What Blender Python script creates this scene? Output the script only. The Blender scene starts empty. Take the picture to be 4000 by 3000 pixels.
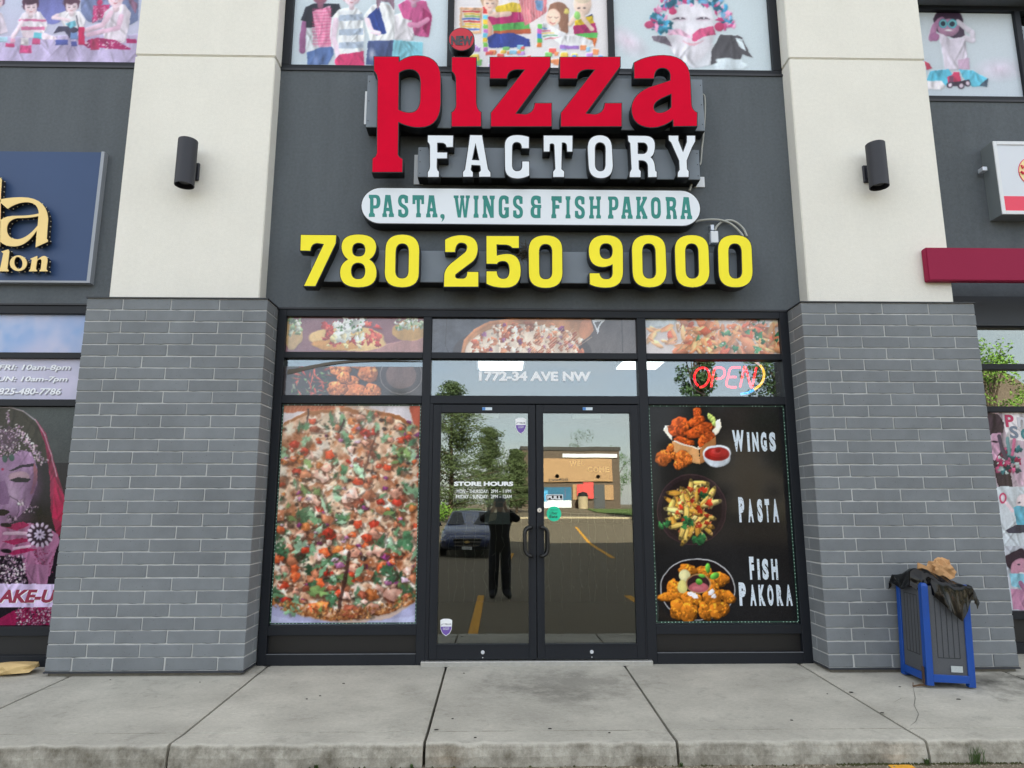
import bpy, bmesh, math, random
import numpy as np
from mathutils import Vector, Matrix

S = bpy.context.scene
COL = S.collection
rad = math.radians

# ------------------------------------------------------------------ camera, sky, sun, exposure
FPX, PITCH, YAW, CAM = 2640.0, rad(10.11), rad(1.15), (0.0, -5.99, 1.284)
cd = bpy.data.cameras.new('camera'); cam = bpy.data.objects.new('camera', cd); COL.objects.link(cam)
cd.sensor_width = 36; cd.lens = FPX / 4000 * 36; cd.clip_start = 0.02; cd.clip_end = 3000
cam.location = CAM; cam.rotation_euler = (rad(90) + PITCH, 0, -YAW)
S.camera = cam

SUN_EL, SUN_AZ = rad(29.5), rad(6)          # the sun stands behind the shop
W = bpy.data.worlds.new('World'); S.world = W; W.use_nodes = True
nt = W.node_tree; nt.nodes.clear()
def wn(t, **k):
    n = nt.nodes.new(t)
    for a, b in k.items(): setattr(n, a, b)
    return n
sky = wn('ShaderNodeTexSky', sky_type='NISHITA', sun_disc=False, sun_elevation=SUN_EL, sun_rotation=SUN_AZ,
         altitude=650, air_density=1.0, dust_density=2.0, ozone_density=1.0)
tc = wn('ShaderNodeTexCoord'); mp = wn('ShaderNodeMapping'); mp.inputs['Scale'].default_value = (1, 1, 3.2)
nz = wn('ShaderNodeTexNoise'); nz.inputs['Scale'].default_value = 2.2; nz.inputs['Detail'].default_value = 7; nz.inputs['Roughness'].default_value = .55
cr = wn('ShaderNodeValToRGB'); cr.color_ramp.elements[0].position = .34; cr.color_ramp.elements[1].position = .66
cr.color_ramp.elements[0].color = (.35, .35, .35, 1); cr.color_ramp.elements[1].color = (.85, .85, .85, 1)
mx = wn('ShaderNodeMix', data_type='RGBA'); mx.inputs['B'].default_value = (5.6, 5.55, 5.4, 1)
bg = wn('ShaderNodeBackground'); bg.inputs['Strength'].default_value = .08
ow = wn('ShaderNodeOutputWorld')
L = nt.links.new
L(tc.outputs['Generated'], mp.inputs['Vector']); L(mp.outputs['Vector'], nz.inputs['Vector']); L(nz.outputs['Fac'], cr.inputs['Fac'])
L(cr.outputs['Color'], mx.inputs['Factor']); L(sky.outputs['Color'], mx.inputs['A']); L(mx.outputs['Result'], bg.inputs['Color'])
L(bg.outputs['Background'], ow.inputs['Surface'])

sd = bpy.data.lights.new('sun', 'SUN'); sd.energy = 5.0; sd.angle = rad(.5); sd.color = (1, .92, .79)
sun = bpy.data.objects.new('sun', sd); COL.objects.link(sun)
sdir = Vector((math.sin(SUN_AZ) * math.cos(SUN_EL), math.cos(SUN_AZ) * math.cos(SUN_EL), math.sin(SUN_EL)))
sun.rotation_euler = sdir.to_track_quat('Z', 'Y').to_euler(); sun.location = (0, 20, 30)

vs = S.view_settings
vs.view_transform = 'Standard'; vs.look = 'None'; vs.exposure = 2.25; vs.gamma = 1; vs.use_curve_mapping = False
S.render.engine = 'CYCLES'
cy = S.cycles
cy.use_denoising = True; cy.max_bounces = 10; cy.transparent_max_bounces = 16; cy.glossy_bounces = 5; cy.sample_clamp_indirect = 8
cy.caustics_reflective = False; cy.caustics_refractive = False

# ------------------------------------------------------------------ helpers
def ray(px, py):
    x = (px - 2000) / FPX; z = -(py - 1500) / FPX
    y2 = math.cos(PITCH) - z * math.sin(PITCH); z2 = math.sin(PITCH) + z * math.cos(PITCH)
    c, s = math.cos(YAW), math.sin(YAW)
    return x * c + y2 * s, -x * s + y2 * c, z2
def at(px, py, Y):                      # point of the plane Y = const seen at a photo pixel (measuring aid)
    r = ray(px, py); t = (Y - CAM[1]) / r[1]
    return t * r[0], CAM[2] + t * r[2]
def proj(X, Y, Z):                      # metres -> photo pixels, arrays allowed
    c, s = math.cos(YAW), math.sin(YAW)
    x = X * c - (Y - CAM[1]) * s; y = X * s + (Y - CAM[1]) * c; z = Z - CAM[2]
    d = y * math.cos(PITCH) + z * math.sin(PITCH); u = -y * math.sin(PITCH) + z * math.cos(PITCH)
    return 2000 + FPX * x / d, 1500 - FPX * u / d
def zf(o, p): return o[0] + p[0] / 2.212, o[1] + p[1] / 2.212     # enlarged-view reading -> photo pixel

def lin(c):
    c = np.asarray(c, float) / 255
    return np.where(c <= .04045, c / 12.92, ((c + .055) / 1.055) ** 2.4)
def c8(r, g, b): return tuple(float(v) for v in lin((r, g, b))) + (1,)

MATS = {}
def M(name, col, rough=.6, metal=0, var=0, vscale=6, bump=0, bscale=120, objvar=0, spec=.5, emit=0, detail=5, stretch=None, coat=0):
    if name in MATS: return MATS[name]
    m = bpy.data.materials.new(name); m.use_nodes = True; t = m.node_tree; b = t.nodes['Principled BSDF']
    if len(col) == 3: col = c8(*col)
    b.inputs['Base Color'].default_value = col; b.inputs['Roughness'].default_value = rough; b.inputs['Metallic'].default_value = metal
    b.inputs['Specular IOR Level'].default_value = spec
    if coat: b.inputs['Coat Weight'].default_value = coat; b.inputs['Coat Roughness'].default_value = .05
    if emit: b.inputs['Emission Color'].default_value = col; b.inputs['Emission Strength'].default_value = emit
    if var or bump or objvar:
        g = t.nodes.new('ShaderNodeNewGeometry'); src = g.outputs['Position']
        if stretch:
            mm = t.nodes.new('ShaderNodeMapping'); mm.inputs['Scale'].default_value = stretch; t.links.new(src, mm.inputs['Vector']); src = mm.outputs['Vector']
        val = None
        if var:
            n = t.nodes.new('ShaderNodeTexNoise'); n.inputs['Scale'].default_value = vscale; n.inputs['Detail'].default_value = detail; n.inputs['Roughness'].default_value = .65
            t.links.new(src, n.inputs['Vector'])
            r = t.nodes.new('ShaderNodeMapRange'); r.inputs['From Min'].default_value = .28; r.inputs['From Max'].default_value = .72
            r.inputs['To Min'].default_value = 1 - var; r.inputs['To Max'].default_value = 1 + var
            t.links.new(n.outputs['Fac'], r.inputs['Value']); val = r.outputs['Result']
        if objvar:
            oi = t.nodes.new('ShaderNodeObjectInfo'); r2 = t.nodes.new('ShaderNodeMapRange')
            r2.inputs['To Min'].default_value = 1 - objvar; r2.inputs['To Max'].default_value = 1 + objvar
            t.links.new(oi.outputs['Random'], r2.inputs['Value'])
            if val is None: val = r2.outputs['Result']
            else:
                mu = t.nodes.new('ShaderNodeMath'); mu.operation = 'MULTIPLY'; t.links.new(val, mu.inputs[0]); t.links.new(r2.outputs['Result'], mu.inputs[1]); val = mu.outputs[0]
        if val is not None:
            h = t.nodes.new('ShaderNodeHueSaturation'); h.inputs['Color'].default_value = col
            t.links.new(val, h.inputs['Value']); t.links.new(h.outputs['Color'], b.inputs['Base Color'])
        if bump:
            n2 = t.nodes.new('ShaderNodeTexNoise'); n2.inputs['Scale'].default_value = bscale; n2.inputs['Detail'].default_value = 3
            t.links.new(src, n2.inputs['Vector'])
            bp = t.nodes.new('ShaderNodeBump'); bp.inputs['Strength'].default_value = bump; bp.inputs['Distance'].default_value = .004
            t.links.new(n2.outputs['Fac'], bp.inputs['Height']); t.links.new(bp.outputs['Normal'], b.inputs['Normal'])
    MATS[name] = m
    return m

def glass_mat(name, tint, refl, rough=0.0, col=(.97, 1, .96, 1)):
    m = bpy.data.materials.new(name); m.use_nodes = True; t = m.node_tree; t.nodes.clear()
    o = t.nodes.new('ShaderNodeOutputMaterial'); mixn = t.nodes.new('ShaderNodeMixShader')
    tr = t.nodes.new('ShaderNodeBsdfTransparent'); tr.inputs['Color'].default_value = tint + (1,)
    gl = t.nodes.new('ShaderNodeBsdfGlossy'); gl.inputs['Roughness'].default_value = rough; gl.inputs['Color'].default_value = col
    fr = t.nodes.new('ShaderNodeFresnel'); fr.inputs['IOR'].default_value = 1.45
    ad = t.nodes.new('ShaderNodeMath'); ad.operation = 'ADD'; ad.inputs[1].default_value = refl; ad.use_clamp = True
    g = t.nodes.new('ShaderNodeNewGeometry'); n = t.nodes.new('ShaderNodeTexNoise'); n.inputs['Scale'].default_value = 1.6; n.inputs['Detail'].default_value = 1
    bp = t.nodes.new('ShaderNodeBump'); bp.inputs['Strength'].default_value = .06; bp.inputs['Distance'].default_value = .01
    t.links.new(g.outputs['Position'], n.inputs['Vector']); t.links.new(n.outputs['Fac'], bp.inputs['Height']); t.links.new(bp.outputs['Normal'], gl.inputs['Normal'])
    t.links.new(fr.outputs[0], ad.inputs[0]); t.links.new(ad.outputs[0], mixn.inputs[0]); t.links.new(tr.outputs[0], mixn.inputs[1]); t.links.new(gl.outputs[0], mixn.inputs[2])
    t.links.new(mixn.outputs[0], o.inputs['Surface']); MATS[name] = m
    return m

def tag(o, label=None, cat=None, group=None, kind=None):
    if label: o['label'] = label
    if cat: o['category'] = cat
    if group: o['group'] = group
    if kind: o['kind'] = kind
    return o
def thing(name, label, cat, loc=(0, 0, 0), group=None):
    o = bpy.data.objects.new(name, None); COL.objects.link(o); o.location = loc; o.empty_display_size = .2
    return tag(o, label, cat, group)
def link(name, me, mat=None, parent=None):
    o = bpy.data.objects.new(name, me); COL.objects.link(o)
    if mat is not None and not me.materials: me.materials.append(mat)
    if parent is not None:
        o.parent = parent
        if parent.type == 'EMPTY': o.matrix_parent_inverse = Matrix.Translation(-Vector(parent.location))
    return o

class MB:
    def __init__(s): s.v = []; s.f = []
    def add(s, vs, fs):
        n = len(s.v); s.v += [tuple(v) for v in vs]; s.f += [tuple(i + n for i in f) for f in fs]; return s
    def box(s, x0, x1, y0, y1, z0, z1):
        return s.add([(x0, y0, z0), (x1, y0, z0), (x1, y1, z0), (x0, y1, z0), (x0, y0, z1), (x1, y0, z1), (x1, y1, z1), (x0, y1, z1)],
                     [(0, 3, 2, 1), (4, 5, 6, 7), (0, 1, 5, 4), (1, 2, 6, 5), (2, 3, 7, 6), (3, 0, 4, 7)])
    def frame(s, x0, x1, z0, z1, w, y0, y1):     # a rectangular frame in the XZ plane
        s.box(x0, x0 + w, y0, y1, z0, z1); s.box(x1 - w, x1, y0, y1, z0, z1)
        s.box(x0 + w, x1 - w, y0, y1, z0, z0 + w); return s.box(x0 + w, x1 - w, y0, y1, z1 - w, z1)
    def obox(s, c, ax, ay, az):                  # oriented box: centre, three half-axis vectors
        c, ax, ay, az = map(Vector, (c, ax, ay, az))
        vs = [c + a * ax + b * ay + d * az for d in (-1, 1) for a, b in ((-1, -1), (1, -1), (1, 1), (-1, 1))]
        return s.add(vs, [(0, 3, 2, 1), (4, 5, 6, 7), (0, 1, 5, 4), (1, 2, 6, 5), (2, 3, 7, 6), (3, 0, 4, 7)])
    def tube(s, pts, r, n=8, cap=True):
        pts = [Vector(p) for p in pts]; m = len(pts); rs = r if isinstance(r, (list, tuple)) else [r] * m
        rings = []; ref = Vector((0, 0, 1))
        for i, p in enumerate(pts):
            d = (pts[min(i + 1, m - 1)] - pts[max(i - 1, 0)]).normalized()
            if abs(d.dot(ref)) > .95: ref = Vector((1, 0, 0)) if abs(d.x) < .9 else Vector((0, 1, 0))
            u = d.cross(ref).normalized(); w = u.cross(d)
            ref = w
            rings.append([p + rs[i] * (math.cos(2 * math.pi * k / n) * u + math.sin(2 * math.pi * k / n) * w) for k in range(n)])
        vs = [v for rr in rings for v in rr]; fs = []
        for i in range(m - 1):
            for k in range(n):
                a, b = i * n + k, i * n + (k + 1) % n
                fs.append((a, a + n, b + n, b))
        if cap: fs += [tuple(range(n)), tuple(range((m - 1) * n, m * n))[::-1]]
        return s.add(vs, fs)
    def lathe(s, prof, c, n=24, axis='z'):
        vs = []; fs = []
        for r, h in prof:
            for k in range(n):
                a = 2 * math.pi * k / n; x, y = r * math.cos(a), r * math.sin(a)
                vs.append((c[0] + x, c[1] + y, c[2] + h) if axis == 'z' else (c[0] + x, c[1] - h, c[2] + y) if axis == 'y' else (c[0] + h, c[1] + x, c[2] + y))
        for i in range(len(prof) - 1):
            for k in range(n):
                a, b = i * n + k, i * n + (k + 1) % n; fs.append((a, b, b + n, a + n))
        fs += [tuple(range(n))[::-1], tuple(range((len(prof) - 1) * n, len(prof) * n))]
        return s.add(vs, fs)
    def prism(s, poly, y0, y1):                  # polygon (x,z) extruded along Y
        n = len(poly); vs = [(x, y0, z) for x, z in poly] + [(x, y1, z) for x, z in poly]
        return s.add(vs, [tuple(range(n)), tuple(range(n, 2 * n))[::-1]] + [(i, i + n, (i + 1) % n + n, (i + 1) % n) for i in range(n)])
    def prismx(s, poly, x0, x1):                 # polygon (y,z) extruded along X
        n = len(poly); vs = [(x0, y, z) for y, z in poly] + [(x1, y, z) for y, z in poly]
        return s.add(vs, [tuple(range(n)), tuple(range(n, 2 * n))[::-1]] + [(i, i + n, (i + 1) % n + n, (i + 1) % n) for i in range(n)])
    def build(s, name, mat, parent=None, smooth=False, bevel=0, seg=1, fixn=True):
        me = bpy.data.meshes.new(name); me.from_pydata(s.v, [], s.f); me.update()
        if bevel or fixn:
            bm = bmesh.new(); bm.from_mesh(me)
            if bevel: bmesh.ops.bevel(bm, geom=bm.edges[:], offset=bevel, segments=seg, affect='EDGES', clamp_overlap=True)
            bmesh.ops.recalc_face_normals(bm, faces=bm.faces[:]); bm.to_mesh(me); bm.free()
        if smooth: me.polygons.foreach_set('use_smooth', [True] * len(me.polygons))
        return link(name, me, mat, parent)

# --- outlines: (x, y) on the curve, (x, y, 0) a quadratic control point
def flat(o, n=7):
    pts = []; N = len(o); ex = []
    for i in range(N):
        a, b = o[i], o[(i + 1) % N]; ex.append(a)
        if len(a) == 3 and len(b) == 3: ex.append(((a[0] + b[0]) / 2, (a[1] + b[1]) / 2))
    k = next(i for i, p in enumerate(ex) if len(p) == 2); ex = ex[k:] + ex[:k] + [ex[k]]
    i = 0
    while i < len(ex) - 1:
        a, b = ex[i], ex[i + 1]; pts.append((a[0], a[1]))
        if len(b) == 3:
            c = ex[i + 2]
            for j in range(1, n):
                t = j / n; pts.append(tuple((1 - t) ** 2 * a[q] + 2 * t * (1 - t) * b[q] + t * t * c[q] for q in (0, 1)))
            i += 2
        else: i += 1
    return pts
def area(p): return sum(p[i - 1][0] * p[i][1] - p[i][0] * p[i - 1][1] for i in range(len(p))) / 2
_dg = bpy.context.evaluated_depsgraph_get
def eval_mesh(data, mods=None):
    ob = bpy.data.objects.new('tmp', data); COL.objects.link(ob)
    if mods: mods(ob)
    dg = _dg(); dg.update(); me = bpy.data.meshes.new_from_object(ob.evaluated_get(dg)); bpy.data.objects.remove(ob)
    return me
def glyph(loops, yf, depth, offset=0.0):
    """loops of (X,Z) metres; first is the outside, the rest holes -> mesh with its front at Y = yf"""
    cu = bpy.data.curves.new('g', 'CURVE'); cu.dimensions = '2D'; cu.fill_mode = 'BOTH'; cu.extrude = depth / 2; cu.offset = offset
    for i, lp in enumerate(loops):
        if (area(lp) > 0) != (i == 0): lp = lp[::-1]
        sp = cu.splines.new('POLY'); sp.points.add(len(lp) - 1)
        for q, (x, z) in enumerate(lp): sp.points[q].co = (x, z, 0, 1)
        sp.use_cyclic_u = True
    me = eval_mesh(cu); bpy.data.curves.remove(cu); me.materials.clear()
    me.transform(Matrix(((1, 0, 0, 0), (0, 0, -1, yf + depth / 2), (0, 1, 0, 0), (0, 0, 0, 1))))
    return me
def textmesh(s, bold=0, shear=0, depth=.002):
    cu = bpy.data.curves.new('t', 'FONT'); cu.body = s; cu.offset = bold; cu.shear = shear; cu.extrude = .5; cu.resolution_u = 3
    me = eval_mesh(cu); bpy.data.curves.remove(cu); me.materials.clear()
    return me
def fit(me, x0, x1, z0, z1, yf, depth, mirror=False):
    n = len(me.vertices); co = np.empty(n * 3); me.vertices.foreach_get('co', co); co = co.reshape(-1, 3)
    a, b = co.min(0), co.max(0); u = (co - a) / np.maximum(b - a, 1e-6)
    if mirror: u[:, 0] = 1 - u[:, 0]
    out = np.stack([x0 + u[:, 0] * (x1 - x0), yf + (1 - u[:, 2]) * depth, z0 + u[:, 1] * (z1 - z0)], 1)
    me.vertices.foreach_set('co', out.ravel()); me.update()
    if mirror: me.flip_normals()
    return me
def text(name, s, tl, br, Y, mat, parent=None, bold=.02, shear=0, depth=.002):
    x0, z1 = at(*tl, Y); x1, z0 = at(*br, Y)
    return link(name, fit(textmesh(s, bold, shear), x0, x1, z0, z1, Y, depth), mat, parent)

R2, R3, R4, R5, R6, R7, R8 = (1000, 0), (2000, 0), (3000, 0), (0, 750), (1000, 750), (2000, 750), (3000, 750)

# ------------------------------------------------------------------ materials of the place
m_grey = M('grey_stucco', (97, 103, 108), .9, var=.11, vscale=38, detail=4, bump=.8, bscale=210, spec=.2)
m_cream = M('cream_stucco', (233, 231, 222), .9, var=.035, vscale=30, detail=5, bump=.5, bscale=150, spec=.2)
m_brick = M('painted_brick', (123, 128, 132), .8, var=.10, vscale=5, detail=8, bump=.35, bscale=260, objvar=.07, spec=.3)
def specks(m, scale, lo, dark):
    t = m.node_tree; b = t.nodes['Principled BSDF']; src = b.inputs['Base Color'].links[0].from_socket
    g = t.nodes.new('ShaderNodeNewGeometry'); n = t.nodes.new('ShaderNodeTexNoise'); n.inputs['Scale'].default_value = scale; n.inputs['Detail'].default_value = 2
    r = t.nodes.new('ShaderNodeMapRange'); r.inputs['From Min'].default_value = lo; r.inputs['From Max'].default_value = lo + .05; r.inputs['To Min'].default_value = dark
    h = t.nodes.new('ShaderNodeHueSaturation'); t.links.new(g.outputs['Position'], n.inputs['Vector']); t.links.new(n.outputs['Fac'], r.inputs['Value']); t.links.new(r.outputs['Result'], h.inputs['Value']); t.links.new(src, h.inputs['Color']); t.links.new(h.outputs['Color'], b.inputs['Base Color'])
def streaks(m, st, sc, amp):               # rain streaks and patches
    t = m.node_tree; b = t.nodes['Principled BSDF']; src = b.inputs['Base Color'].links[0].from_socket
    g = t.nodes.new('ShaderNodeNewGeometry'); mm = t.nodes.new('ShaderNodeMapping'); mm.inputs['Scale'].default_value = st; n = t.nodes.new('ShaderNodeTexNoise'); n.inputs['Scale'].default_value = sc; n.inputs['Detail'].default_value = 7; n.inputs['Roughness'].default_value = .6
    r = t.nodes.new('ShaderNodeMapRange'); r.inputs['From Min'].default_value = .3; r.inputs['From Max'].default_value = .6; r.inputs['To Min'].default_value = 1 - amp; r.inputs['To Max'].default_value = 1
    h = t.nodes.new('ShaderNodeHueSaturation'); t.links.new(g.outputs['Position'], mm.inputs['Vector']); t.links.new(mm.outputs['Vector'], n.inputs['Vector']); t.links.new(n.outputs['Fac'], r.inputs['Value']); t.links.new(r.outputs['Result'], h.inputs['Value']); t.links.new(src, h.inputs['Color']); t.links.new(h.outputs['Color'], b.inputs['Base Color'])
specks(m_brick, 95, .245, .45); streaks(m_brick, (1, 1, .6), 1.7, .13); streaks(m_cream, (5, 5, .8), .8, .025); streaks(m_cream, (1, 1, 1), 1.3, .05); streaks(m_grey, (5, 5, .8), 1.0, .12)
m_mortar = M('mortar', (184, 186, 185), .95, var=.20, vscale=2.2, detail=7, bump=.4, bscale=150)
m_frame = M('dark_anodised_frame', (24, 28, 35), .5, var=.08, vscale=2, spec=.3)
m_panel = M('dark_kick_panel', (18, 19, 22), .5)
m_flash = M('black_flashing', (30, 32, 38), .45)
m_black = M('black_sign_metal', (9, 11, 15), .45)
m_race = M('grey_raceway', (116, 126, 136), .5, var=.06, vscale=4)
m_white = M('white_metal', (222, 226, 230), .5)
m_lamp = M('lamp_metal', (40, 42, 50), .55)
m_dark = M('dark_interior', (34, 33, 32), .8)
m_glass = glass_mat('door_glass', (.74, .77, .75), .125)
m_pane = glass_mat('transom_glass', (.82, .85, .87), .125, col=(.9, .98, 1, 1))
m_tint = glass_mat('dark_window_glass', (.62, .66, .62), .16)
m_burg = M('burgundy_panel', (146, 34, 68), .6, spec=.15, var=.03, vscale=2)
m_navy = M('navy_fascia', (44, 50, 58), .5)
m_yel = M('yellow_road_paint', (222, 160, 44), .85, var=.3, vscale=16, detail=8)

def concrete(name, base, kerb=False):
    m = bpy.data.materials.new(name); m.use_nodes = True; t = m.node_tree; b = t.nodes['Principled BSDF']; b.inputs['Roughness'].default_value = .92; b.inputs['Specular IOR Level'].default_value = .2
    g = t.nodes.new('ShaderNodeNewGeometry')
    def noise(sc, det=6, ro=.65, st=None):
        n = t.nodes.new('ShaderNodeTexNoise'); n.inputs['Scale'].default_value = sc; n.inputs['Detail'].default_value = det; n.inputs['Roughness'].default_value = ro
        src = g.outputs['Position']
        if st:
            mm = t.nodes.new('ShaderNodeMapping'); mm.inputs['Scale'].default_value = st; t.links.new(src, mm.inputs['Vector']); src = mm.outputs['Vector']
        t.links.new(src, n.inputs['Vector']); return n.outputs['Fac']
    def rng(v, a, b_, c, d):
        r = t.nodes.new('ShaderNodeMapRange'); r.inputs['From Min'].default_value = a; r.inputs['From Max'].default_value = b_; r.inputs['To Min'].default_value = c; r.inputs['To Max'].default_value = d
        t.links.new(v, r.inputs['Value']); return r.outputs['Result']
    def mul(a, b_, op='MULTIPLY'):
        x = t.nodes.new('ShaderNodeMath'); x.operation = op; t.links.new(a, x.inputs[0])
        if isinstance(b_, (int, float)): x.inputs[1].default_value = b_
        else: t.links.new(b_, x.inputs[1])
        return x.outputs[0]
    v = mul(rng(noise(1.6, 6, .6, (1, 1.3, 1)), .3, .7, .80, 1.14), rng(noise(34, 5, .75, (1, 2.2, 1)), .3, .7, .86, 1.12))
    v = mul(v, rng(noise(7, 6, .7), .36, .44, .87, 1.0))
    v = mul(v, rng(noise(190, 2, .6), .30, .36, .62, 1.0))
    oi = t.nodes.new('ShaderNodeObjectInfo'); v = mul(v, rng(oi.outputs['Random'], 0, 1, .94, 1.05))
    def blob(c, r, amt):                          # a foot-worn or wet stain with its own shape
        nonlocal v
        d = t.nodes.new('ShaderNodeVectorMath'); d.operation = 'SUBTRACT'; d.inputs[1].default_value = c; t.links.new(g.outputs['Position'], d.inputs[0])
        sc = t.nodes.new('ShaderNodeVectorMath'); sc.operation = 'DIVIDE'; sc.inputs[1].default_value = r; t.links.new(d.outputs[0], sc.inputs[0])
        ln = t.nodes.new('ShaderNodeVectorMath'); ln.operation = 'LENGTH'; t.links.new(sc.outputs[0], ln.inputs[0])
        k = mul(ln.outputs['Value'], rng(noise(5, 6, .7), .3, .7, -.55, .55), 'ADD')
        v = mul(v, rng(k, .35, 1.05, 1 - amt, 1))
    if not kerb:
        blob((.55, -.55, -.06), (.62, .42, 1), .33); blob((.3, -1.0, -.08), (.5, .5, 1), .14)
        blob((4.2, -.75, -.06), (.75, .33, 1), .5); blob((3.85, -.42, -.06), (.42, .16, 1), .45)
        blob((-.62, -.95, -.06), (.25, .7, 1), .10)
    h = t.nodes.new('ShaderNodeHueSaturation'); h.inputs['Color'].default_value = c8(*base); t.links.new(v, h.inputs['Value'])
    last = h.outputs['Color']
    # grime that clings to the kerb face
    mxn = t.nodes.new('ShaderNodeMix'); mxn.data_type = 'RGBA'; mxn.inputs['B'].default_value = c8(66, 58, 40)
    sp = t.nodes.new('ShaderNodeSeparateXYZ'); t.links.new(g.outputs['Normal'], sp.inputs[0])
    face = rng(mul(sp.outputs['Y'], -1), .5, .9, 0, 1)
    st = rng(noise(5.5, 7, .75, (1, 1, .8)), .38, .68, .05, .8)
    t.links.new(mul(face, st), mxn.inputs['Factor']); t.links.new(last, mxn.inputs['A']); t.links.new(mxn.outputs['Result'], b.inputs['Base Color'])
    bp = t.nodes.new('ShaderNodeBump'); bp.inputs['Strength'].default_value = .5; bp.inputs['Distance'].default_value = .004
    t.links.new(noise(70, 8, .8), bp.inputs['Height']); t.links.new(bp.outputs['Normal'], b.inputs['Normal'])
    return m
m_conc = concrete('sidewalk_concrete', (180, 177, 166))
m_asph = M('asphalt', (116, 107, 91), .9, var=.28, vscale=45, bump=.8, bscale=160, spec=.2, detail=8)
m_far = M('worn_asphalt', (112, 104, 92), .9, var=.12, vscale=2, bump=.3, bscale=60)

# ------------------------------------------------------------------ ground
PROF = [(-1.0, -.225), (-1.75, -.225), (-6.4, -.345), (-24, -.345), (-42, .31), (-59, .9), (-75, .95), (-900, 1.2)]
def gz(Y):
    for (a, za), (b, zb) in zip(PROF, PROF[1:]):
        if b <= Y <= a: return za + (zb - za) * (a - Y) / (a - b)
    return PROF[0][1]
b = MB(); xs = [-900, -60, -20, -6, -3, 0, 3, 6, 20, 60, 900]
ys = sorted([p[0] for p in PROF] + [-3, -4.5, -12, -18, -30, -36, -50, -66, -120, -300], reverse=True)
vv = [(x, y, gz(y)) for y in ys for x in xs]; nx = len(xs)
b.add(vv, [(j * nx + i, j * nx + i + 1, (j + 1) * nx + i + 1, (j + 1) * nx + i) for j in range(len(ys) - 1) for i in range(nx - 1)])
lot = b.build('parking_lot', m_asph, fixn=False); tag(lot, kind='structure', label='dark worn asphalt of the parking lot in front of the shops')
for p in lot.data.polygons:
    if p.normal.z < 0: lot.data.flip_normals(); break
g0 = MB().box(-900, 900, -.9, 900, -.6, -.5).build('ground', m_asph); tag(g0, kind='structure', label='ground running on under and behind the shops')

# pavement of concrete slabs with a rolled kerb nose
walk = thing('sidewalk', 'pale concrete pavement of large slabs with a worn kerb edge', None); del walk['label']; tag(walk, kind='structure', label='pale concrete pavement of large slabs with a worn kerb edge')
YK = -1.70
def wz(y): return -.040 + .035 * y      # surface height of the pavement
prof = [(.9, -.3), (.9, wz(0)), (0, wz(0)), (-1.50, wz(-1.50)), (-1.503, wz(-1.5) - .004), (-1.509, wz(-1.5) - .004), (-1.512, wz(-1.512))]
for k in range(7):
    a = k / 6 * math.pi / 2; prof.append((YK + .028 - .028 * math.sin(a), wz(YK) - .028 + .028 * math.cos(a)))
prof += [(YK - .012, -.17), (YK - .014, -.4)]
joints = [-9.35, -7.86, -6.37, -4.88, -3.385, -1.92, -.43, 1.065, 2.555, 4.12, 5.6, 7.1, 8.6]
random.seed(4)
for x0, x1 in zip(joints, joints[1:]):
    b = MB(); n = len(prof); X = np.linspace(x0 + .009, x1 - .009, 60); vs = []; r = random.Random(int(x0 * 100))
    ph = [r.uniform(0, 6) for _ in range(6)]
    for i, x in enumerate(X):
        e = .008 if i in (0, len(X) - 1) else 0
        for (y, z) in prof:
            w = .0022 * sum(math.sin(x * q * 7.3 + ph[q]) for q in range(1, 6)) if y < -1.6 else 0
            vs.append((x, y + w, z - (e if -1.66 < y < .1 else 0) + w * .6))
    fs = [(i * n + j, i * n + j + 1, (i + 1) * n + j + 1, (i + 1) * n + j) for i in range(len(X) - 1) for j in range(n - 1)]
    fs += [tuple(range(n)), tuple(range((len(X) - 1) * n, len(X) * n))[::-1]]
    b.add(vs, fs).build('slab', m_conc, walk)
MB().box(-9.4, 8.7, -1.66, .5, -.5, -.16).build('joint_bed', M('joint_dirt', (50, 47, 40), 1), walk)

def atz(px, py, Z):
    r = ray(px, py); t = (Z - CAM[2]) / r[2]; return Vector((t * r[0], CAM[1] + t * r[1], Z))
for pts in (((3568, 2690), (3575, 2725), (3570, 2750), (3588, 2780), (3576, 2805), (3555, 2820)), ((60, 2722), (130, 2706), (200, 2692), (268, 2680)), ((3560, 2722), (3520, 2726), (3490, 2740))):
    q = []
    for p in pts:
        v = atz(*p, wz(-.8)); v.z = wz(v.y) + .0015; q.append(v)
    b = MB(); vs = []
    for i, v in enumerate(q): w = .0022 if 0 < i < len(q) - 1 else .0008; vs += [v + Vector((-w, w * .5, 0)), v + Vector((w, -w * .5, 0))]
    b.add(vs, [(2 * i, 2 * i + 1, 2 * i + 3, 2 * i + 2) for i in range(len(q) - 1)]).build('crack', M('crack_dark', (118, 116, 108), 1), walk, fixn=False)
# parking stall paint that starts at the kerb
for i, (x, w, lab) in enumerate(((-3.14, .13, 'left'), (-.30, .12, 'middle'), (2.36, .14, 'right'))):
    b = MB(); y = YK - .035
    ys_ = [y - .5 * k for k in range(11)]
    vs = []
    for q in ys_:
        vs += [(x - w / 2, q, gz(q) + .004), (x + w / 2, q, gz(q) + .004)]
    b.add(vs, [(2 * k, 2 * k + 1, 2 * k + 3, 2 * k + 2) for k in range(10)])
    tag(b.build('stall_line', m_yel, fixn=False), f'{lab} of the three yellow stall lines whose ends show below the kerb', 'road marking', 'yellow stall lines at the kerb')

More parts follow.
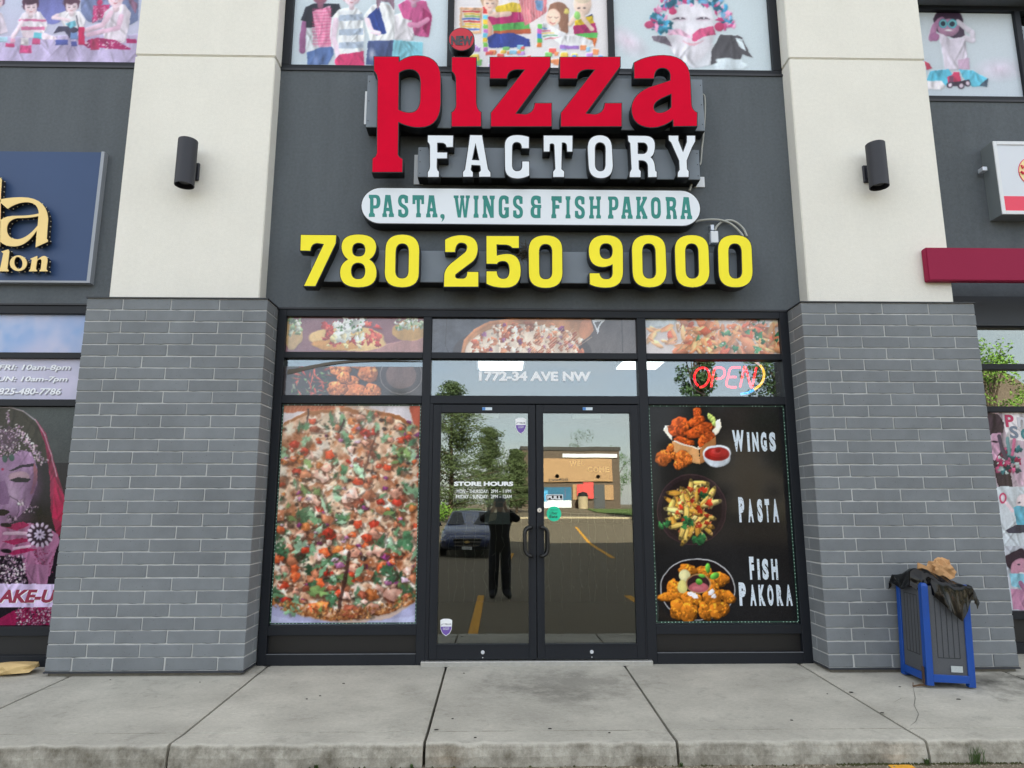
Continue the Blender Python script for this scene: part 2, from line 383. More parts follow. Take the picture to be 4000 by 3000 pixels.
# ------------------------------------------------------------------ the building
shop = thing('shop_building', 'two-storey shop building with grey stucco, cream pillars and grey brick piers', 'building', (0, 0, 0))
XL, XR, ZT = -2.008, 2.674, 3.05
MB().box(-2.14, 2.80, 0, .25, 3.052, 5.456).build('stucco_wall', m_grey, shop)
MB().box(-40, -3.40, 0, .25, 3.075, 5.456).build('stucco_wall', m_grey, shop)
MB().box(4.05, 40, .33, .6, 3.30, 5.42).build('stucco_wall', m_grey, shop)
MB().box(4.05, 40, .30, .6, 3.00, 3.298).build('navy_fascia', m_navy, shop)
MB().box(-40, 40, .75, 14, 3.2, 13.4).build('upper_shading_block', m_grey, shop)  # unseen upper mass, height and width chosen so its shadow covers the lot
MB().box(-40, 40, .15, 14, 6.55, 13.42).build('shading_upper_wall', m_grey, shop)  # unseen wall above the windows, raised for the same shadow
MB().box(-2.14, 2.80, .0, .14, 6.50, 13.41).build('stucco_wall', m_grey, shop)
b = MB()
b.box(-2.02, 2.69, -.012, .05, 3.040, 3.056); b.box(-40, -3.45, -.012, .05, 3.062, 3.078)
b.build('drip_flashing', m_flash, shop)

def pillar(x0, side):
    w = 1.555; x1 = x0 + w; z0, ch = -.013, .1019
    mo = MB().box(x0 + .004, x1 - .004, -.2735, .3, z0, z0 + 30 * ch); body = mo.build('brick_pier', m_mortar, shop)
    mod = w / 3.75; A = [0, .75, 1.75, 2.75, 3.75]; Bq = [0, .5, 1.25, 2.25, 3.25, 3.75]
    cache = {}; rr = random.Random(5 + side)
    def bm_for(bw, bd, var):
        key = (round(bw, 4), round(bd, 4), var)
        if key not in cache:
            m = MB().box(-bw / 2, bw / 2, 0, bd, -.0462, .0462); q = random.Random(hash(key) % 999)
            me = bpy.data.meshes.new('brick'); me.from_pydata(m.v, [], m.f)
            bm = bmesh.new(); bm.from_mesh(me)
            bmesh.ops.subdivide_edges(bm, edges=[e for e in bm.edges if abs(e.verts[0].co.x - e.verts[1].co.x) > bw * .9], cuts=max(2, int(bw / .05)), use_grid_fill=True)
            bmesh.ops.bevel(bm, geom=[e for e in bm.edges if e.calc_face_angle(0) > 1], offset=.0035, segments=1, affect='EDGES')
            for v in bm.verts: v.co.x += q.uniform(-.0010, .0010); v.co.z += q.uniform(-.0014, .0014) - (.004 if q.random() < .05 and v.co.z < 0 else 0); v.co.y += q.uniform(0, .0012)
            bmesh.ops.triangulate(bm, faces=[f for f in bm.faces if len(f.verts) > 4]); bmesh.ops.recalc_face_normals(bm, faces=bm.faces[:])
            bm.to_mesh(me); bm.free(); me.materials.append(m_brick); cache[key] = me
        return cache[key]
    for k in range(30):
        E_ = A if k % 2 == 1 else Bq              # the lowest course starts with a half
        zc = z0 + (k + .5) * ch
        for i, (a, c) in enumerate(zip(E_, E_[1:])):
            end = (i == 0) or (i == len(E_) - 2)
            bd = (.19 if E_ is A else .30) if end else .09
            open_joint = k == 0 and i in (0, 2)
            jw = .0095 if not open_joint else .018; xa_ = a * mod + (0 if i == 0 else jw / 2); xc_ = c * mod - (0 if i == len(E_) - 2 else jw / 2)
            o = link('brick', bm_for(xc_ - xa_, bd, rr.randrange(6)), None, body)
            o.location = (x0 + (xa_ + xc_) / 2, -.280 + rr.uniform(-.002, .002), zc + rr.uniform(-.0012, .0012)); o.rotation_euler = (0, rr.uniform(-.003, .003), 0)
            if end and E_ is A:
                xe = x0 + .0452 if i == 0 else x1 - .0452
                s_ = link('brick', bm_for(.090, .10, 0), None, body); s_.location = (xe, -.081, zc)
    MB().box(x0 - .006, x1 + .006, -.288, .0, z0 + 30 * ch + .001, z0 + 30 * ch + .012).build('cap_flashing', m_flash, body)
    MB().box(x0 - .004, x1 + .004, -.290, .0, z0 - .012, z0 - .001).build('base_flashing', M('torn_base_flashing', (46, 50, 58), .6), body)
    MB().box(x0 + .02, x1 - .02, -.262, .1, -.3, z0 - .013).build('concrete_footing', M('footing', (112, 108, 98), .95, var=.25, vscale=14, bump=.5, bscale=70), body)
    # cream stucco above, with the horizontal reveal joint
    c0, c1 = (-3.452, -2.132) if side == 0 else (2.795, 4.127)
    zt = z0 + 30 * ch + .013; zj = at(800, 219, -.165)[1] if side == 0 else at(3350, 232, -.165)[1]
    b = MB().box(c0, c1, -.165, .7, zt, zj - .009); lo = b.build('cream_pillar', m_cream, shop, bevel=.007, seg=2)
    MB().box(c0, c1, -.165, .7, zj + .009, 13.5).build('upper_panel', m_cream, lo, bevel=.007, seg=2)
    MB().box(c0 + .014, c1 - .014, -.151, .69, zj - .02, zj + .02).build('reveal_joint', m_cream, lo)
    return body
pillar(-3.570, 0); pillar(2.672, 1)

# shop front: black aluminium frame
GX = [(-1.935, -.688), (-.612, 1.267), (1.348, 2.592)]
GZ = [(2.642, 2.974), (2.246, 2.586)]
front = MB()
front.box(XL, GX[0][0], 0, .12, -.04, ZT); front.box(GX[2][1], XR, 0, .12, -.04, ZT)
front.box(GX[0][1], GX[1][0], 0, .12, -.04, 2.974); front.box(GX[1][1], GX[2][0], 0, .12, -.04, 2.974)
front.box(GX[0][0], GX[2][1], 0, .12, 2.974, ZT - .002)
for gx in GX:
    front.box(*gx, .001, .119, 2.586, 2.642); front.box(*gx, .001, .119, 2.172, 2.246)
for gx in (GX[0], GX[2]):
    front.box(*gx, .001, .119, .200, .276); front.box(*gx, .001, .119, -.04, .050)
ff = front.build('shopfront_frame', m_frame, shop, bevel=.003)
for gx in (GX[0], GX[2]):
    MB().box(gx[0] - .002, gx[1] + .002, .045, .07, .045, .205).build('kick_panel', M('kick_panel_black', (16, 15, 16), .45, var=.1, vscale=20), ff)
for gi, gx in enumerate(GX):
    for zi, z in enumerate(GZ):
        MB().box(gx[0] - .005, gx[1] + .005, .050, .056, z[0] - .005, z[1] + .005).build('pane', m_pane, ff)
for gx in (GX[0], GX[2]):
    MB().box(gx[0] - .005, gx[1] + .005, .050, .056, .27, 2.178).build('pane', m_pane, ff)
# thin glazing bead, much paler than the frame, along the bottom panels
for gx in (GX[0], GX[2]): MB().box(gx[0], gx[1], -.001, .01, .049, .0525).build('glazing_bead', M('pale_bead', (120, 124, 130), .4), ff)

# doors
MB().box(GX[1][0], -.583, .005, .1, .0, 2.172).build('door_jamb', m_frame, ff); MB().box(1.252, GX[1][1], .005, .1, .0, 2.172).build('door_jamb', m_frame, ff)
MB().box(-.64, 1.30, -.045, .13, -.046, -.004).build('threshold', M('aluminium_threshold', (190, 190, 186), .35, metal=.6, var=.1, vscale=25), ff, bevel=.004)
m_handle = M('black_handle', (14, 15, 18), .35)
def door(x0, x1, g0, g1, inner):
    b = MB(); y0, y1 = -.004, .045; z0, z1 = .004, 2.163; q0, q1 = .127, 2.092
    b.box(x0, g0, y0, y1, z0, z1); b.box(g1, x1, y0, y1, z0, z1); b.box(g0, g1, y0, y1, z0, q0); b.box(g0, g1, y0, y1, q1, z1)
    d = b.build('door', m_frame, shop, bevel=.002)
    MB().box(g0 - .01, g1 + .01, .018, .024, q0 - .01, q1 + .01).build('glass', m_glass, d)
    bb = MB(); bb.frame(g0 - .012, g1 + .012, q0 - .012, q1 + .012, .012, -.009, -.0042); bb.build('glazing_stop', m_frame, d)
    hx = inner; s = 1 if g0 > .3 else -1
    z_a, z_b = at(2000 + 90 / 2.212, 1500 + 1238 / 2.212, -.06)[1], at(2000 + 90 / 2.212, 1500 + 1488 / 2.212, -.06)[1]
    pts = [(hx, -.004, z_a)]
    for k in range(7):
        a = k / 6 * math.pi / 2; pts.append((hx + s * .055 * math.sin(a) , -.065 + .0 * a, z_a - .055 + .055 * math.cos(a)) if k else (hx, -.06, z_a))
    lo = [(x, y, z_a + z_b - z) for x, y, z in pts][::-1]
    MB().tube(pts + lo, .0145, 10).build('handle', m_handle, d, smooth=True)
    for zz in (z_a, z_b): MB().lathe([(.018, 0), (.018, .006)], (hx, -.004, zz), 12, 'y').build('handle_mount', m_handle, d)
    kx = (x0 + x1) / 2; kz = at(1470, 2536, 0)[1]
    MB().lathe([(.016, 0), (.014, .004)], (kx + .0, -.0045, .062), 16, 'y').build('bolt_cover', M('bolt_cover', (196, 200, 206), .4), d)
    MB().lathe([(.004, 0), (.004, .002)], (kx, -.0045, .02), 8, 'y').build('screw', m_white, d)
    MB().box(kx - .125, kx + .125, .028, .06, 2.045, 2.087).build('closer_plate', M('closer_plate', (205, 212, 205), .4), d, bevel=.005)
    return d
d1 = door(-.580, .329, -.511, .263, .286); d2 = door(.335, 1.250, .398, 1.178, .372)
xk, zk = at(2107, 1993, 0)
MB().lathe([(.021, 0), (.021, .006), (.017, .012), (.006, .012), (.006, .009)], (xk, -.004, zk), 20, 'y').build('lock_cylinder', M('nickel', (225, 225, 222), .3, metal=.7), d2, smooth=False)
MB().box(xk - .002, xk + .002, -.0175, -.015, zk - .008, zk + .004).build('keyhole', m_black, d2)
for px in (1903, 2295):
    x, z = at(px, 1597, 0); dd = d1 if px < 2000 else d2
    MB().box(x - .044, x + .044, -.0062, -.0044, z - .013, z + .013).build('maker_sticker', M('pale_sticker', (205, 218, 228), .5), dd)
    MB().box(x - .044, x - .016, -.0072, -.0064, z - .012, z + .012).build('sticker_blue', M('sticker_blue', (70, 130, 200), .5), dd)

# left neighbour shopfront, same plane
b = MB(); b.box(-3.62, -3.45, 0, .12, -.04, 3.06)
for z0, z1 in ((2.985, 3.06), (2.572, 2.625), (2.140, 2.20), (.205, .280), (-.04, .05)): b.box(-8, -3.62, 0, .12, z0, z1)
b.box(-8, -7.9, 0, .12, -.04, 3.06)
lf = b.build('salon_front_frame', m_frame, shop, bevel=.003)
MB().box(-8, -3.62, .05, .07, .05, .205).build('kick_panel', m_panel, lf)
MB().box(-8, -3.62, .06, .07, .28, 2.985).build('backing_pane', m_panel, lf)
# right neighbour shopfront, set back
b = MB(); b.box(4.10, 4.42, .33, .45, -.04, 3.0)
for z0, z1 in ((2.985, 3.0), (2.572, 2.628), (2.157, 2.211), (.255, .328), (-.04, .05)): b.box(4.42, 8, .33, .45, z0, z1)
b.box(5.9, 5.98, .331, .449, -.04, 3.0)
rf = b.build('preschool_front_frame', m_frame, shop, bevel=.003)
MB().box(4.42, 8, .38, .40, .05, .255).build('kick_panel', m_panel, rf)
for z in ((2.628, 2.985), (2.211, 2.572)): MB().box(4.40, 8, .372, .378, z[0] - .005, z[1] + .005).build('pane', m_tint, rf)
MB().box(4.42, 8, .40, .41, .328, 2.157).build('backing_pane', m_panel, rf)
# upper windows
def upwin(x0, x1, z0, y, mull, top=6.5, name='upper_window'):
    b = MB(); b.box(x0, x1, y - .005, y + .10, z0, z0 + .062); b.box(x0, x1, y - .005, y + .1, top, top + .08)
    b.box(x0, x0 + .085, y - .005, y + .1, z0 + .062, top); b.box(x1 - .085, x1, y - .005, y + .1, z0 + .062, top)
    for m in mull: b.box(m - .031, m + .031, y - .004, y + .099, z0 + .062, top)
    f = b.build('window_frame', m_frame, shop, bevel=.003)
    MB().box(x0 - (.03 if x0 > -3 else 0), x1 + (.02 if x0 > -3 else 0), y - .022, y + .0, z0 - .012, z0 + .012).build('window_sill', m_flash, f)
    MB().box(x0 + .05, x1 - .05, y + .05, y + .056, z0 + .05, top + .02).build('pane', m_pane, f)
    MB().box(x0 + .05, x1 - .05, y + .3, y + .32, z0 - .05, top + .1).build('blind', M('dark_blind', (60, 60, 64), .9), f)
upwin(-2.138, 2.797, 5.458, .01, (-.489, 1.111)); upwin(-9, -3.36, 5.458, .01, (-5.9,)); upwin(4.03, 9.0, 5.425, .34, (5.545, 7.3), top=6.50)
# burgundy band fixed to the right pillar and running over the neighbour
x0, zt = at(3615, 966, -.24); zb = at(3615, 1095, -.24)[1]
MB().box(x0, 9, -.24, -.168, zb, zt).build('burgundy_band', m_burg, shop, bevel=.008, seg=2)

# inside of the shop: floor, walls, ceiling with lit panels
MB().box(-2.0, 2.67, .12, 8.2, -.08, -.006).build('shop_floor', M('shop_floor_tile', (34, 34, 32), .35, var=.12, vscale=3), shop)
b = MB(); b.box(-2.1, -2.0, .13, 8.2, -.006, 3.0); b.box(2.67, 2.77, .13, 8.2, -.006, 3.0); b.box(-2.0, 2.67, 8.0, 8.1, -.006, 3.0); b.build('inside_wall', m_dark, shop)
MB().box(-2.0, 2.67, .14, 8.0, 2.98, 3.04).build('ceiling', M('ceiling_tile', (96, 97, 98), .9), shop)
m_lit = M('lit_panel', (1., 1., .93, 1), .5, emit=1.5)
for px0, px1, py0, py1 in ((1873, 2038, 1414, 1446), (2408, 2560, 1412, 1443)):
    def cz(px, py, Z=2.95):
        r = ray(px, py); t = (Z - CAM[2]) / r[2]; return t * r[0], CAM[1] + t * r[1]
    xa, ya = cz((px0 + px1) / 2, py1); xb, yb = cz((px0 + px1) / 2, py0); hw = (cz(px1, py1)[0] - cz(px0, py1)[0]) / 2
    yb, ya = min(ya, yb), max(ya, yb)
    lf_ = MB().box(xa - hw, xa + hw, yb, ya, 2.950, 2.956).build('ceiling_light', m_lit, shop)
    MB().box(xa - hw - .03, xa + hw + .03, yb - .03, ya + .03, 2.957, 2.978).build('light_tray', m_white, lf_)
# counter with a notice and a till, dim behind the door
b = MB(); b.box(-1.2, 1.9, 3.4, 4.1, 0, 1.02); b.build('counter', M('counter_wood', (26, 23, 21), .5), shop)
x, z = at(1943, 1975, 3.38)
t_ = thing('counter_notice', 'grey printed notice standing on the dim counter inside the left door', 'notice', (x, 3.4, 1.02))
MB().box(x - .17, x + .17, 3.385, 3.395, 1.02, 1.42).build('sheet', M('grey_notice', (150, 165, 165), .6), t_)
MB().prism([(x - .12, 1.05), (x - .02, 1.08), (x - .0, 1.2), (x - .04, 1.28), (x - .1, 1.16)], 3.380, 3.3845).build('printed_shape', M('notice_white', (225, 225, 205), .6), t_)

# ------------------------------------------------------------------ signs over the door
YL = -.262                                   # front of the raised letters
m_red = M('red_acrylic', (212, 0, 46), .5, var=.09, vscale=1.6, spec=.06)
m_wht = M('white_acrylic', (228, 235, 242), .4, spec=.3)
m_yac = M('yellow_acrylic', (250, 236, 52), .45, spec=.2, var=.04, vscale=2)
m_teal = M('teal_vinyl', (28, 132, 122), .45, var=.12, vscale=5)
def loops_at(o, loops, Y, dx=0): return [[at(*zf(o, (p[0] + dx, p[1])), Y) for p in flat(l)] for l in loops]
def letter(sign, o, loops, mat, Y=YL, depth=.112, dx=0, name='letter'):
    L_ = loops_at(o, loops, Y, dx)
    can = link(name, glyph(L_, Y, depth), m_black, sign)
    link('face', glyph(L_, Y - .0025, .004, -.0075), mat, can)
    return can
def raceway(sign, x0, x1, z0, z1, y0=-.150, y1=-.004):
    r = MB().box(x0, x1, y0, y1, z0, z1).build('raceway', m_race, sign, bevel=.003)
    MB().box(x0 + .002, x1 - .002, y0 + .004, y1, z0 - .004, z0 - .0005).build('underside', m_black, r)
    b = MB()
    for q in (.12, .5, .88):
        for xx in (x0 + .02, x1 - .02): b.lathe([(.005, 0), (.005, .003)], (xx, y0 - .0, z0 + q * (z1 - z0)), 6, 'y')
    b.build('screws', M('dark_screw', (40, 44, 50), .5), r)
    return r
P_ = [[(1015, 485), (1240, 487), (1240, 527), (1310, 475, 0), (1400, 477), (1600, 480, 0), (1600, 680), (1600, 900), (1590, 1105, 0), (1410, 1105), (1320, 1105, 0), (1235, 1062), (1232, 1335), (1240, 1360, 0), (1272, 1370), (1270, 1492), (999, 1493), (1002, 1366), (1035, 1355, 0), (1040, 1320), (1047, 690), (1045, 640, 0), (1015, 615)],
      [(1240, 632), (1280, 603, 0), (1330, 603), (1418, 605, 0), (1418, 720), (1415, 860), (1410, 972, 0), (1325, 970), (1280, 970, 0), (1235, 945)]]
I_ = [[(1687, 490), (1908, 492), (1908, 880), (1912, 950, 0), (1950, 968), (1950, 1097), (1685, 1098), (1685, 968), (1722, 955, 0), (1725, 900), (1722, 690), (1722, 640, 0), (1687, 620)]]
Z_ = [[(410, 490), (940, 488), (940, 575), (645, 978), (715, 985), (795, 975, 0), (797, 888), (952, 887), (952, 1097), (418, 1098), (418, 975), (708, 606), (650, 604), (565, 610, 0), (565, 683), (410, 683)]]
A_ = [[(1050, 540), (1160, 475, 0), (1310, 474), (1540, 478, 0), (1545, 690), (1555, 900), (1560, 955, 0), (1605, 970), (1603, 1094), (1390, 1096), (1388, 1042), (1300, 1108, 0), (1195, 1107), (1028, 1095, 0), (1028, 935), (1035, 815, 0), (1180, 752), (1364, 692), (1364, 650), (1358, 592, 0), (1295, 592), (1232, 595, 0), (1230, 683), (1052, 683)],
      [(1372, 818), (1372, 925), (1330, 970, 0), (1270, 972), (1225, 965, 0), (1228, 920), (1235, 880, 0), (1300, 850)]]
sg = thing('channel_letter_sign', 'big red raised letters reading pizza on a grey raceway above the door', 'sign', (.3, 0, 4.9))
for o, l, dx in ((R2, P_, 0), (R2, I_, 0), (R3, Z_, -605), (R3, Z_, 0), (R3, A_, 0)): letter(sg, o, l, m_red, dx=dx)
x0, z1 = at(*zf(R2, (966, 650)), -.15); z0 = at(*zf(R2, (966, 1098)), -.15)[1]; x1 = at(*zf(R3, (1655, 900)), -.15)[0]
raceway(sg, x0, x1, z0, z1)
# dot of the i with NEW on it
cx, cz = at(*zf(R2, (1776, 340)), YL); rr_ = at(*zf(R2, (1889, 340)), YL)[0] - cx
circ = [(cx + rr_ * math.cos(k / 40 * 2 * math.pi), cz + rr_ * math.sin(k / 40 * 2 * math.pi)) for k in range(40)]
dot = link('letter', glyph([circ], YL, .112), m_black, sg)
link('face', glyph([circ], YL - .0025, .004, -.007), M('dull_red_acrylic', (196, 14, 44), .4), dot)
text('lettering', 'NEW', zf(R2, (1686, 308)), zf(R2, (1872, 392)), YL - .006, M('new_grey', (66, 60, 68), .5), dot, bold=.06)
MB().box(cx - .04, cx + .04, -.2, -.02, cz - rr_ - .09, cz - rr_ + .02).build('bracket', m_black, sg)

F_ = [[(1480, 1165), (1710, 1167), (1708, 1277), (1640, 1277), (1640, 1240, 0), (1600, 1240), (1572, 1240), (1572, 1312), (1658, 1314), (1657, 1375), (1570, 1375), (1568, 1440), (1570, 1475, 0), (1587, 1480), (1587, 1536), (1478, 1536), (1478, 1485), (1495, 1470, 0), (1497, 1440), (1497, 1270), (1497, 1245, 0), (1478, 1230)]]
AA = [[(1845, 1163), (1958, 1165), (2010, 1460), (2032, 1490), (2033, 1534), (1922, 1534), (1920, 1492), (1937, 1470), (1932, 1435), (1868, 1432), (1862, 1465), (1880, 1490), (1880, 1534), (1782, 1534), (1782, 1485), (1800, 1465)], [(1897, 1268), (1922, 1380), (1874, 1378)]]
C_ = [[(152, 1182), (152, 1287), (80, 1287), (80, 1235, 0), (42, 1234), (8, 1234, 0), (7, 1275), (7, 1430), (10, 1475, 0), (45, 1474), (80, 1474, 0), (82, 1435), (82, 1390), (155, 1390), (155, 1520), (100, 1550, 0), (40, 1548), (-68, 1545, 0), (-66, 1440), (-68, 1260), (-68, 1165, 0), (40, 1163), (100, 1163, 0)]]
T_ = [[(268, 1167), (528, 1168), (528, 1317), (470, 1316), (468, 1260), (465, 1236, 0), (437, 1238), (433, 1460), (457, 1480), (456, 1536), (348, 1536), (350, 1482), (368, 1460), (360, 1262), (358, 1238, 0), (332, 1250), (330, 1316), (268, 1316)]]
O_ = [[(760, 1165), (868, 1165, 0), (870, 1290), (877, 1430), (875, 1545, 0), (768, 1546), (660, 1546, 0), (656, 1430), (648, 1290), (645, 1165, 0)], [(760, 1236), (802, 1238, 0), (803, 1290), (802, 1420), (800, 1475, 0), (765, 1475), (725, 1475, 0), (723, 1420), (722, 1290), (722, 1238, 0)]]
Rr = [[(995, 1168), (1150, 1170), (1238, 1172, 0), (1240, 1255), (1240, 1340, 0), (1205, 1360), (1235, 1385, 0), (1240, 1440), (1245, 1475), (1256, 1480), (1257, 1536), (1170, 1537), (1168, 1440), (1165, 1395, 0), (1120, 1392), (1100, 1392), (1102, 1460), (1118, 1480), (1117, 1537), (1010, 1537), (1012, 1490), (1027, 1460), (1015, 1240), (1000, 1225)], [(1092, 1238), (1130, 1238), (1165, 1240, 0), (1166, 1280), (1165, 1325, 0), (1125, 1326), (1093, 1325)]]
Y_ = [[(1347, 1168), (1443, 1168), (1443, 1215), (1477, 1300), (1505, 1225), (1505, 1168), (1588, 1168), (1588, 1225), (1560, 1275), (1515, 1390), (1518, 1460), (1533, 1480), (1532, 1536), (1425, 1536), (1427, 1490), (1442, 1465), (1438, 1390), (1370, 1235), (1350, 1215)]]
sg = thing('channel_letter_sign', 'white raised letters reading FACTORY under the red sign', 'sign', (.5, 0, 4.2))
for o, l in ((R2, F_), (R2, AA), (R3, C_), (R3, T_), (R3, O_), (R3, Rr), (R3, Y_)): letter(sg, o, l, m_wht)
x0, z1 = at(*zf(R2, (1402, 1270)), -.15); z0 = at(*zf(R2, (1402, 1528)), -.15)[1]; x1 = at(*zf(R3, (1620, 1400)), -.15)[0]
raceway(sg, x0, x1, z0, z1)

# phone number
D7 = [[(382, 365), (700, 368), (695, 445), (517, 820), (405, 818), (578, 455), (530, 448), (478, 450, 0), (476, 515), (377, 512)]]
D8 = [[(885, 362), (1040, 362, 0), (1045, 470), (1045, 545, 0), (990, 583), (1048, 620, 0), (1048, 700), (1048, 830, 0), (885, 830), (722, 830, 0), (720, 700), (720, 620, 0), (785, 583), (735, 545, 0), (733, 470), (738, 362, 0)],
      [(888, 446), (938, 446, 0), (938, 500), (938, 552, 0), (888, 552), (838, 552, 0), (838, 500), (838, 446, 0)], [(883, 618), (938, 618, 0), (938, 682), (938, 747, 0), (883, 747), (828, 747, 0), (828, 682), (828, 618, 0)]]
D0 = [[(1265, 363), (1415, 363, 0), (1417, 500), (1413, 700), (1412, 830, 0), (1262, 830), (1108, 830, 0), (1107, 700), (1113, 500), (1115, 363, 0)], [(1265, 451), (1315, 451, 0), (1315, 520), (1312, 680), (1310, 742, 0), (1262, 742), (1212, 742, 0), (1210, 680), (1213, 520), (1215, 451, 0)]]
D2 = [[(1628, 410), (1690, 368, 0), (1780, 368), (1922, 370, 0), (1922, 490), (1920, 570, 0), (1870, 610), (1730, 715), (1722, 740, 0), (1745, 743), (1790, 743), (1820, 740, 0), (1820, 685), (1928, 685), (1927, 825), (1618, 825), (1620, 720), (1625, 660, 0), (1680, 615), (1800, 520), (1818, 500, 0), (1818, 475), (1815, 445, 0), (1770, 445), (1728, 448, 0), (1726, 525), (1628, 525)]]
D5 = [[(-227, 375), (66, 375), (66, 490), (0, 490), (-20, 462, 0), (-60, 462), (-127, 460), (-125, 543), (-80, 530, 0), (-40, 530), (80, 530, 0), (82, 680), (82, 833, 0), (-60, 833), (-170, 833, 0), (-227, 795), (-227, 680), (-125, 680), (-125, 745, 0), (-75, 745), (-28, 745, 0), (-28, 675), (-28, 603, 0), (-75, 603), (-120, 603, 0), (-125, 628), (-227, 626)]]
D0b = [[(290, 370), (440, 370, 0), (440, 500), (442, 700), (440, 835, 0), (292, 835), (140, 835, 0), (140, 700), (138, 500), (140, 370, 0)], [(290, 456), (342, 456, 0), (341, 520), (341, 690), (340, 748, 0), (292, 748), (242, 748, 0), (242, 690), (240, 520), (240, 456, 0)]]
D9 = [[(810, 368), (962, 368, 0), (964, 500), (965, 690), (962, 833, 0), (815, 833), (720, 833, 0), (666, 800), (664, 697), (762, 697), (765, 748, 0), (815, 748), (865, 748, 0), (863, 690), (863, 635), (820, 655, 0), (780, 655), (658, 650, 0), (657, 510), (655, 368, 0)], [(812, 450), (863, 450, 0), (863, 510), (863, 573, 0), (812, 573), (763, 573, 0), (763, 510), (763, 450, 0)]]
D0c = [[(1180, 367), (1330, 367, 0), (1333, 500), (1340, 690), (1338, 830, 0), (1188, 830), (1040, 830, 0), (1036, 690), (1030, 500), (1028, 367, 0)], [(1180, 451), (1232, 451, 0), (1234, 520), (1238, 680), (1240, 743, 0), (1187, 743), (1138, 743, 0), (1135, 680), (1131, 520), (1130, 451, 0)]]
sg = thing('channel_letter_sign', 'yellow raised digits of the phone number 780 250 9000', 'sign', (.3, 0, 3.3))
for o, l, dx in ((R6, D7, 0), (R6, D8, 0), (R6, D0, 0), (R6, D2, 0), (R7, D5, 0), (R7, D0b, 0), (R7, D9, 0), (R7, D0c, 0), (R7, D0c, 371), (R7, D0c, 744)): letter(sg, o, l, m_yac, dx=dx, name='digit')
x0, z1 = at(*zf(R6, (482, 500)), -.15); z0 = at(*zf(R6, (482, 772)), -.15)[1]; x1 = at(*zf(R7, (1990, 600)), -.15)[0]
raceway(sg, x0, x1, z0, z1)

# oval light box with teal slab lettering
NG = {'I': [[(0, 0), (1, 0), (1, .12), (.82, .2), (.82, .8), (1, .88), (1, 1), (0, 1), (0, .88), (.18, .8), (.18, .2), (0, .12)]],
 'N': [[(0, 0), (.36, 0), (.68, .5), (.68, .2), (.58, .12), (.58, 0), (1, 0), (1, .12), (.92, .2), (.92, 1), (.64, 1), (.3, .45), (.3, .8), (.4, .88), (.4, 1), (0, 1), (0, .88), (.08, .8), (.08, .2), (0, .12)]],
 'H': [[(0, 0), (.4, 0), (.4, .12), (.33, .18), (.33, .42), (.67, .42), (.67, .18), (.6, .12), (.6, 0), (1, 0), (1, .12), (.92, .18), (.92, .82), (1, .88), (1, 1), (.6, 1), (.6, .88), (.67, .82), (.67, .56), (.33, .56), (.33, .82), (.4, .88), (.4, 1), (0, 1), (0, .88), (.08, .82), (.08, .18), (0, .12)]],
 'K': [[(0, 0), (.42, 0), (.42, .12), (.34, .18), (.34, .42), (.6, .14), (.56, .1), (.56, 0), (.96, 0), (.96, .1), (.88, .16), (.62, .46), (.92, .84), (1, .9), (1, 1), (.56, 1), (.56, .9), (.6, .86), (.42, .64), (.34, .72), (.34, .84), (.42, .9), (.42, 1), (0, 1), (0, .88), (.08, .82), (.08, .18), (0, .12)]],
 'W': [[(0, 0), (.3, 0), (.3, .1), (.26, .14), (.35, .68), (.44, .14), (.4, .1), (.4, 0), (.66, 0), (.66, .1), (.62, .14), (.7, .68), (.78, .14), (.74, .1), (.74, 0), (1, 0), (1, .1), (.95, .14), (.8, 1), (.62, 1), (.53, .42), (.44, 1), (.25, 1), (.06, .14), (0, .1)]],
 'P': [[(0, 0), (.6, 0), (1, 0, 0), (1, .3), (1, .62, 0), (.6, .62), (.4, .62), (.4, .8), (.52, .88), (.52, 1), (0, 1), (0, .88), (.1, .8), (.1, .2), (0, .12)], [(.4, .14), (.55, .14), (.68, .14, 0), (.68, .31), (.68, .48, 0), (.55, .48), (.4, .48)]],
 'S': [[(.96, .06), (.96, .36), (.66, .36), (.66, .15, 0), (.5, .15), (.33, .15, 0), (.33, .27), (.33, .38, 0), (.6, .44), (1, .53, 0), (1, .74), (1, 1.02, 0), (.5, 1.02), (.2, 1.02, 0), (.02, .93), (.02, .66), (.33, .66), (.33, .86, 0), (.5, .86), (.67, .86, 0), (.67, .75), (.67, .64, 0), (.4, .57), (0, .48, 0), (0, .27), (0, -.02, 0), (.48, -.02), (.75, -.02, 0)]],
 'G': [[(.98, .08), (.98, .36), (.66, .36), (.66, .15, 0), (.5, .15), (.34, .15, 0), (.34, .3), (.34, .7), (.34, .86, 0), (.52, .86), (.66, .86, 0), (.66, .66), (.54, .66), (.54, .52), (1, .52), (1, .94), (.8, 1.02, 0), (.52, 1.02), (0, 1.02, 0), (0, .7), (0, .3), (0, -.02, 0), (.5, -.02), (.8, -.02, 0)]],
 '&': [[(.95, .04), (.95, .34), (.68, .34), (.68, .16, 0), (.5, .16), (.34, .16, 0), (.34, .27), (.34, .4, 0), (.55, .4), (1, .4), (1, .54), (.93, .56), (.93, 1), (.45, 1.0), (0, 1.0, 0), (0, .73), (0, .53, 0), (.2, .48), (.03, .42, 0), (.03, .25), (.03, -.02, 0), (.48, -.02), (.75, -.02, 0)], [(.62, .54), (.45, .54), (.33, .56, 0), (.33, .7), (.33, .85, 0), (.48, .85), (.62, .85)]],
 ',': [[(.5, 0), (1, 0, 0), (1, .3), (1, .7, 0), (.3, 1), (.5, .6), (0, .5, 0), (0, .28), (0, 0, 0)]]}
def norm(loops, x0, x1, y0, y1): return [[((p[0] - x0) / (x1 - x0), (p[1] - y0) / (y1 - y0)) + tuple(p[2:]) for p in l] for l in loops]
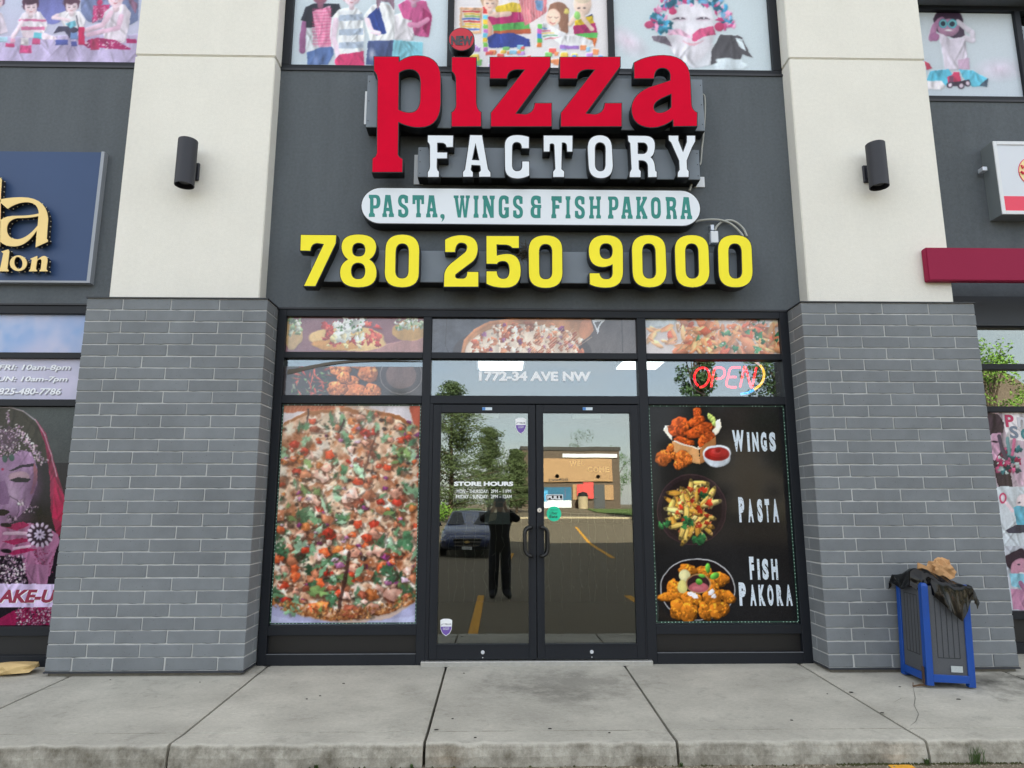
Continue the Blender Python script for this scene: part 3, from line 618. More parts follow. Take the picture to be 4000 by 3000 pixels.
NG['F'] = norm(F_, 1478, 1710, 1165, 1536); NG['A'] = norm(AA, 1782, 2033, 1163, 1534); NG['T'] = norm(T_, 268, 528, 1167, 1536); NG['O'] = norm(O_, 648, 877, 1160, 1550); NG['R'] = norm(Rr, 995, 1257, 1168, 1537)
sg = thing('light_box_sign', 'long white oval light box with teal words PASTA, WINGS & FISH PAKORA', 'sign', (.3, 0, 3.8))
YO = -.155
x0, zc = at(1409, 808, YO); x1 = at(2737, 808, YO)[0]; zt = at(2050, 737, YO)[1]; zb = at(2050, 880, YO)[1]; hr = (zt - zb) / 2; zc = (zt + zb) / 2
st = [(x1 - hr + hr * math.sin(k / 16 * math.pi), zc + hr * math.cos(k / 16 * math.pi)) for k in range(17)] + [(x0 + hr - hr * math.sin(k / 16 * math.pi), zc - hr * math.cos(k / 16 * math.pi)) for k in range(17)]
box = link('box', glyph([st], YO, .15), m_black, sg)
fc = link('face', glyph([st], YO - .003, .006, -.008), m_wht, box)
def slab_text(items, o, y0f, parent, mat, Y):
    for ch, a, c, ya, yb in items:
        lp = [[at(*zf(o, (a + p[0] * (c - a), ya + p[1] * (yb - ya))), Y) for p in flat(l, 5)] for l in NG[ch]]
        link('letter', glyph(lp, Y, .0015), mat, parent)
def yy(x): return 24 + (x - 975) * (20 / 2790)            # the line of lettering rises a little in the photo frame
it6 = [('P', 975, 1075), ('A', 1092, 1192), ('S', 1227, 1317), ('T', 1352, 1452), ('A', 1470, 1568), ('W', 1708, 1848), ('I', 1880, 1923), ('N', 1957, 2063), ('G', 2097, 2185)]
it7 = [('S', 8, 95), ('&', 160, 253), ('F', 340, 430), ('I', 463, 505), ('S', 542, 630), ('H', 667, 768), ('P', 830, 920), ('A', 945, 1043), ('K', 1072, 1170), ('O', 1200, 1287), ('R', 1327, 1425), ('A', 1457, 1557)]
slab_text([(c, a, b_, yy(a), yy(a) + 191) for c, a, b_ in it6], R6, 0, fc, m_teal, YO - .0045)
slab_text([(',', 1592, 1630, 190, 258)], R6, 0, fc, m_teal, YO - .0045)
slab_text([(c, a, b_, yy(a + 2212), yy(a + 2212) + 191) for c, a, b_ in it7], R7, 0, fc, m_teal, YO - .0045)

# backing plates, conduits and the junction box
m_cond = M('grey_conduit', (168, 170, 164), .5)
for i, (o, a, c, lab) in enumerate(((R2, (945, 792), (964, 1075), 'white backing plate behind the left end of the red sign'), (R2, (1370, 1340), (1398, 1595), 'white backing plate behind the left end of the FACTORY sign'), (R3, (1570, 1530), (1620, 1618), 'white backing plate under the right end of the FACTORY sign'))):
    xa, za = at(*zf(o, a), -.006); xb, zb_ = at(*zf(o, c), -.006)
    tag(MB().box(xa, xb + .05, -.012, -.001, zb_, za).build('backing_plate', m_white), lab, 'plate', 'white plates behind the signs')
def path(o, pts, Y): return [(lambda q: (q[0], Y, q[1]))(at(*zf(o, p), Y)) for p in pts]
def smooth_path(P, n=6):
    out = []
    for i in range(len(P) - 1):
        p0, p1, p2, p3 = (Vector(P[max(0, min(len(P) - 1, i + k))]) for k in (-1, 0, 1, 2))
        for j in range(n):
            t = j / n; out.append(.5 * ((2 * p1) + (-p0 + p2) * t + (2 * p0 - 5 * p1 + 4 * p2 - p3) * t * t + (-p0 + 3 * p1 - 3 * p2 + p3) * t ** 3))
    return out + [Vector(P[-1])]
c1 = smooth_path(path(R3, [(1640, 815), (1662, 830), (1668, 900), (1665, 1020), (1655, 1160), (1640, 1290), (1632, 1395), (1622, 1425)], -.02))
tag(MB().tube(c1, .009, 8).build('conduit', m_cond, smooth=True), 'grey conduit running down the wall beside the red sign', 'conduit')
tag(MB().tube(smooth_path(path(R3, [(1560, 1565), (1548, 1600), (1535, 1650)], -.06)), .011, 8).build('conduit', m_cond, smooth=True), 'short grey conduit from the FACTORY sign to the oval box', 'conduit')
c2 = smooth_path(path(R7, [(1570, 262), (1640, 245), (1740, 238), (1830, 250), (1910, 290), (1985, 365), (1995, 400)], -.04))
tag(MB().tube(c2, .011, 8).build('conduit', m_cond, smooth=True), 'grey conduit curving from the oval box to the last zero', 'conduit')
c3 = smooth_path(path(R7, [(1755, 335), (1768, 300), (1810, 262), (1870, 245), (1935, 262), (2000, 320), (2030, 385)], -.025))
tag(MB().tube(c3, .011, 8).build('conduit', m_cond, smooth=True), 'grey conduit looping over the junction box to the last zero', 'conduit')
jb = thing('junction_box', 'small silver junction box with switch above the last two zeros', 'electrical box', (2.2, 0, 3.6))
xa, za = at(*zf(R7, (1714, 335)), -.06); xb, zb_ = at(*zf(R7, (1787, 440)), -.06)
m_galv = M('galvanised', (205, 212, 222), .4, metal=.3)
MB().box(xa, xb, -.06, -.001, zb_, za).build('box', m_galv, jb, bevel=.003)
MB().box(xa + .006, xb - .006, -.064, -.0605, zb_ + .006, za - .006).build('cover', m_white, jb)
xa, za = at(*zf(R7, (1714, 283)), -.03); xb, zb_ = at(*zf(R7, (1747, 330)), -.03)
MB().box(xa, xb, -.035, -.001, zb_, za).build('clip', m_galv, jb, bevel=.003)
# untidy nest between the middle digits
nest = MB(); rr = random.Random(3); nx_, nz_ = at(*zf(R7, (100, 525)), -.17)
for k in range(90):
    a = Vector((nx_ + rr.gauss(0, .035), -.17 + rr.gauss(0, .02), nz_ + rr.gauss(0, .035))); d = Vector((rr.gauss(0, 1), rr.gauss(0, .6), rr.gauss(0, .8))).normalized() * rr.uniform(.02, .06)
    nest.tube([a - d, a + Vector((0, 0, .006)), a + d], .0022, 4)
tag(nest.build('bird_nest', M('dry_twigs', (82, 74, 64), .95, var=.3, vscale=40)), 'small untidy bird nest of dry twigs between the 5 and 0', 'nest')

# ------------------------------------------------------------------ wall lamps
def wall_lamp(pt, pb, bx, lab):
    L_ = thing('wall_lamp', lab, 'lamp', (0, -.2, 4), 'black cylinder wall lamps')
    Yc = -.165 - .155; x, zt_ = at(*pt, Yc); xb_, zb_ = at(*pb, Yc); x = (x + xb_) / 2; r = .083
    L_.location = (x, -.17, (zt_ + zb_) / 2)
    zt_ -= .006; zb_ += .006
    MB().lathe([(r - .006, .08), (r - .006, 0), (r, 0), (r, zt_ - zb_), (r - .006, zt_ - zb_), (r - .006, zt_ - zb_ - .08)], (x, Yc, zb_), 40).build('cylinder_body', m_lamp, L_, smooth=False)
    MB().lathe([(.045, .03), (.06, .06)], (x, Yc, zb_), 20).build('reflector', m_black, L_)
    z = (zt_ + zb_) / 2 - .01
    MB().box(x - .055, x + .055, -.19, -.163, z - .085, z + .085).build('wall_box', m_lamp, L_, bevel=.006)
    MB().box(x - .03, x + .03, -.25, -.191, z - .05, z + .05).build('arm', m_lamp, L_)
wall_lamp((733, 548), (722, 727), 775, 'black cylinder wall lamp on the left cream pillar')
wall_lamp((3421, 562), (3432, 733), 3375, 'black cylinder wall lamp on the right cream pillar')

# ------------------------------------------------------------------ salon sign on the left
YS = -.06
ss = thing('salon_sign', 'navy salon sign board with gold raised letters', 'sign', (-4.6, 0, 4))
x1, z1 = at(397, 595, YS); z0 = at(352, 1097, YS)[1]
MB().box(-7.2, x1, YS, -.001, z0, z1).build('board', M('navy_board', (54, 76, 114), .4, spec=.3, var=.04, vscale=1), ss)
b = MB(); b.box(x1, x1 + .03, YS - .004, -.001, z0 - .02, z1 + .006); b.box(-7.2, x1, YS - .004, -.001, z0 - .02, z0 - .001)
b.build('trim', M('silver_trim', (150, 156, 165), .4), ss)
m_gold = M('gold_letter', (244, 213, 138), .4, var=.03, vscale=3)
m_bronze = M('dark_bronze', (36, 30, 20), .4)
Ga = [[(65, 145), (-20, 70), (60, 45, 0), (190, 45), (400, 45, 0), (415, 230), (402, 405), (413, 412), (413, 428), (307, 478), (318, 330), (230, 470, 0), (120, 470), (-30, 470, 0), (-30, 330), (-30, 200, 0), (150, 205), (260, 205, 0), (335, 185), (330, 95, 0), (240, 88), (150, 85, 0)],
      [(332, 208), (325, 290), (230, 405, 0), (150, 408), (60, 405, 0), (58, 320), (60, 240, 0), (150, 225), (260, 225, 0)]]
Gl = [[(10, 515), (70, 495), (80, 510), (62, 665), (75, 678), (72, 685), (-30, 685), (-30, 675), (0, 665), (28, 530)]]
Go = [[(158 + 74 * math.cos(k / 24 * 6.2832), 615 + 68 * math.sin(k / 24 * 6.2832)) for k in range(24)], [(158 + 36 * math.cos(k / 20 * 6.2832) + 6 * math.sin(k / 20 * 6.2832), 612 + 52 * math.sin(k / 20 * 6.2832)) for k in range(20)]]
Gn = [[(258, 578), (320, 552), (322, 585), (360, 550, 0), (385, 552), (412, 555, 0), (408, 600), (398, 665), (410, 680), (410, 685), (340, 685), (340, 678), (352, 665), (358, 610), (362, 575, 0), (340, 580), (318, 585, 0), (315, 620), (308, 665), (320, 680), (320, 685), (250, 685), (252, 675), (262, 665), (275, 585)]]
Gbig = [[(-55, -180), (14, -110), (6, 20), (0, 470), (-70, 470)]]
for gl in (Ga, Gl, Go, Gn, Gbig):
    lp = loops_at(R5, gl, YS - .075)
    back = [[(x + 0.0, z) for x, z in l] for l in lp]
    can = link('letter', glyph(back, YS - .070, .055, -.004), m_bronze, ss)
    link('face', glyph(lp, YS - .075, .006), m_gold, can)
    bb = MB(); q = 0
    for l in lp:
        for i in range(len(l)):
            (xa, za), (xb, zb_) = l[i - 1], l[i]; dl = math.hypot(xb - xa, zb_ - za)
            while q < dl:
                t = q / dl; X, Z = xa + (xb - xa) * t, za + (zb_ - za) * t
                bb.lathe([(.002, -.004), (.005, -.002), (.005, .002), (.002, .004)], (X, YS - .035, Z), 6, 'z'); q += .05
            q -= dl
    bo = bb.build('bulb_row', M('clear_bulb', (235, 228, 200), .2), can); bo['kind'] = 'stuff'

# ------------------------------------------------------------------ white light box on the right
rs = thing('neighbour_light_box', 'white light box sign with red base band and round yellow emblem', 'sign', (5.3, .3, 4))
YR = .165
x0, z1 = at(3876, 553, YR); z0 = at(3912, 838, YR)[1]; x0 = (x0 + at(3912, 838, YR)[0]) / 2
MB().box(x0, 8.2, YR + .002, .329, z0, z1).build('cabinet', M('cabinet_grey', (118, 126, 130), .5), rs)
b = MB(); b.frame(x0, 8.2, z0, z1, .038, YR - .012, YR + .001); b.build('rim', m_white, rs, bevel=.003)
MB().box(x0 + .037, 8.16, YR - .002, YR + .0015, z0 + .037, z1 - .037).build('face', M('lightbox_face', (214, 220, 228), .35), rs)
zr0, zr1 = at(3930, 826, YR)[1], at(3930, 767, YR)[1]
MB().box(x0 + .04, 8.15, YR - .006, YR - .0025, zr0, zr1).build('red_band', M('red_band', (232, 58, 88), .4), rs)
ec = at(4040, 672, YR); er = ec[0] - at(3977, 672, YR)[0]
def disc(c, r, n=36): return [(c[0] + r * math.cos(k / n * 6.2832), c[1] + r * math.sin(k / n * 6.2832)) for k in range(n)]
em = link('emblem', glyph([disc(ec, er)], YR - .006, .003), M('emblem_red', (220, 60, 90), .4), rs)
link('emblem_disc', glyph([disc(ec, er * .955)], YR - .008, .0015), M('emblem_yellow', (240, 222, 160), .4), em)
wv = MB().tube([(x, YR - .012, z) for x, z in [at(*zf(R4, p), YR - .012) for p in ((2190, 1425), (2200, 1455), (2212, 1435), (2222, 1460), (2240, 1425))]], .008, 6)
wv.tube([(x, YR - .012, z) for x, z in [at(*zf(R4, p), YR - .012) for p in ((2185, 1480), (2205, 1500), (2225, 1480), (2250, 1500))]], .012, 6)
wv.build('emblem_script', M('script_red', (215, 40, 80), .4), em)
xa, za = at(*zf(R4, (1838, 1455)), .26); xb, zb_ = at(*zf(R4, (1900, 1490)), .26)
MB().box(xa - .01, xb - .03, .22, .29, zb_, za).build('latch', m_galv, rs, bevel=.003)

# ------------------------------------------------------------------ printed window graphics (flat prints, drawn vertex by vertex)
def print_mat(name, rough=.35, spec=.5):
    m = bpy.data.materials.new(name); m.use_nodes = True; t = m.node_tree; b = t.nodes['Principled BSDF']
    a = t.nodes.new('ShaderNodeVertexColor'); a.layer_name = 'ink'; t.links.new(a.outputs['Color'], b.inputs['Base Color'])
    b.inputs['Roughness'].default_value = rough; b.inputs['Specular IOR Level'].default_value = spec
    return m
m_film = print_mat('film_print', .08, 1.0); m_gloss = print_mat('gloss_print', .08, .22); m_matte = print_mat('vinyl_print', .4, .35); m_inside = print_mat('inside_print', .5, .3)
class Print:
    def __init__(s, x0, x1, z0, z1, Y, step=.0055, seed=1, wp=6, cloth=None):
        s.r = np.random.RandomState(seed); s.Y = Y; s.cloth = 41 <= seed <= 51 or seed == 61; s.x0, s.x1, s.z0, s.z1 = x0, x1, z0, z1
        s.nx = int((x1 - x0) / step) + 2; s.nz = int((z1 - z0) / step) + 2
        X, Zz = np.meshgrid(np.linspace(x0, x1, s.nx), np.linspace(z0, z1, s.nz)); s.X, s.Z = X, Zz
        s.px, s.py = proj(X, Y, Zz); s.c = np.zeros((s.nz, s.nx, 3)) + 255.; s.o = (0, 0); s.k = 2.212
        s.h = np.zeros((s.nz, s.nx)); s.fold = s.noise(16, seed + 80, 4, .4)
        s.px = s.px + (s.noise(14, seed + 70, 3) - .5) * wp; s.py = s.py + (s.noise(14, seed + 71, 3) - .5) * wp; s.tex = 1 + (s.noise(9, seed + 72, 6, .45) - .5) * .5
    def fr(s, o, k=2.212): s.o = o; s.k = k; return s
    def T(s, p): return s.o[0] + p[0] / s.k, s.o[1] + p[1] / s.k
    def win(s, q):                       # grid window that covers a list of photo pixels
        w = [at(*p, s.Y) for p in q]; xs = [a[0] for a in w]; zs = [a[1] for a in w]
        i0 = int((min(xs) - s.x0) / (s.x1 - s.x0) * (s.nx - 1)) - 2; i1 = int((max(xs) - s.x0) / (s.x1 - s.x0) * (s.nx - 1)) + 3
        j0 = int((min(zs) - s.z0) / (s.z1 - s.z0) * (s.nz - 1)) - 2; j1 = int((max(zs) - s.z0) / (s.z1 - s.z0) * (s.nz - 1)) + 3
        i0, j0 = max(i0, 0), max(j0, 0); i1, j1 = min(i1, s.nx), min(j1, s.nz)
        if i0 >= i1 or j0 >= j1: return None
        return slice(j0, j1), slice(i0, i1)
    def paint(s, sl, m, col, a, ns, h=None):
        if h is None: h = .35 + s.fold[sl] * 1.2
        s.h[sl] = s.h[sl] * (1 - m * a) + h * m * a
        col = np.asarray(col, float); c = s.c[sl]; mm = m[..., None] * a
        f = col
        if ns: f = col + s.r.normal(0, ns, m.shape)[..., None] * np.array([1, 1, 1])
        s.c[sl] = c * (1 - mm) + np.minimum(f * s.tex[sl][..., None], 258) * mm
    def poly(s, col, pts, a=1, ns=0, soft=False):
        q = [s.T(p) for p in (flat(pts) if any(len(p) == 3 for p in pts) else pts)]; sl = s.win(q)
        if sl is None: return
        x, y = s.px[sl], s.py[sl]; ins = np.zeros(x.shape, bool); n = len(q)
        for i in range(n):
            (xa, ya), (xb, yb) = q[i - 1], q[i]
            if ya == yb: continue
            cnd = ((ya > y) != (yb > y)) & (x < (xb - xa) * (y - ya) / (yb - ya) + xa); ins ^= cnd
        s.paint(sl, ins.astype(float), col, a, ns)
        xs, ys = [v[0] for v in q], [v[1] for v in q]; bw, bh = max(xs) - min(xs), max(ys) - min(ys)
        if s.cloth and bw > 24 and bh > 24 and a > .6:      # folds in what the polygon shows
            for _ in range(int(3 + (bw + bh) / 40)):
                xf, yf, sl_, w = s.r.uniform(min(xs), max(xs)), s.r.uniform(min(ys), max(ys)), s.r.normal(0, .5), s.r.uniform(3, 8)
                d = (x - xf - sl_ * (y - yf)) / w; tp = np.exp(-((y - yf) / (.3 * bh)) ** 2) * ins
                s.c[sl] *= (1 - .17 * np.exp(-d * d) * tp + .07 * np.exp(-(d + 2) ** 2) * tp)[..., None]
    def ell(s, col, cx, cy, rx, ry, rot=0, a=1, ns=0, wob=0, soft=0, shade=None, lift=1.):
        c0 = s.T((cx, cy)); rx, ry = rx / s.k, ry / s.k; R = max(rx, ry) * (1 + wob) + 2
        sl = s.win([(c0[0] - R, c0[1] - R), (c0[0] + R, c0[1] + R), (c0[0] + R, c0[1] - R), (c0[0] - R, c0[1] + R)])
        if sl is None: return
        dx, dy = s.px[sl] - c0[0], s.py[sl] - c0[1]; cs, sn = math.cos(rot), math.sin(rot)
        u, v = (dx * cs + dy * sn) / rx, (-dx * sn + dy * cs) / ry; d = np.hypot(u, v)
        if wob:
            th = np.arctan2(v, u); p = s.r.uniform(0, 6.28, 4); d = d / (1 + wob * (.5 * np.sin(3 * th + p[0]) + .3 * np.sin(5 * th + p[1]) + .25 * np.sin(8 * th + p[2])))
        m = np.clip((1 - d) / soft + .0, 0, 1) if soft else np.clip((1 - d) * min(rx, ry) / 3.2 + .5, 0, 1)
        if shade is not None:
            col = np.asarray(col, float)[None, None, :] * (1 + shade * (-.6 * v - .4 * u))[..., None]
        s.paint(sl, m, col, a, ns, lift * (.2 + np.sqrt(np.clip(1 - d * d, 0, 1))) + s.r.uniform(0, .3))
    def line(s, col, pts, w, a=1):
        q = [s.T(p) for p in pts]; w = w / s.k
        for (xa, ya), (xb, yb) in zip(q, q[1:]):
            sl = s.win([(min(xa, xb) - w, min(ya, yb) - w), (max(xa, xb) + w, max(ya, yb) + w), (max(xa, xb) + w, min(ya, yb) - w), (min(xa, xb) - w, max(ya, yb) + w)])
            if sl is None: continue
            x, y = s.px[sl], s.py[sl]; L2 = (xb - xa) ** 2 + (yb - ya) ** 2 + 1e-6
            t = np.clip(((x - xa) * (xb - xa) + (y - ya) * (yb - ya)) / L2, 0, 1)
            dd = np.hypot(x - xa - t * (xb - xa), y - ya - t * (yb - ya)) / (w / 2); s.paint(sl, np.clip((1 - dd) * w / 5 + .5, 0, 1), col, a, 0, .4 + np.sqrt(np.clip(1 - dd * dd, 0, 1)) * min(1, w / 14))
    def noise(s, sc, seed=0, oct=4, az=1.):      # fractal value noise over the print, 0..1
        out = 0; amp = .5; tot = 0; r = np.random.RandomState(seed); f = sc
        for _ in range(oct):
            g = r.rand(64, 64); x = (s.X * f) % 63; y = (s.Z * f * az) % 63; i, j = x.astype(int), y.astype(int); u, v = x - i, y - j
            u, v = u * u * (3 - 2 * u), v * v * (3 - 2 * v)
            out = out + amp * ((g[j, i] * (1 - u) + g[j, i + 1] * u) * (1 - v) + (g[j + 1, i] * (1 - u) + g[j + 1, i + 1] * u) * v); tot += amp; amp *= .55; f *= 2.1
        return out / tot
    def vgrad(s, top, bot):
        t = ((s.Z - s.z0) / (s.z1 - s.z0))[..., None]; s.c = np.asarray(bot, float) * (1 - t) + np.asarray(top, float) * t
    def blobs(s, n, cols, box, size, rot=True, wob=.35, inside=None, sh=.35, asp=(.5, 1)):
        for _ in range(n):
            for _t in range(8):
                x = s.r.uniform(box[0], box[2]); y = s.r.uniform(box[1], box[3])
                if inside is None or inside(x, y): break
            else: continue
            r = s.r.uniform(*size); c = np.array(cols[s.r.randint(len(cols))], float) * s.r.uniform(.8, 1.12)
            s.ell(np.minimum(c, 255), x, y, r, r * s.r.uniform(*asp), s.r.uniform(0, 3.14) if rot else 0, wob=wob, shade=sh)
    def fried(s, cx, cy, rx, ry, rot=0, base=(190, 95, 35), n=34):   # crusty battered piece
        b = np.array(base, float)
        s.ell(b * .45, cx + 4, cy + 5, rx * 1.03, ry * 1.03, rot, wob=.12); s.ell(b, cx, cy, rx, ry, rot, wob=.16, shade=.35)
        for _ in range(n):
            a, q = s.r.uniform(0, 6.28), math.sqrt(s.r.uniform(0, 1)) * .92; u, v = q * math.cos(a), q * math.sin(a)
            x = cx + u * rx * math.cos(rot) - v * ry * math.sin(rot); y = cy + u * rx * math.sin(rot) + v * ry * math.cos(rot)
            f = s.r.choice([.62, .8, 1.15, 1.35, 1.5]) * (1 - .25 * v); z = min(rx, ry) * s.r.uniform(.1, .26)
            s.ell(np.minimum(b * f, 255), x, y, z, z * .7, s.r.uniform(0, 3), wob=.3, a=.8)
    def blur(s, a, r):
        for ax in (0, 1):
            for _ in (0, 1):
                p_ = np.pad(a, [(r + 1, r) if i == ax else (0, 0) for i in (0, 1)], mode='edge'); cs = np.cumsum(p_, ax); n = a.shape[ax]
                a = (np.take(cs, range(2 * r + 1, 2 * r + 1 + n), ax) - np.take(cs, range(0, n), ax)) / (2 * r + 1)
        return a
    def relief(s, k, amp=0., spec=0., r=1):     # the photographed subject's own modelling, part of the printed picture
        hb = s.blur(s.h + amp * s.noise(60, 5, 3), r) if r else s.h; gz_, gx_ = np.gradient(hb); sh = .5 * gx_ - .8 * gz_
        ao = s.blur(s.h, 1) - s.blur(s.h, 7)
        s.c = s.c * (1 + np.clip(k * sh, -.5, .55) + np.clip(.22 * k * ao, -.3, .12))[..., None] + (spec * 255 * np.clip(k * sh - .25, 0, .5))[..., None]
    def soften(s, r=1):
        for q in range(3): s.c[..., q] = .35 * s.c[..., q] + .65 * s.blur(s.c[..., q], r)
    def grain(s, k): s.c = s.c + s.r.normal(0, k, s.c.shape[:2])[..., None]
    def build(s, name, label, mat, cat='window print', thick=.002, parent=None):
        n = s.nx * s.nz; co = np.stack([s.X.ravel(), np.full(n, s.Y), s.Z.ravel()], 1)
        a = (np.arange(s.nz - 1)[:, None] * s.nx + np.arange(s.nx - 1)[None, :]).ravel(); fs = np.stack([a, a + 1, a + 1 + s.nx, a + s.nx], 1)
        # a real sheet: add the back and the rim
        k = [(s.x0, s.Y + thick, s.z0), (s.x1, s.Y + thick, s.z0), (s.x1, s.Y + thick, s.z1), (s.x0, s.Y + thick, s.z1)]
        co = np.vstack([co, np.array(k)]); c = [0, s.nx - 1, n - 1, n - s.nx]
        ex = [(n, n + 3, n + 2, n + 1), (c[0], n, n + 1, c[1]), (c[1], n + 1, n + 2, c[2]), (c[2], n + 2, n + 3, c[3]), (c[3], n + 3, n, c[0])]
        fs = np.vstack([fs, np.array(ex)]); nf = len(fs)
        me = bpy.data.meshes.new(name); me.vertices.add(len(co)); me.vertices.foreach_set('co', co.ravel())
        me.loops.add(nf * 4); me.loops.foreach_set('vertex_index', fs.ravel().astype(np.int32)); me.polygons.add(nf)
        me.polygons.foreach_set('loop_start', (np.arange(nf) * 4).astype(np.int32)); me.update(calc_edges=True)
        at_ = me.color_attributes.new('ink', 'FLOAT_COLOR', 'POINT'); rgba = np.ones((len(co), 4))
        rgba[:n, :3] = lin(np.clip(s.c.reshape(-1, 3), 0, 255)); rgba[n:, :3] = .4; at_.data.foreach_set('color', rgba.ravel().astype(np.float32))
        o = link(name, me, mat, parent)
        return tag(o, label, cat) if label else o

YP = .040                                   # prints sit just in front of the panes
A1, A2, A3, A4 = (0, 1500), (1000, 1500), (2000, 1500), (3000, 1500)
# --- whole pizza
p = Print(-1.925, -.692, .284, 2.168, YP, seed=11, wp=14, step=.0048); n1 = p.noise(9, 1); n2 = p.noise(30, 2, 3)
p.c[:] = (205, 180, 168); p.fr((0, 0), 1)
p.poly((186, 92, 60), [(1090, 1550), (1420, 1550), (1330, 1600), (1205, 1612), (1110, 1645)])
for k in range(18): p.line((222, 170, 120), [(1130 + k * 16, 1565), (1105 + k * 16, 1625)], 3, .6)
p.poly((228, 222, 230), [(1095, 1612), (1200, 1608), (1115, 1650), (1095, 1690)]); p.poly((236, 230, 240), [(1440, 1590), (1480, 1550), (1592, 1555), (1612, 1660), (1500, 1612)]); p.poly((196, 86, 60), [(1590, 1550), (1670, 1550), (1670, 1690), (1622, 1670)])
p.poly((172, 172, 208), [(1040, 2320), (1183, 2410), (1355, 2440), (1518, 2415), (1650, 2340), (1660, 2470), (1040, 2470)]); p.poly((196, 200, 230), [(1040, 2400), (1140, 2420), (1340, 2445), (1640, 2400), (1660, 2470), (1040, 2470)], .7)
p.h[:] = 0
PZ = [(1060, 1720), (1112, 1648), (1202, 1607), (1355, 1593), (1460, 1605), (1556, 1624), (1650, 1676), (1665, 2310), (1613, 2360), (1518, 2394), (1355, 2424), (1288, 2424), (1183, 2404), (1066, 2350), (1030, 2300)]
p.poly((150, 92, 54), PZ)
body = [(x + (1345 - x) * .02, y + (2010 - y) * .035) for x, y in PZ]
p.poly((214, 176, 138), body)
msk = np.zeros(p.px.shape, bool); q = body
for i in range(len(q)):
    (xa, ya), (xb, yb) = q[i - 1], q[i]
    if ya != yb: msk ^= ((ya > p.py) != (yb > p.py)) & (p.px < (xb - xa) * (p.py - ya) / (yb - ya) + xa)
t = np.clip((n1 - .3) * 2.2, 0, 1)[..., None]; ch = np.array([168, 104, 72]) * (1 - t) + np.array([240, 218, 192]) * t + (n2[..., None] - .5) * 60; p.c[msk] = ch[msk]; p.h[msk] = (n1 * 1.6 + n2)[msk]
def inb(x, y): return 1062 < x < 1652 and y < 2395 - ((x - 1335) / 300.) ** 2 * 62 and y > 1612 + ((x - 1355) / 300.) ** 2 * 52
def pts_in(n):
    out = []
    while len(out) < n:
        x, y = p.r.uniform(1062, 1650), p.r.uniform(1605, 2400)
        if inb(x, y): out.append((x, y))
    return out
def lump(x, y, r, c, k=5, asp=.8, drop=.2):  # an angular chunk
    a0 = p.r.uniform(0, 6.28); c = np.array(c, float) * p.r.uniform(.85, 1.12); P = []
    for i in range(k):
        a_ = a0 + (i + p.r.uniform(-.25, .25)) * 6.283 / k; rr_2 = r * p.r.uniform(.8, 1.15); P.append((x + rr_2 * math.cos(a_), y + rr_2 * asp * math.sin(a_)))
    p.ell((74, 44, 34), x + r * drop, y + r * drop, r * 1.05, r * asp, 0, wob=.2, a=.55, lift=.1)
    p.poly(c, P); p.ell(np.minimum(c * 1.3 + 22, 255), x - r * .15, y - r * .25, r * .62, r * asp * .5, a0, wob=.4, a=.65, soft=.7, lift=1.3); p.ell(c * .55, x + r * .3, y + r * .35, r * .4, r * .3, a0, wob=.4, a=.55, soft=.8, lift=.5)
for x, y in pts_in(170): p.ell([(246, 234, 214), (236, 212, 184), (252, 244, 234)][p.r.randint(3)], x, y, p.r.uniform(18, 50), p.r.uniform(10, 26), p.r.uniform(0, 3), wob=.5, a=.8, soft=.5, lift=.6)
for x, y in pts_in(190): p.ell([(158, 88, 52), (126, 66, 42), (186, 112, 66)][p.r.randint(3)], x, y, p.r.uniform(8, 26), p.r.uniform(6, 15), p.r.uniform(0, 3), wob=.5, a=.75, soft=.7, lift=.3)
jobs = [('c', q) for q in pts_in(125)] + [('t', q) for q in pts_in(95)] + [('o', q) for q in pts_in(56)] + [('g', q) for q in pts_in(165)] + [('d', q) for q in pts_in(50)] + [('w', q) for q in pts_in(90)]
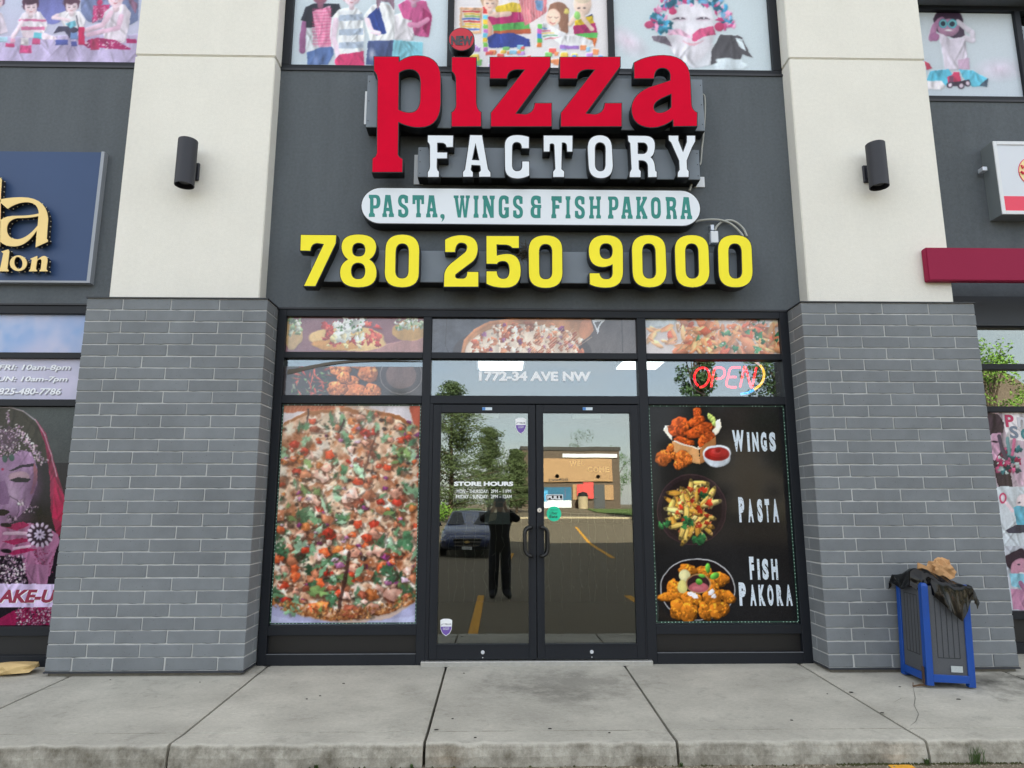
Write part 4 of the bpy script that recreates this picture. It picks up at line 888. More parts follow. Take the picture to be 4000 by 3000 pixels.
for kind, (x, y) in sorted(jobs, key=lambda q: q[1][1] + p.r.normal(0, 30)):
    f = .75 + .35 * (y - 1600) / 800
    if kind == 'c': lump(x, y, p.r.uniform(13, 36) * f, [(212, 148, 126), (178, 108, 78), (230, 186, 170), (160, 84, 62), (222, 164, 146)][p.r.randint(5)], 4 + p.r.randint(2))
    elif kind == 't': lump(x, y, p.r.uniform(9, 29) * f, [(206, 70, 44), (190, 52, 38), (222, 98, 56), (212, 120, 64)][p.r.randint(4)], 5)
    elif kind == 'o': lump(x, y, p.r.uniform(8, 23) * f, [(140, 58, 120), (178, 112, 156), (116, 42, 98), (206, 170, 196)][p.r.randint(4)], 4, .6)
    elif kind == 'd': lump(x, y, p.r.uniform(8, 17) * f, [(70, 52, 46), (96, 70, 56), (54, 46, 44)][p.r.randint(3)], 5, .6)
    elif kind == 'w': p.ell((250, 238, 224), x, y, p.r.uniform(8, 22), p.r.uniform(4, 10), p.r.uniform(0, 3), wob=.5, a=.85, soft=.5)
    else:
        c = np.array([(100, 142, 104), (74, 118, 84), (126, 166, 130), (156, 190, 160), (60, 92, 66), (112, 140, 84)][p.r.randint(6)], float); r = p.r.uniform(10, 38) * f; a0 = p.r.uniform(0, 6.28)
        p.ell((58, 50, 40), x + 5, y + 6, r, r * .6, a0, wob=.3, a=.5, lift=.1)
        if p.r.rand() < .35: p.poly(c, [(x - r * math.cos(a0), y - r * math.sin(a0)), (x + r * .35 * math.sin(a0), y - r * .35 * math.cos(a0)), (x + r * 1.1 * math.cos(a0), y + r * 1.1 * math.sin(a0)), (x - r * .3 * math.sin(a0), y + r * .3 * math.cos(a0))])
        else:
            for k in range(5): p.ell(c * p.r.uniform(.8, 1.25), x + r * .62 * math.cos(a0 + k * .75), y + r * .62 * math.sin(a0 + k * .75), r * .5, r * .3, a0 + k * .75, wob=.45, lift=.7)
        p.line(np.minimum(c * 1.3, 255), [(x - r * .4 * math.cos(a0), y - r * .4 * math.sin(a0)), (x + r * .8 * math.cos(a0 + .9), y + r * .8 * math.sin(a0 + .9))], 2.5, .5)
for x, y in pts_in(260): p.ell((252, 244, 232), x, y, p.r.uniform(2, 6), p.r.uniform(2, 4), 0, wob=.3, a=.8)
for x, y in pts_in(240): p.ell((70, 42, 34), x, y, p.r.uniform(3, 8), p.r.uniform(2, 5), p.r.uniform(0, 3), wob=.3, a=.7, lift=.1)
p.line((58, 36, 32), [(1362, 2160), (1348, 2260), (1334, 2340), (1318, 2422)], 13, .85); p.line((76, 50, 42), [(1470, 1690), (1448, 1760), (1420, 1850)], 8, .7); p.line((50, 36, 34), [(1345, 1640), (1325, 1690)], 7); p.line((50, 36, 34), [(1206, 1600), (1204, 1650)], 6)
def crust(x, y): return 2380 - ((x - 1330) / 290.) ** 2 * 68 < y < 2424 - ((x - 1330) / 290.) ** 2 * 74
p.blobs(420, [(176, 110, 62), (140, 80, 46), (200, 146, 94), (112, 64, 40)], (1064, 2270, 1630, 2430), (2.5, 6), inside=crust)
p.relief(.7, amp=.3, spec=.10); p.soften()
tp = np.clip((2150 - p.py) / 560, 0, 1) * np.clip(1.25 - (p.px - 1060) / 620, .25, 1); hz = (tp * .26)[..., None]; p.c = p.c * (1 - hz) + np.array([224, 204, 182]) * hz  # reflection haze painted into the ink, strongest at the upper left
p.grain(4); p.build('window_print', 'large window print of a whole topped pizza left of the doors', m_gloss)

# --- menu print
p = Print(1.352, 2.588, .284, 2.168, YP, seed=21); n1 = p.noise(3, 4)
p.c[:] = (30, 30, 32); p.c += (n1[..., None] - .5) * 14; p.fr((2520, 1560), 2212 / 640)
p.poly((225, 218, 205), [(245, 415), (275, 350), (370, 360), (360, 560), (330, 520)]); p.poly((232, 222, 205), [(940, 300), (1010, 268), (1028, 370), (985, 450), (760, 670), (700, 640), (900, 480)])
for a in ((455, 380, 130, 140, .3), (700, 190, 52, 80, .2), (690, 300, 120, 70, -.3), (740, 420, 190, 85, -.4), (830, 540, 130, 80, -.7), (520, 570, 140, 60, .2)): p.fried(*a, base=(186, 78, 30), n=60)
for a in ((880, 240, 36, 40), (920, 275, 40, 34), (860, 215, 20, 26), (930, 320, 24, 40)): p.ell((186, 204, 110), *a, wob=.3, shade=.3)
p.poly((206, 152, 100), [(360, 560), (480, 605), (720, 665), (740, 875), (400, 790)]); p.poly((168, 112, 66), [(740, 660), (950, 500), (955, 700), (800, 850), (738, 875)])
p.poly((228, 214, 196), [(362, 556), (400, 555), (520, 598), (720, 655), (760, 655), (735, 672), (600, 640), (480, 612)])
for a in ((340, 660, 46, 60, .3), (250, 790, 100, 110, .5), (380, 760, 40, 50, 0), (500, 800, 105, 110, .2), (455, 880, 70, 66, 0), (585, 810, 50, 66, 0)): p.fried(*a, base=(192, 98, 40), n=44)
p.ell((196, 204, 214), 972, 780, 182, 140, 0); p.poly((200, 208, 218), [(785, 730), (1160, 730), (1120, 840), (1060, 905), (970, 918), (880, 900), (820, 840)]); p.ell((226, 232, 240), 970, 728, 190, 112); p.ell((150, 28, 26), 972, 740, 168, 94); p.ell((178, 40, 38), 975, 720, 120, 62); p.ell((196, 62, 60), 960, 700, 66, 42); p.ell((150, 28, 28), 985, 690, 40, 30)
# plate of penne
p.fr((2520, 1560), 1); pc = (182, 432)
p.ell((74, 50, 56), 182, 430, 136, 138); p.ell((40, 28, 34), 182, 430, 133, 135); p.ell((30, 22, 26), 182, 432, 118, 120)
for k in range(64):
    a, q = p.r.uniform(0, 6.28), math.sqrt(p.r.uniform(0, 1)); x, y = 185 + q * 92 * math.cos(a), 432 + q * 112 * math.sin(a); rot = a + 1.57 * (p.r.rand() < .3) + p.r.normal(0, .4); l = p.r.uniform(26, 38)
    c = np.array([(234, 198, 104), (220, 172, 74), (244, 220, 140), (206, 150, 60)][p.r.randint(4)], float)
    p.ell(c * .5, x + 2, y + 4, l, 10, rot, lift=.2); p.ell(c, x, y, l, 9, rot, shade=.3); p.ell(c * 1.12, x - 2, y - 2, l * .8, 2, rot, a=.7)
    p.ell(c * .45, x + l * .85 * math.cos(rot), y + l * .85 * math.sin(rot), 5, 6, rot)
p.blobs(13, [(196, 60, 34), (212, 84, 44), (170, 46, 30)], (110, 350, 265, 530), (9, 17), asp=(.7, 1)); p.blobs(60, [(222, 176, 120), (196, 110, 70)], (110, 350, 265, 530), (2, 5))
for x, y in ((70, 490), (85, 480), (200, 545), (212, 556), (226, 540), (178, 480), (160, 490), (230, 380), (168, 470)): p.blobs(5, [(44, 110, 62), (64, 140, 76), (30, 82, 48)], (x - 12, y - 10, x + 12, y + 10), (6, 12))
# plate of pakora
p.ell((205, 205, 208), 205, 742, 147, 121, .06); p.ell((26, 20, 22), 205, 742, 143.5, 117.5, .06)
for a in ((166, 665, 36, 22, .1), (232, 672, 30, 22, .4), (290, 700, 34, 26, .1), (108, 736, 26, 34, .2), (270, 735, 18, 36, -.5), (100, 768, 56, 15, -.1), (130, 818, 34, 40, 0), (180, 780, 40, 30, .2), (260, 772, 34, 44, -.2), (318, 768, 34, 22, .6), (170, 830, 32, 40, .2), (232, 826, 22, 36, -.3), (286, 820, 40, 30, -.5)): p.fried(*a, base=(196, 116, 34), n=26)
p.ell((222, 214, 160), 155, 690, 22, 26); p.ell((206, 196, 120), 146, 732, 20, 26); p.ell((176, 134, 90), 209, 720, 48, 38); p.ell((52, 30, 34), 209, 720, 43, 33); p.ell((176, 92, 100), 210, 734, 38, 20); p.ell((190, 108, 116), 204, 738, 20, 10)
for x, y in ((176, 758), (188, 764), (196, 770), (262, 748), (268, 768), (256, 756)): p.ell((232, 228, 234), x, y, 10, 8, wob=.3)
for a in ((244, 660, 10, 20, 0), (272, 690, 18, 12, -.4), (210, 712, 14, 12, .5), (222, 690, 14, 6, .2)): p.ell((92, 160, 62), *a, shade=.5)
p.fr((0, 0), 1); p.line((110, 120, 118), [(2532, 1580), (3060, 1583)], 3, .7); p.line((90, 105, 100), [(2532, 1583), (2570, 2432)], 5, .5)
p.relief(.6, amp=.25, spec=.06); p.grain(2.5); menu = p.build('window_print', 'black menu print with wings, penne pasta and fish pakora right of the doors', m_gloss)
def rough_ink():
    m = M('worn_white_ink', (214, 226, 238), .4); t = m.node_tree; b = t.nodes['Principled BSDF']
    g = t.nodes.new('ShaderNodeNewGeometry'); n = t.nodes.new('ShaderNodeTexNoise'); n.inputs['Scale'].default_value = 70; n.inputs['Detail'].default_value = 4; n.inputs['Roughness'].default_value = .7
    r = t.nodes.new('ShaderNodeValToRGB'); r.color_ramp.elements[0].position = .36; r.color_ramp.elements[1].position = .40; r.color_ramp.elements[0].color = c8(40, 42, 46); r.color_ramp.elements[1].color = c8(214, 226, 238)
    t.links.new(g.outputs['Position'], n.inputs['Vector']); t.links.new(n.outputs['Fac'], r.inputs['Fac']); t.links.new(r.outputs['Color'], b.inputs['Base Color']); return m
m_ink = rough_ink(); kk = 2212 / 640
def mt(s, a, c, o=(2520, 1560), k=kk): text('lettering', s, (o[0] + a[0] / k, o[1] + a[1] / k), (o[0] + c[0] / k, o[1] + c[1] / k), YP - .0015, m_ink, menu, bold=.06, depth=.001)
mt('W', (1172, 415), (1345, 705)); mt('I', (1372, 443), (1420, 705)); mt('N', (1440, 443), (1540, 705)); mt('G', (1553, 440), (1650, 705)); mt('S', (1668, 440), (1772, 705))
o2, k2 = (2520, 2000), 2212 / 660
mt('P', (1255, 1318), (1350, 1660)); 
for ch, a, c in (('A', 1378, 1470), ('S', 1505, 1595), ('T', 1610, 1690), ('A', 1712, 1812)): mt(ch, (a, 1345), (c, 1660))
for ch, a, c, y0, y1 in (('F', 1358, 1435, 585, 885), ('I', 1462, 1510, 615, 888), ('S', 1525, 1625, 612, 888), ('H', 1645, 1745, 615, 888), ('P', 1222, 1330, 922, 1228), ('A', 1365, 1460, 952, 1228), ('K', 1480, 1580, 952, 1228), ('O', 1592, 1690, 950, 1230), ('R', 1712, 1812, 952, 1228), ('A', 1832, 1935, 952, 1230)): mt(ch, (a, y0), (c, y1), o2, k2)

# --- food prints inside the transoms
YI = .041
p = Print(-1.934, -.689, 2.643, 2.973, YI, seed=31); p.c[:] = (150, 110, 118); p.fr(R6); n1 = p.noise(6, 3)
p.c += (n1[..., None] - .5) * 50
p.poly((176, 132, 128), [(860, 1380), (1450, 1240), (1450, 1390), (860, 1390)]); p.ell((214, 180, 130), 320, 1230, 80, 130, wob=.1); p.blobs(30, [(180, 196, 160), (150, 176, 130), (220, 226, 205)], (285, 1090, 385, 1240), (10, 24))
p.ell((226, 190, 130), 800, 1270, 330, 105, .05, wob=.08); p.ell((206, 150, 84), 700, 1320, 210, 52, wob=.1); p.blobs(46, [(196, 76, 66), (210, 100, 84), (176, 62, 58)], (590, 1130, 1060, 1320), (18, 40)); p.blobs(34, [(236, 238, 230), (226, 230, 220)], (680, 1120, 920, 1270), (24, 52)); p.blobs(14, [(236, 220, 160), (240, 228, 186)], (620, 1230, 1100, 1340), (14, 28)); p.blobs(16, [(96, 140, 90)], (700, 1100, 960, 1200), (5, 12))
p.ell((206, 164, 104), 1320, 1200, 145, 90, wob=.05); p.blobs(40, [(190, 206, 176), (110, 150, 104), (226, 232, 220)], (1200, 1095, 1440, 1180), (10, 24)); p.relief(.55, amp=.3, spec=.06); p.grain(4)
p.build('window_print', 'transom print of toasted bread with tomato and cheese, top left pane', m_film)
p = Print(-.611, 1.266, 2.643, 2.973, YI, seed=32); p.c[:] = (74, 80, 92); p.fr(R6); n1 = p.noise(16, 3); p.c += (n1[..., None] - .5) * 60
p.poly((90, 86, 88), [(2700, 1080), (3400, 1080), (3400, 1400), (2600, 1400)])
p.ell((58, 54, 60), 2300, 1390, 600, 250); p.poly((196, 140, 100), [(1780, 1390), (1800, 1280), (1900, 1180), (2050, 1115), (2600, 1090), (2890, 1100), (2905, 1180), (2830, 1260), (2640, 1390)])
ovl = lambda x, y: ((x - 2330) / 530.) ** 2 + ((y - 1410) / 290.) ** 2 < 1; p.ell((240, 222, 204), 2300, 1400, 500, 255, lift=.4)
p.blobs(90, [(190, 112, 80), (206, 136, 100), (168, 88, 64)], (1820, 1110, 2860, 1390), (18, 36), asp=(.6, 1), inside=ovl); p.blobs(60, [(244, 228, 212), (236, 208, 188)], (1850, 1120, 2800, 1390), (10, 30), inside=ovl); p.blobs(14, [(150, 96, 140), (130, 70, 118)], (1950, 1110, 2800, 1380), (12, 28), inside=ovl)
p.line((196, 134, 92), [(1785, 1390), (1810, 1290), (1890, 1200), (2030, 1130), (2250, 1105), (2500, 1100)], 34, .9)
for k in range(26): x = 2300 + k * 18; p.line((226, 196, 170), [(x + 170, 1180 + (k % 5) * 18), (x - 20, 1385)], 5, .7)
p.ell((206, 140, 104), 2850, 1180, 60, 90, .2, wob=.06); p.poly((222, 226, 232), [(2900, 1105), (3020, 1100), (2970, 1160), (2950, 1235), (2930, 1160)]); p.poly((96, 96, 100), [(2925, 1125), (2985, 1115), (2950, 1180)])
p.line((30, 32, 36), [(3158, 1095), (3172, 1380)], 7); p.line((30, 32, 36), [(1645, 1095), (1640, 1330), (1660, 1385)], 5); p.relief(.55, amp=.3, spec=.06); p.grain(4)
p.build('window_print', 'transom print of a cheesy pizza being pulled apart, top middle pane', m_film)
p = Print(1.349, 2.591, 2.643, 2.973, YI, seed=33); p.c[:] = (226, 216, 214); p.fr(R7)
p.poly((196, 204, 208), [(1140, 1090), (1420, 1090), (1400, 1170), (1140, 1170)])
p.blobs(70, [(226, 134, 96), (236, 156, 116), (212, 104, 76), (240, 180, 146)], (1330, 1095, 2380, 1390), (40, 95), asp=(.35, .6), wob=.15); p.blobs(60, [(238, 184, 134), (232, 160, 112)], (1200, 1160, 2380, 1390), (30, 70), asp=(.25, .4), wob=.12); p.blobs(26, [(60, 122, 84), (90, 150, 110)], (1600, 1100, 2360, 1370), (12, 34)); p.blobs(90, [(250, 240, 230)], (1400, 1095, 2380, 1390), (3, 8)); p.relief(.55, amp=.3, spec=.06); p.grain(4)
p.build('window_print', 'transom print of saucy spiral pasta with herbs, top right pane', m_film)
p = Print(-1.934, -.689, 2.247, 2.515, YI, seed=34); p.c[:] = (70, 64, 66); p.fr(R6); n1 = p.noise(12, 3); p.c += (n1[..., None] - .5) * 30
p.blobs(60, [(170, 176, 150), (110, 140, 96), (60, 90, 62)], (300, 1480, 640, 1760), (8, 22), asp=(.2, .5)); p.blobs(34, [(196, 92, 76), (170, 66, 60)], (340, 1500, 660, 1760), (14, 36), asp=(.15, .3))
for a in ((730, 1530, 90, 70), (900, 1490, 90, 40), (970, 1570, 85, 75), (800, 1640, 90, 60), (860, 1720, 110, 60), (700, 1700, 90, 60), (1000, 1720, 76, 60), (760, 1600, 60, 50)): p.fried(*a, base=(206, 122, 74), n=26)
p.ell((150, 140, 138), 1255, 1580, 182, 168); p.ell((66, 58, 60), 1255, 1580, 176, 162); p.ell((110, 88, 84), 1255, 1580, 130, 120); p.relief(.55, amp=.3, spec=.06); p.grain(4)
p.build('window_print', 'drooping transom print of fried chicken and salad above the pizza print', m_film)
# its curled upper edge hanging away from the glass
cl = smooth_path([(lambda q: (q[0], .038, q[1]))(at(*zf(R6, q), .038)) for q in ((272, 1545), (340, 1535), (500, 1500), (700, 1468), (950, 1455), (1200, 1458), (1440, 1462))])
b = MB()
vs = []
for i, q in enumerate(cl): w = .04 * (1 - i / len(cl)) ** 1.2 + .004; vs += [(q.x, q.y, q.z + w * .3), (q.x, q.y - .004, q.z - w * .8)]
b.add(vs, [(2 * i, 2 * i + 1, 2 * i + 3, 2 * i + 2) for i in range(len(cl) - 1)])
tag(b.build('curled_film', M('film_back', (96, 88, 76), .5), fixn=False), 'curled brown edge of film peeling off the left transom', 'film')

# --- prints in the upper windows
def kid_head(p, x, y, r, skin, hair, dx=0.):
    sk, hr_ = np.array(skin, float), np.array(hair, float)
    p.ell(hr_, x, y - r * .12, r * .98, r * 1.02, wob=.12, lift=.5)
    for k in range(12):                     # wisps of hair
        a_ = p.r.uniform(2.6, 6.8); p.line(hr_ * p.r.uniform(.8, 1.4), [(x + r * .7 * math.cos(a_), y - r * .1 + r * .7 * math.sin(a_)), (x + r * 1.1 * math.cos(a_ + .25), y - r * .1 + r * 1.08 * math.sin(a_ + .25))], 4, .6)
    fx, fy = x + dx * r * .2, y + r * .24
    p.line(sk * .88, [(fx, fy + r * .5), (fx, fy + r * 1.0)], r * .55); p.ell(sk, fx, fy, r * .72, r * .84, lift=.6)
    p.ell(sk * .84, fx + r * .42, fy + r * .1, r * .36, r * .7, soft=1, a=.8, lift=.6); p.ell(np.minimum(sk * 1.05 + 6, 255), fx - r * .2, fy - r * .15, r * .4, r * .45, soft=1, a=.7, lift=.7)
    for s_ in (-1, 1):
        ex = fx + (s_ * .3 + dx * .12) * r; p.ell((226, 160, 160), ex + s_ * r * .06, fy + r * .3, r * .2, r * .16, soft=1, a=.5, lift=.7)
        p.ell(sk * .72, ex, fy + r * .02, r * .17, r * .1, soft=1, a=.7, lift=.5); p.line((70, 52, 58), [(ex - r * .13, fy + r * .03), (ex, fy + r * .07), (ex + r * .13, fy + r * .03)], r * .07, .85); p.line(hr_ * .9, [(ex - r * .16, fy - r * .16), (ex + r * .16, fy - r * .18)], r * .06, .45)
    p.ell(sk * .78, fx + (dx * .15 + .03) * r, fy + r * .26, r * .09, r * .12, soft=1, a=.8, lift=.8); p.line((186, 104, 112), [(fx - r * .15 + dx * r * .1, fy + r * .48), (fx + dx * r * .1, fy + r * .52), (fx + r * .15 + dx * r * .1, fy + r * .48)], r * .08, .85)
    p.ell(hr_, x - dx * r * .1, y - r * .52, r * .82, r * .46, wob=.2, lift=.5)
YU = .05
p = Print(-5.25, -3.40, 5.515, 6.36, YU, seed=41); p.vgrad((196, 206, 230), (206, 198, 228)); p.fr((0, 0))
p.ell((112, 116, 178), 450, 60, 135, 150, shade=-.25); p.poly((118, 130, 172), [(690, -300), (1200, -300), (1195, 170), (1130, 210), (760, 190), (700, 100)]); p.ell((150, 160, 196), 900, 60, 90, 90, soft=1)
p.poly((188, 176, 212), [(-400, 330), (1200, 300), (1200, 560), (-400, 540)]); nn = p.noise(40, 6); p.c += (nn[..., None] - .5) * 16 * (p.py > 145)[..., None]
p.poly((196, 60, 122), [(805, 48), (950, 40), (930, 130), (795, 205)]); p.blobs(60, [(236, 190, 214)], (805, 50, 935, 190), (3, 6)); p.ell((196, 60, 110), 860, 20, 26, 26)
p.poly((226, 214, 232), [(-60, 80), (20, 120), (70, 280), (-60, 320)]); kid_head(p, -30, -10, 80, (232, 206, 220), (120, 80, 110))
p.poly((236, 228, 240), [(155, 190), (200, 110), (265, 88), (340, 100), (405, 180), (410, 220), (380, 290), (190, 285)]); p.poly((206, 116, 158), [(165, 165), (395, 165), (400, 185), (160, 185)]); p.poly((206, 116, 158), [(185, 232), (385, 232), (385, 262), (185, 262)]); p.line((232, 210, 224), [(190, 190), (150, 260), (110, 320)], 34); p.poly((232, 214, 228), [(190, 280), (330, 260), (480, 320), (500, 345), (420, 340), (200, 320)]); kid_head(p, 268, 45, 74, (236, 214, 224), (76, 44, 66))
p.poly((238, 234, 242), [(500, 120), (580, 88), (690, 100), (740, 170), (720, 240), (560, 250), (520, 160)]); p.poly((70, 66, 92), [(462, 290), (500, 228), (600, 225), (700, 250), (600, 330), (560, 270)]); p.line((236, 214, 226), [(500, 130), (460, 150), (590, 175)], 30); p.poly((120, 196, 220), [(560, 205), (650, 178), (662, 222), (612, 248)]); p.line((60, 60, 80), [(660, 140), (680, 240)], 8); kid_head(p, 618, 40, 70, (236, 216, 226), (96, 62, 82))
p.poly((232, 222, 236), [(900, 100), (990, 40), (1080, 40), (1130, 110), (1110, 250), (1080, 370), (900, 335), (870, 220)]); p.line((232, 200, 220), [(960, 110), (880, 220), (750, 260)], 44); p.line((226, 190, 214), [(1050, 140), (1020, 240), (760, 300)], 40); kid_head(p, 1000, -40, 96, (236, 210, 222), (140, 96, 124)); p.poly((150, 110, 140), [(1100, -50), (1190, 30), (1170, 120), (1120, 30)])
p.poly((172, 40, 104), [(722, 390), (760, 345), (850, 325), (1000, 345), (1130, 420), (1120, 432), (900, 415), (760, 418)]); p.blobs(46, [(240, 220, 236)], (735, 345, 1110, 425), (4, 8)); p.poly((172, 40, 104), [(1090, 330), (1180, 340), (1180, 372), (1090, 372)])
for c, q in (((206, 40, 96), (680, 230, 730, 385)), ((84, 94, 170), (480, 342, 585, 386)), ((84, 90, 165), (615, 355, 665, 400)), ((120, 150, 206), (608, 285, 672, 335)), ((110, 196, 216), (292, 285, 362, 332)), ((206, 84, 136), (280, 335, 348, 380)), ((236, 228, 236), (178, 325, 250, 385)), ((214, 80, 140), (172, 393, 270, 458)), ((196, 66, 120), (50, 375, 122, 404)), ((170, 206, 226), (-20, 318, 66, 362)), ((196, 60, 110), (785, 335, 855, 430)), ((226, 170, 200), (90, 335, 130, 372))): p.poly(c, [(q[0], q[1]), (q[2], q[1]), (q[2], q[3]), (q[0], q[3])]); p.line(tuple(v * .8 for v in c), [(q[0], q[3]), (q[2], q[3])], 6)
p.relief(.42, r=1); p.soften(); p.grain(3); p.build('window_print', 'pale upper window print of toddlers with toy bricks, far left', m_matte)

p = Print(-2.065, -.515, 5.515, 6.36, YU, seed=42); p.vgrad((212, 226, 236), (204, 218, 228)); p.fr(R2)
p.line((150, 96, 140), [(420, 200), (405, 300), (400, 430)], 52); p.ell((150, 96, 140), 400, 435, 30, 28); p.poly((40, 44, 56), [(385, 175), (430, 60), (500, 30), (720, 30), (745, 110), (700, 180), (640, 140), (500, 150), (520, 260), (440, 300), (435, 190)]); p.poly((214, 220, 228), [(440, 240), (530, 230), (545, 455), (430, 450)])
p.poly((236, 176, 204), [(486, 100), (640, 50), (652, 400), (545, 412)])
for k in range(12): p.line((206, 70, 122), [(492 + 14 * k, 70), (500 + 14 * k, 405)], 5, .6); p.line((206, 70, 122), [(490, 85 + 27 * k), (650, 78 + 27 * k)], 8, .6)
kid_head(p, 555, -60, 90, (150, 96, 120), (50, 36, 44)); p.poly((86, 112, 164), [(440, 455), (560, 410), (665, 405), (672, 470), (620, 560), (445, 560)]); p.ell((120, 140, 186), 520, 520, 40, 60, soft=1)
p.poly((232, 236, 242), [(640, 290), (655, 150), (720, 80), (860, 60), (920, 110), (938, 300), (925, 445), (720, 478), (650, 400)])
for y in (130, 255, 370): p.poly((176, 190, 210), [(720, y), (930, y - 10), (928, y + 45), (716, y + 50)])
p.line((226, 205, 222), [(690, 170), (670, 330), (715, 500)], 46); kid_head(p, 825, -40, 84, (236, 214, 226), (206, 176, 190)); p.poly((206, 60, 112), [(680, 520), (720, 475), (930, 440), (938, 575), (690, 575)])
p.poly((238, 240, 244), [(930, 140), (1000, 50), (1100, 20), (1195, 70), (1205, 320), (1180, 350), (990, 350)]); p.poly((42, 66, 140), [(955, 150), (1060, 50), (1130, 285), (1040, 310), (985, 250)]); p.line((236, 214, 226), [(960, 170), (1000, 270), (1060, 290)], 40); p.poly((150, 120, 140), [(1030, -40), (1200, -40), (1190, 90), (1150, 20), (1080, 10), (1050, 90)]); p.poly((76, 92, 140), [(968, 352), (1192, 347), (1185, 580), (950, 560)]); p.ell((200, 206, 226), 1000, 470, 40, 70, soft=1)
p.poly((236, 232, 240), [(1200, 130), (1330, 80), (1380, 200), (1360, 350), (1195, 345)]); p.poly((206, 92, 150), [(1225, 40), (1300, 0), (1470, 10), (1525, 150), (1490, 325), (1370, 310), (1345, 180), (1270, 150)]); p.poly((170, 50, 110), [(1440, 60), (1520, 140), (1490, 320), (1440, 250)]); p.line((226, 150, 190), [(1480, 170), (1400, 220), (1330, 215)], 44); kid_head(p, 1360, -70, 90, (206, 160, 186), (66, 54, 72)); p.poly((140, 210, 228), [(1190, 345), (1440, 365), (1445, 560), (1170, 560)])
for k in range(9): p.line((110, 180, 206), [(1205 + 27 * k, 360), (1200 + 28 * k, 540)], 4, .6)
p.relief(.42, r=1); p.soften(); p.grain(3); p.build('window_print', 'upper window print of four standing children in school clothes', m_matte)

def blocks(p, box, n, size):
    cs = [(226, 60, 50), (70, 120, 206), (240, 190, 50), (110, 200, 90), (176, 120, 206), (232, 120, 60), (120, 190, 230)]
    for _ in range(n):
        x, y = p.r.uniform(box[0], box[2]), p.r.uniform(box[1], box[3]); w, h = p.r.uniform(*size), p.r.uniform(*size) * .8; c = np.array(cs[p.r.randint(7)], float); c = c * .8 + 50
        p.poly(c, [(x, y), (x + w, y), (x + w, y + h), (x, y + h)]); p.poly(c * .85, [(x + w, y), (x + w + 7, y - 7), (x + w + 7, y + h - 7), (x + w, y + h)]); p.poly(np.minimum(c * 1.12, 255), [(x, y), (x + 7, y - 7), (x + w + 7, y - 7), (x + w, y)])
p = Print(-.463, 1.084, 5.515, 6.36, YU, seed=43); p.c[:] = (240, 236, 240); p.fr(R2)
p.ell((250, 236, 236), 2300, 100, 400, 300, soft=1); p.poly((222, 176, 140), [(1760, 62), (1955, 70), (1945, 292), (1765, 290)]); p.poly((238, 222, 210), [(1780, 85), (1938, 90), (1930, 270), (1782, 268)])
for k, c in enumerate(((206, 60, 60), (226, 190, 60), (120, 180, 90), (60, 100, 196), (206, 60, 60), (232, 200, 60), (240, 196, 80), (70, 110, 200))): p.line(c, [(1790 + 10 * (k % 3), 98 + 22 * k), (1930, 100 + 22 * k)], 13)
p.line((214, 160, 140), [(2015, 160), (2020, 330)], 46)
for c, q in (((236, 206, 60), [(2060, 60), (2210, 20), (2330, 40), (2330, 110), (2080, 120)]), ((186, 40, 110), [(2000, 150), (2080, 112), (2350, 100), (2360, 190), (2040, 215)]), ((90, 180, 90), [(2040, 212), (2360, 188), (2370, 250), (2050, 270)]), ((196, 96, 60), [(2050, 268), (2370, 248), (2380, 290), (2050, 300)])): p.poly(c, q)
p.poly((52, 72, 160), [(1998, 330), (2060, 290), (2230, 285), (2360, 340), (2370, 400), (2200, 415), (2010, 412)]); p.line((236, 206, 190), [(2190, 120), (2080, 130), (1985, 110)], 46); p.poly((206, 60, 60), [(1958, 62), (1995, 62), (1992, 120), (1960, 118)]); kid_head(p, 2020, 10, 76, (238, 208, 192), (206, 170, 140))
p.fr(R3); p.poly((222, 130, 140), [(40, -60), (300, -60), (300, 100), (240, 150), (110, 225), (90, 140)])
for k in range(10): p.line((240, 210, 214), [(40 + 26 * k, -40), (60 + 24 * k, 170)], 5, .7)
p.poly((120, 160, 206), [(200, 0), (270, 0), (265, 100), (215, 90)])
p.poly((150, 108, 88), [(300, 130), (330, 40), (420, 20), (490, 70), (485, 280), (440, 310), (400, 200), (330, 190)], 1); p.ell((150, 108, 88), 400, 110, 88, 92); p.ell((242, 206, 188), 358, 150, 62, 74)
for k in range(16): p.line([(120, 82, 66), (176, 132, 106)][k % 2], [(395 + k * 5, 40 + k * 2), (420 + k * 4, 150), (405 + k * 5, 270 + (k % 3) * 14)], 5, .6)
p.ell((232, 176, 160), 330, 175, 22, 18, soft=1, a=.8); p.ell((232, 176, 160), 388, 178, 20, 18, soft=1, a=.8)
for x_ in (330, 384): p.line((110, 76, 70), [(x_ - 16, 148), (x_, 156), (x_ + 16, 148)], 5, .8)
p.line((190, 80, 84), [(330, 196), (352, 208), (376, 196)], 7, .9); p.ell((226, 180, 160), 355, 172, 8, 12, soft=1)
p.ell((214, 200, 110), 470, 100, 22, 26, wob=.3)
p.c = p.c; p.poly((232, 232, 238), [(225, 240), (280, 195), (340, 230), (470, 290), (440, 350), (300, 330)])
for k, c in enumerate(((70, 120, 190), (206, 60, 90), (240, 196, 60), (60, 150, 90), (206, 60, 90))): p.line(c, [(228 + 14 * k, 240 + 24 * k), (300 + 30 * k, 250 + 18 * k)], 7)
p.poly((240, 240, 244), [(360, 330), (520, 300), (700, 330), (715, 410), (430, 400)]); p.ell((240, 212, 196), 612, 40, 76, 92); p.ell((232, 214, 190), 612, -20, 74, 50); p.ell((60, 48, 50), 580, 68, 10, 6); p.ell((60, 48, 50), 628, 70, 10, 6)
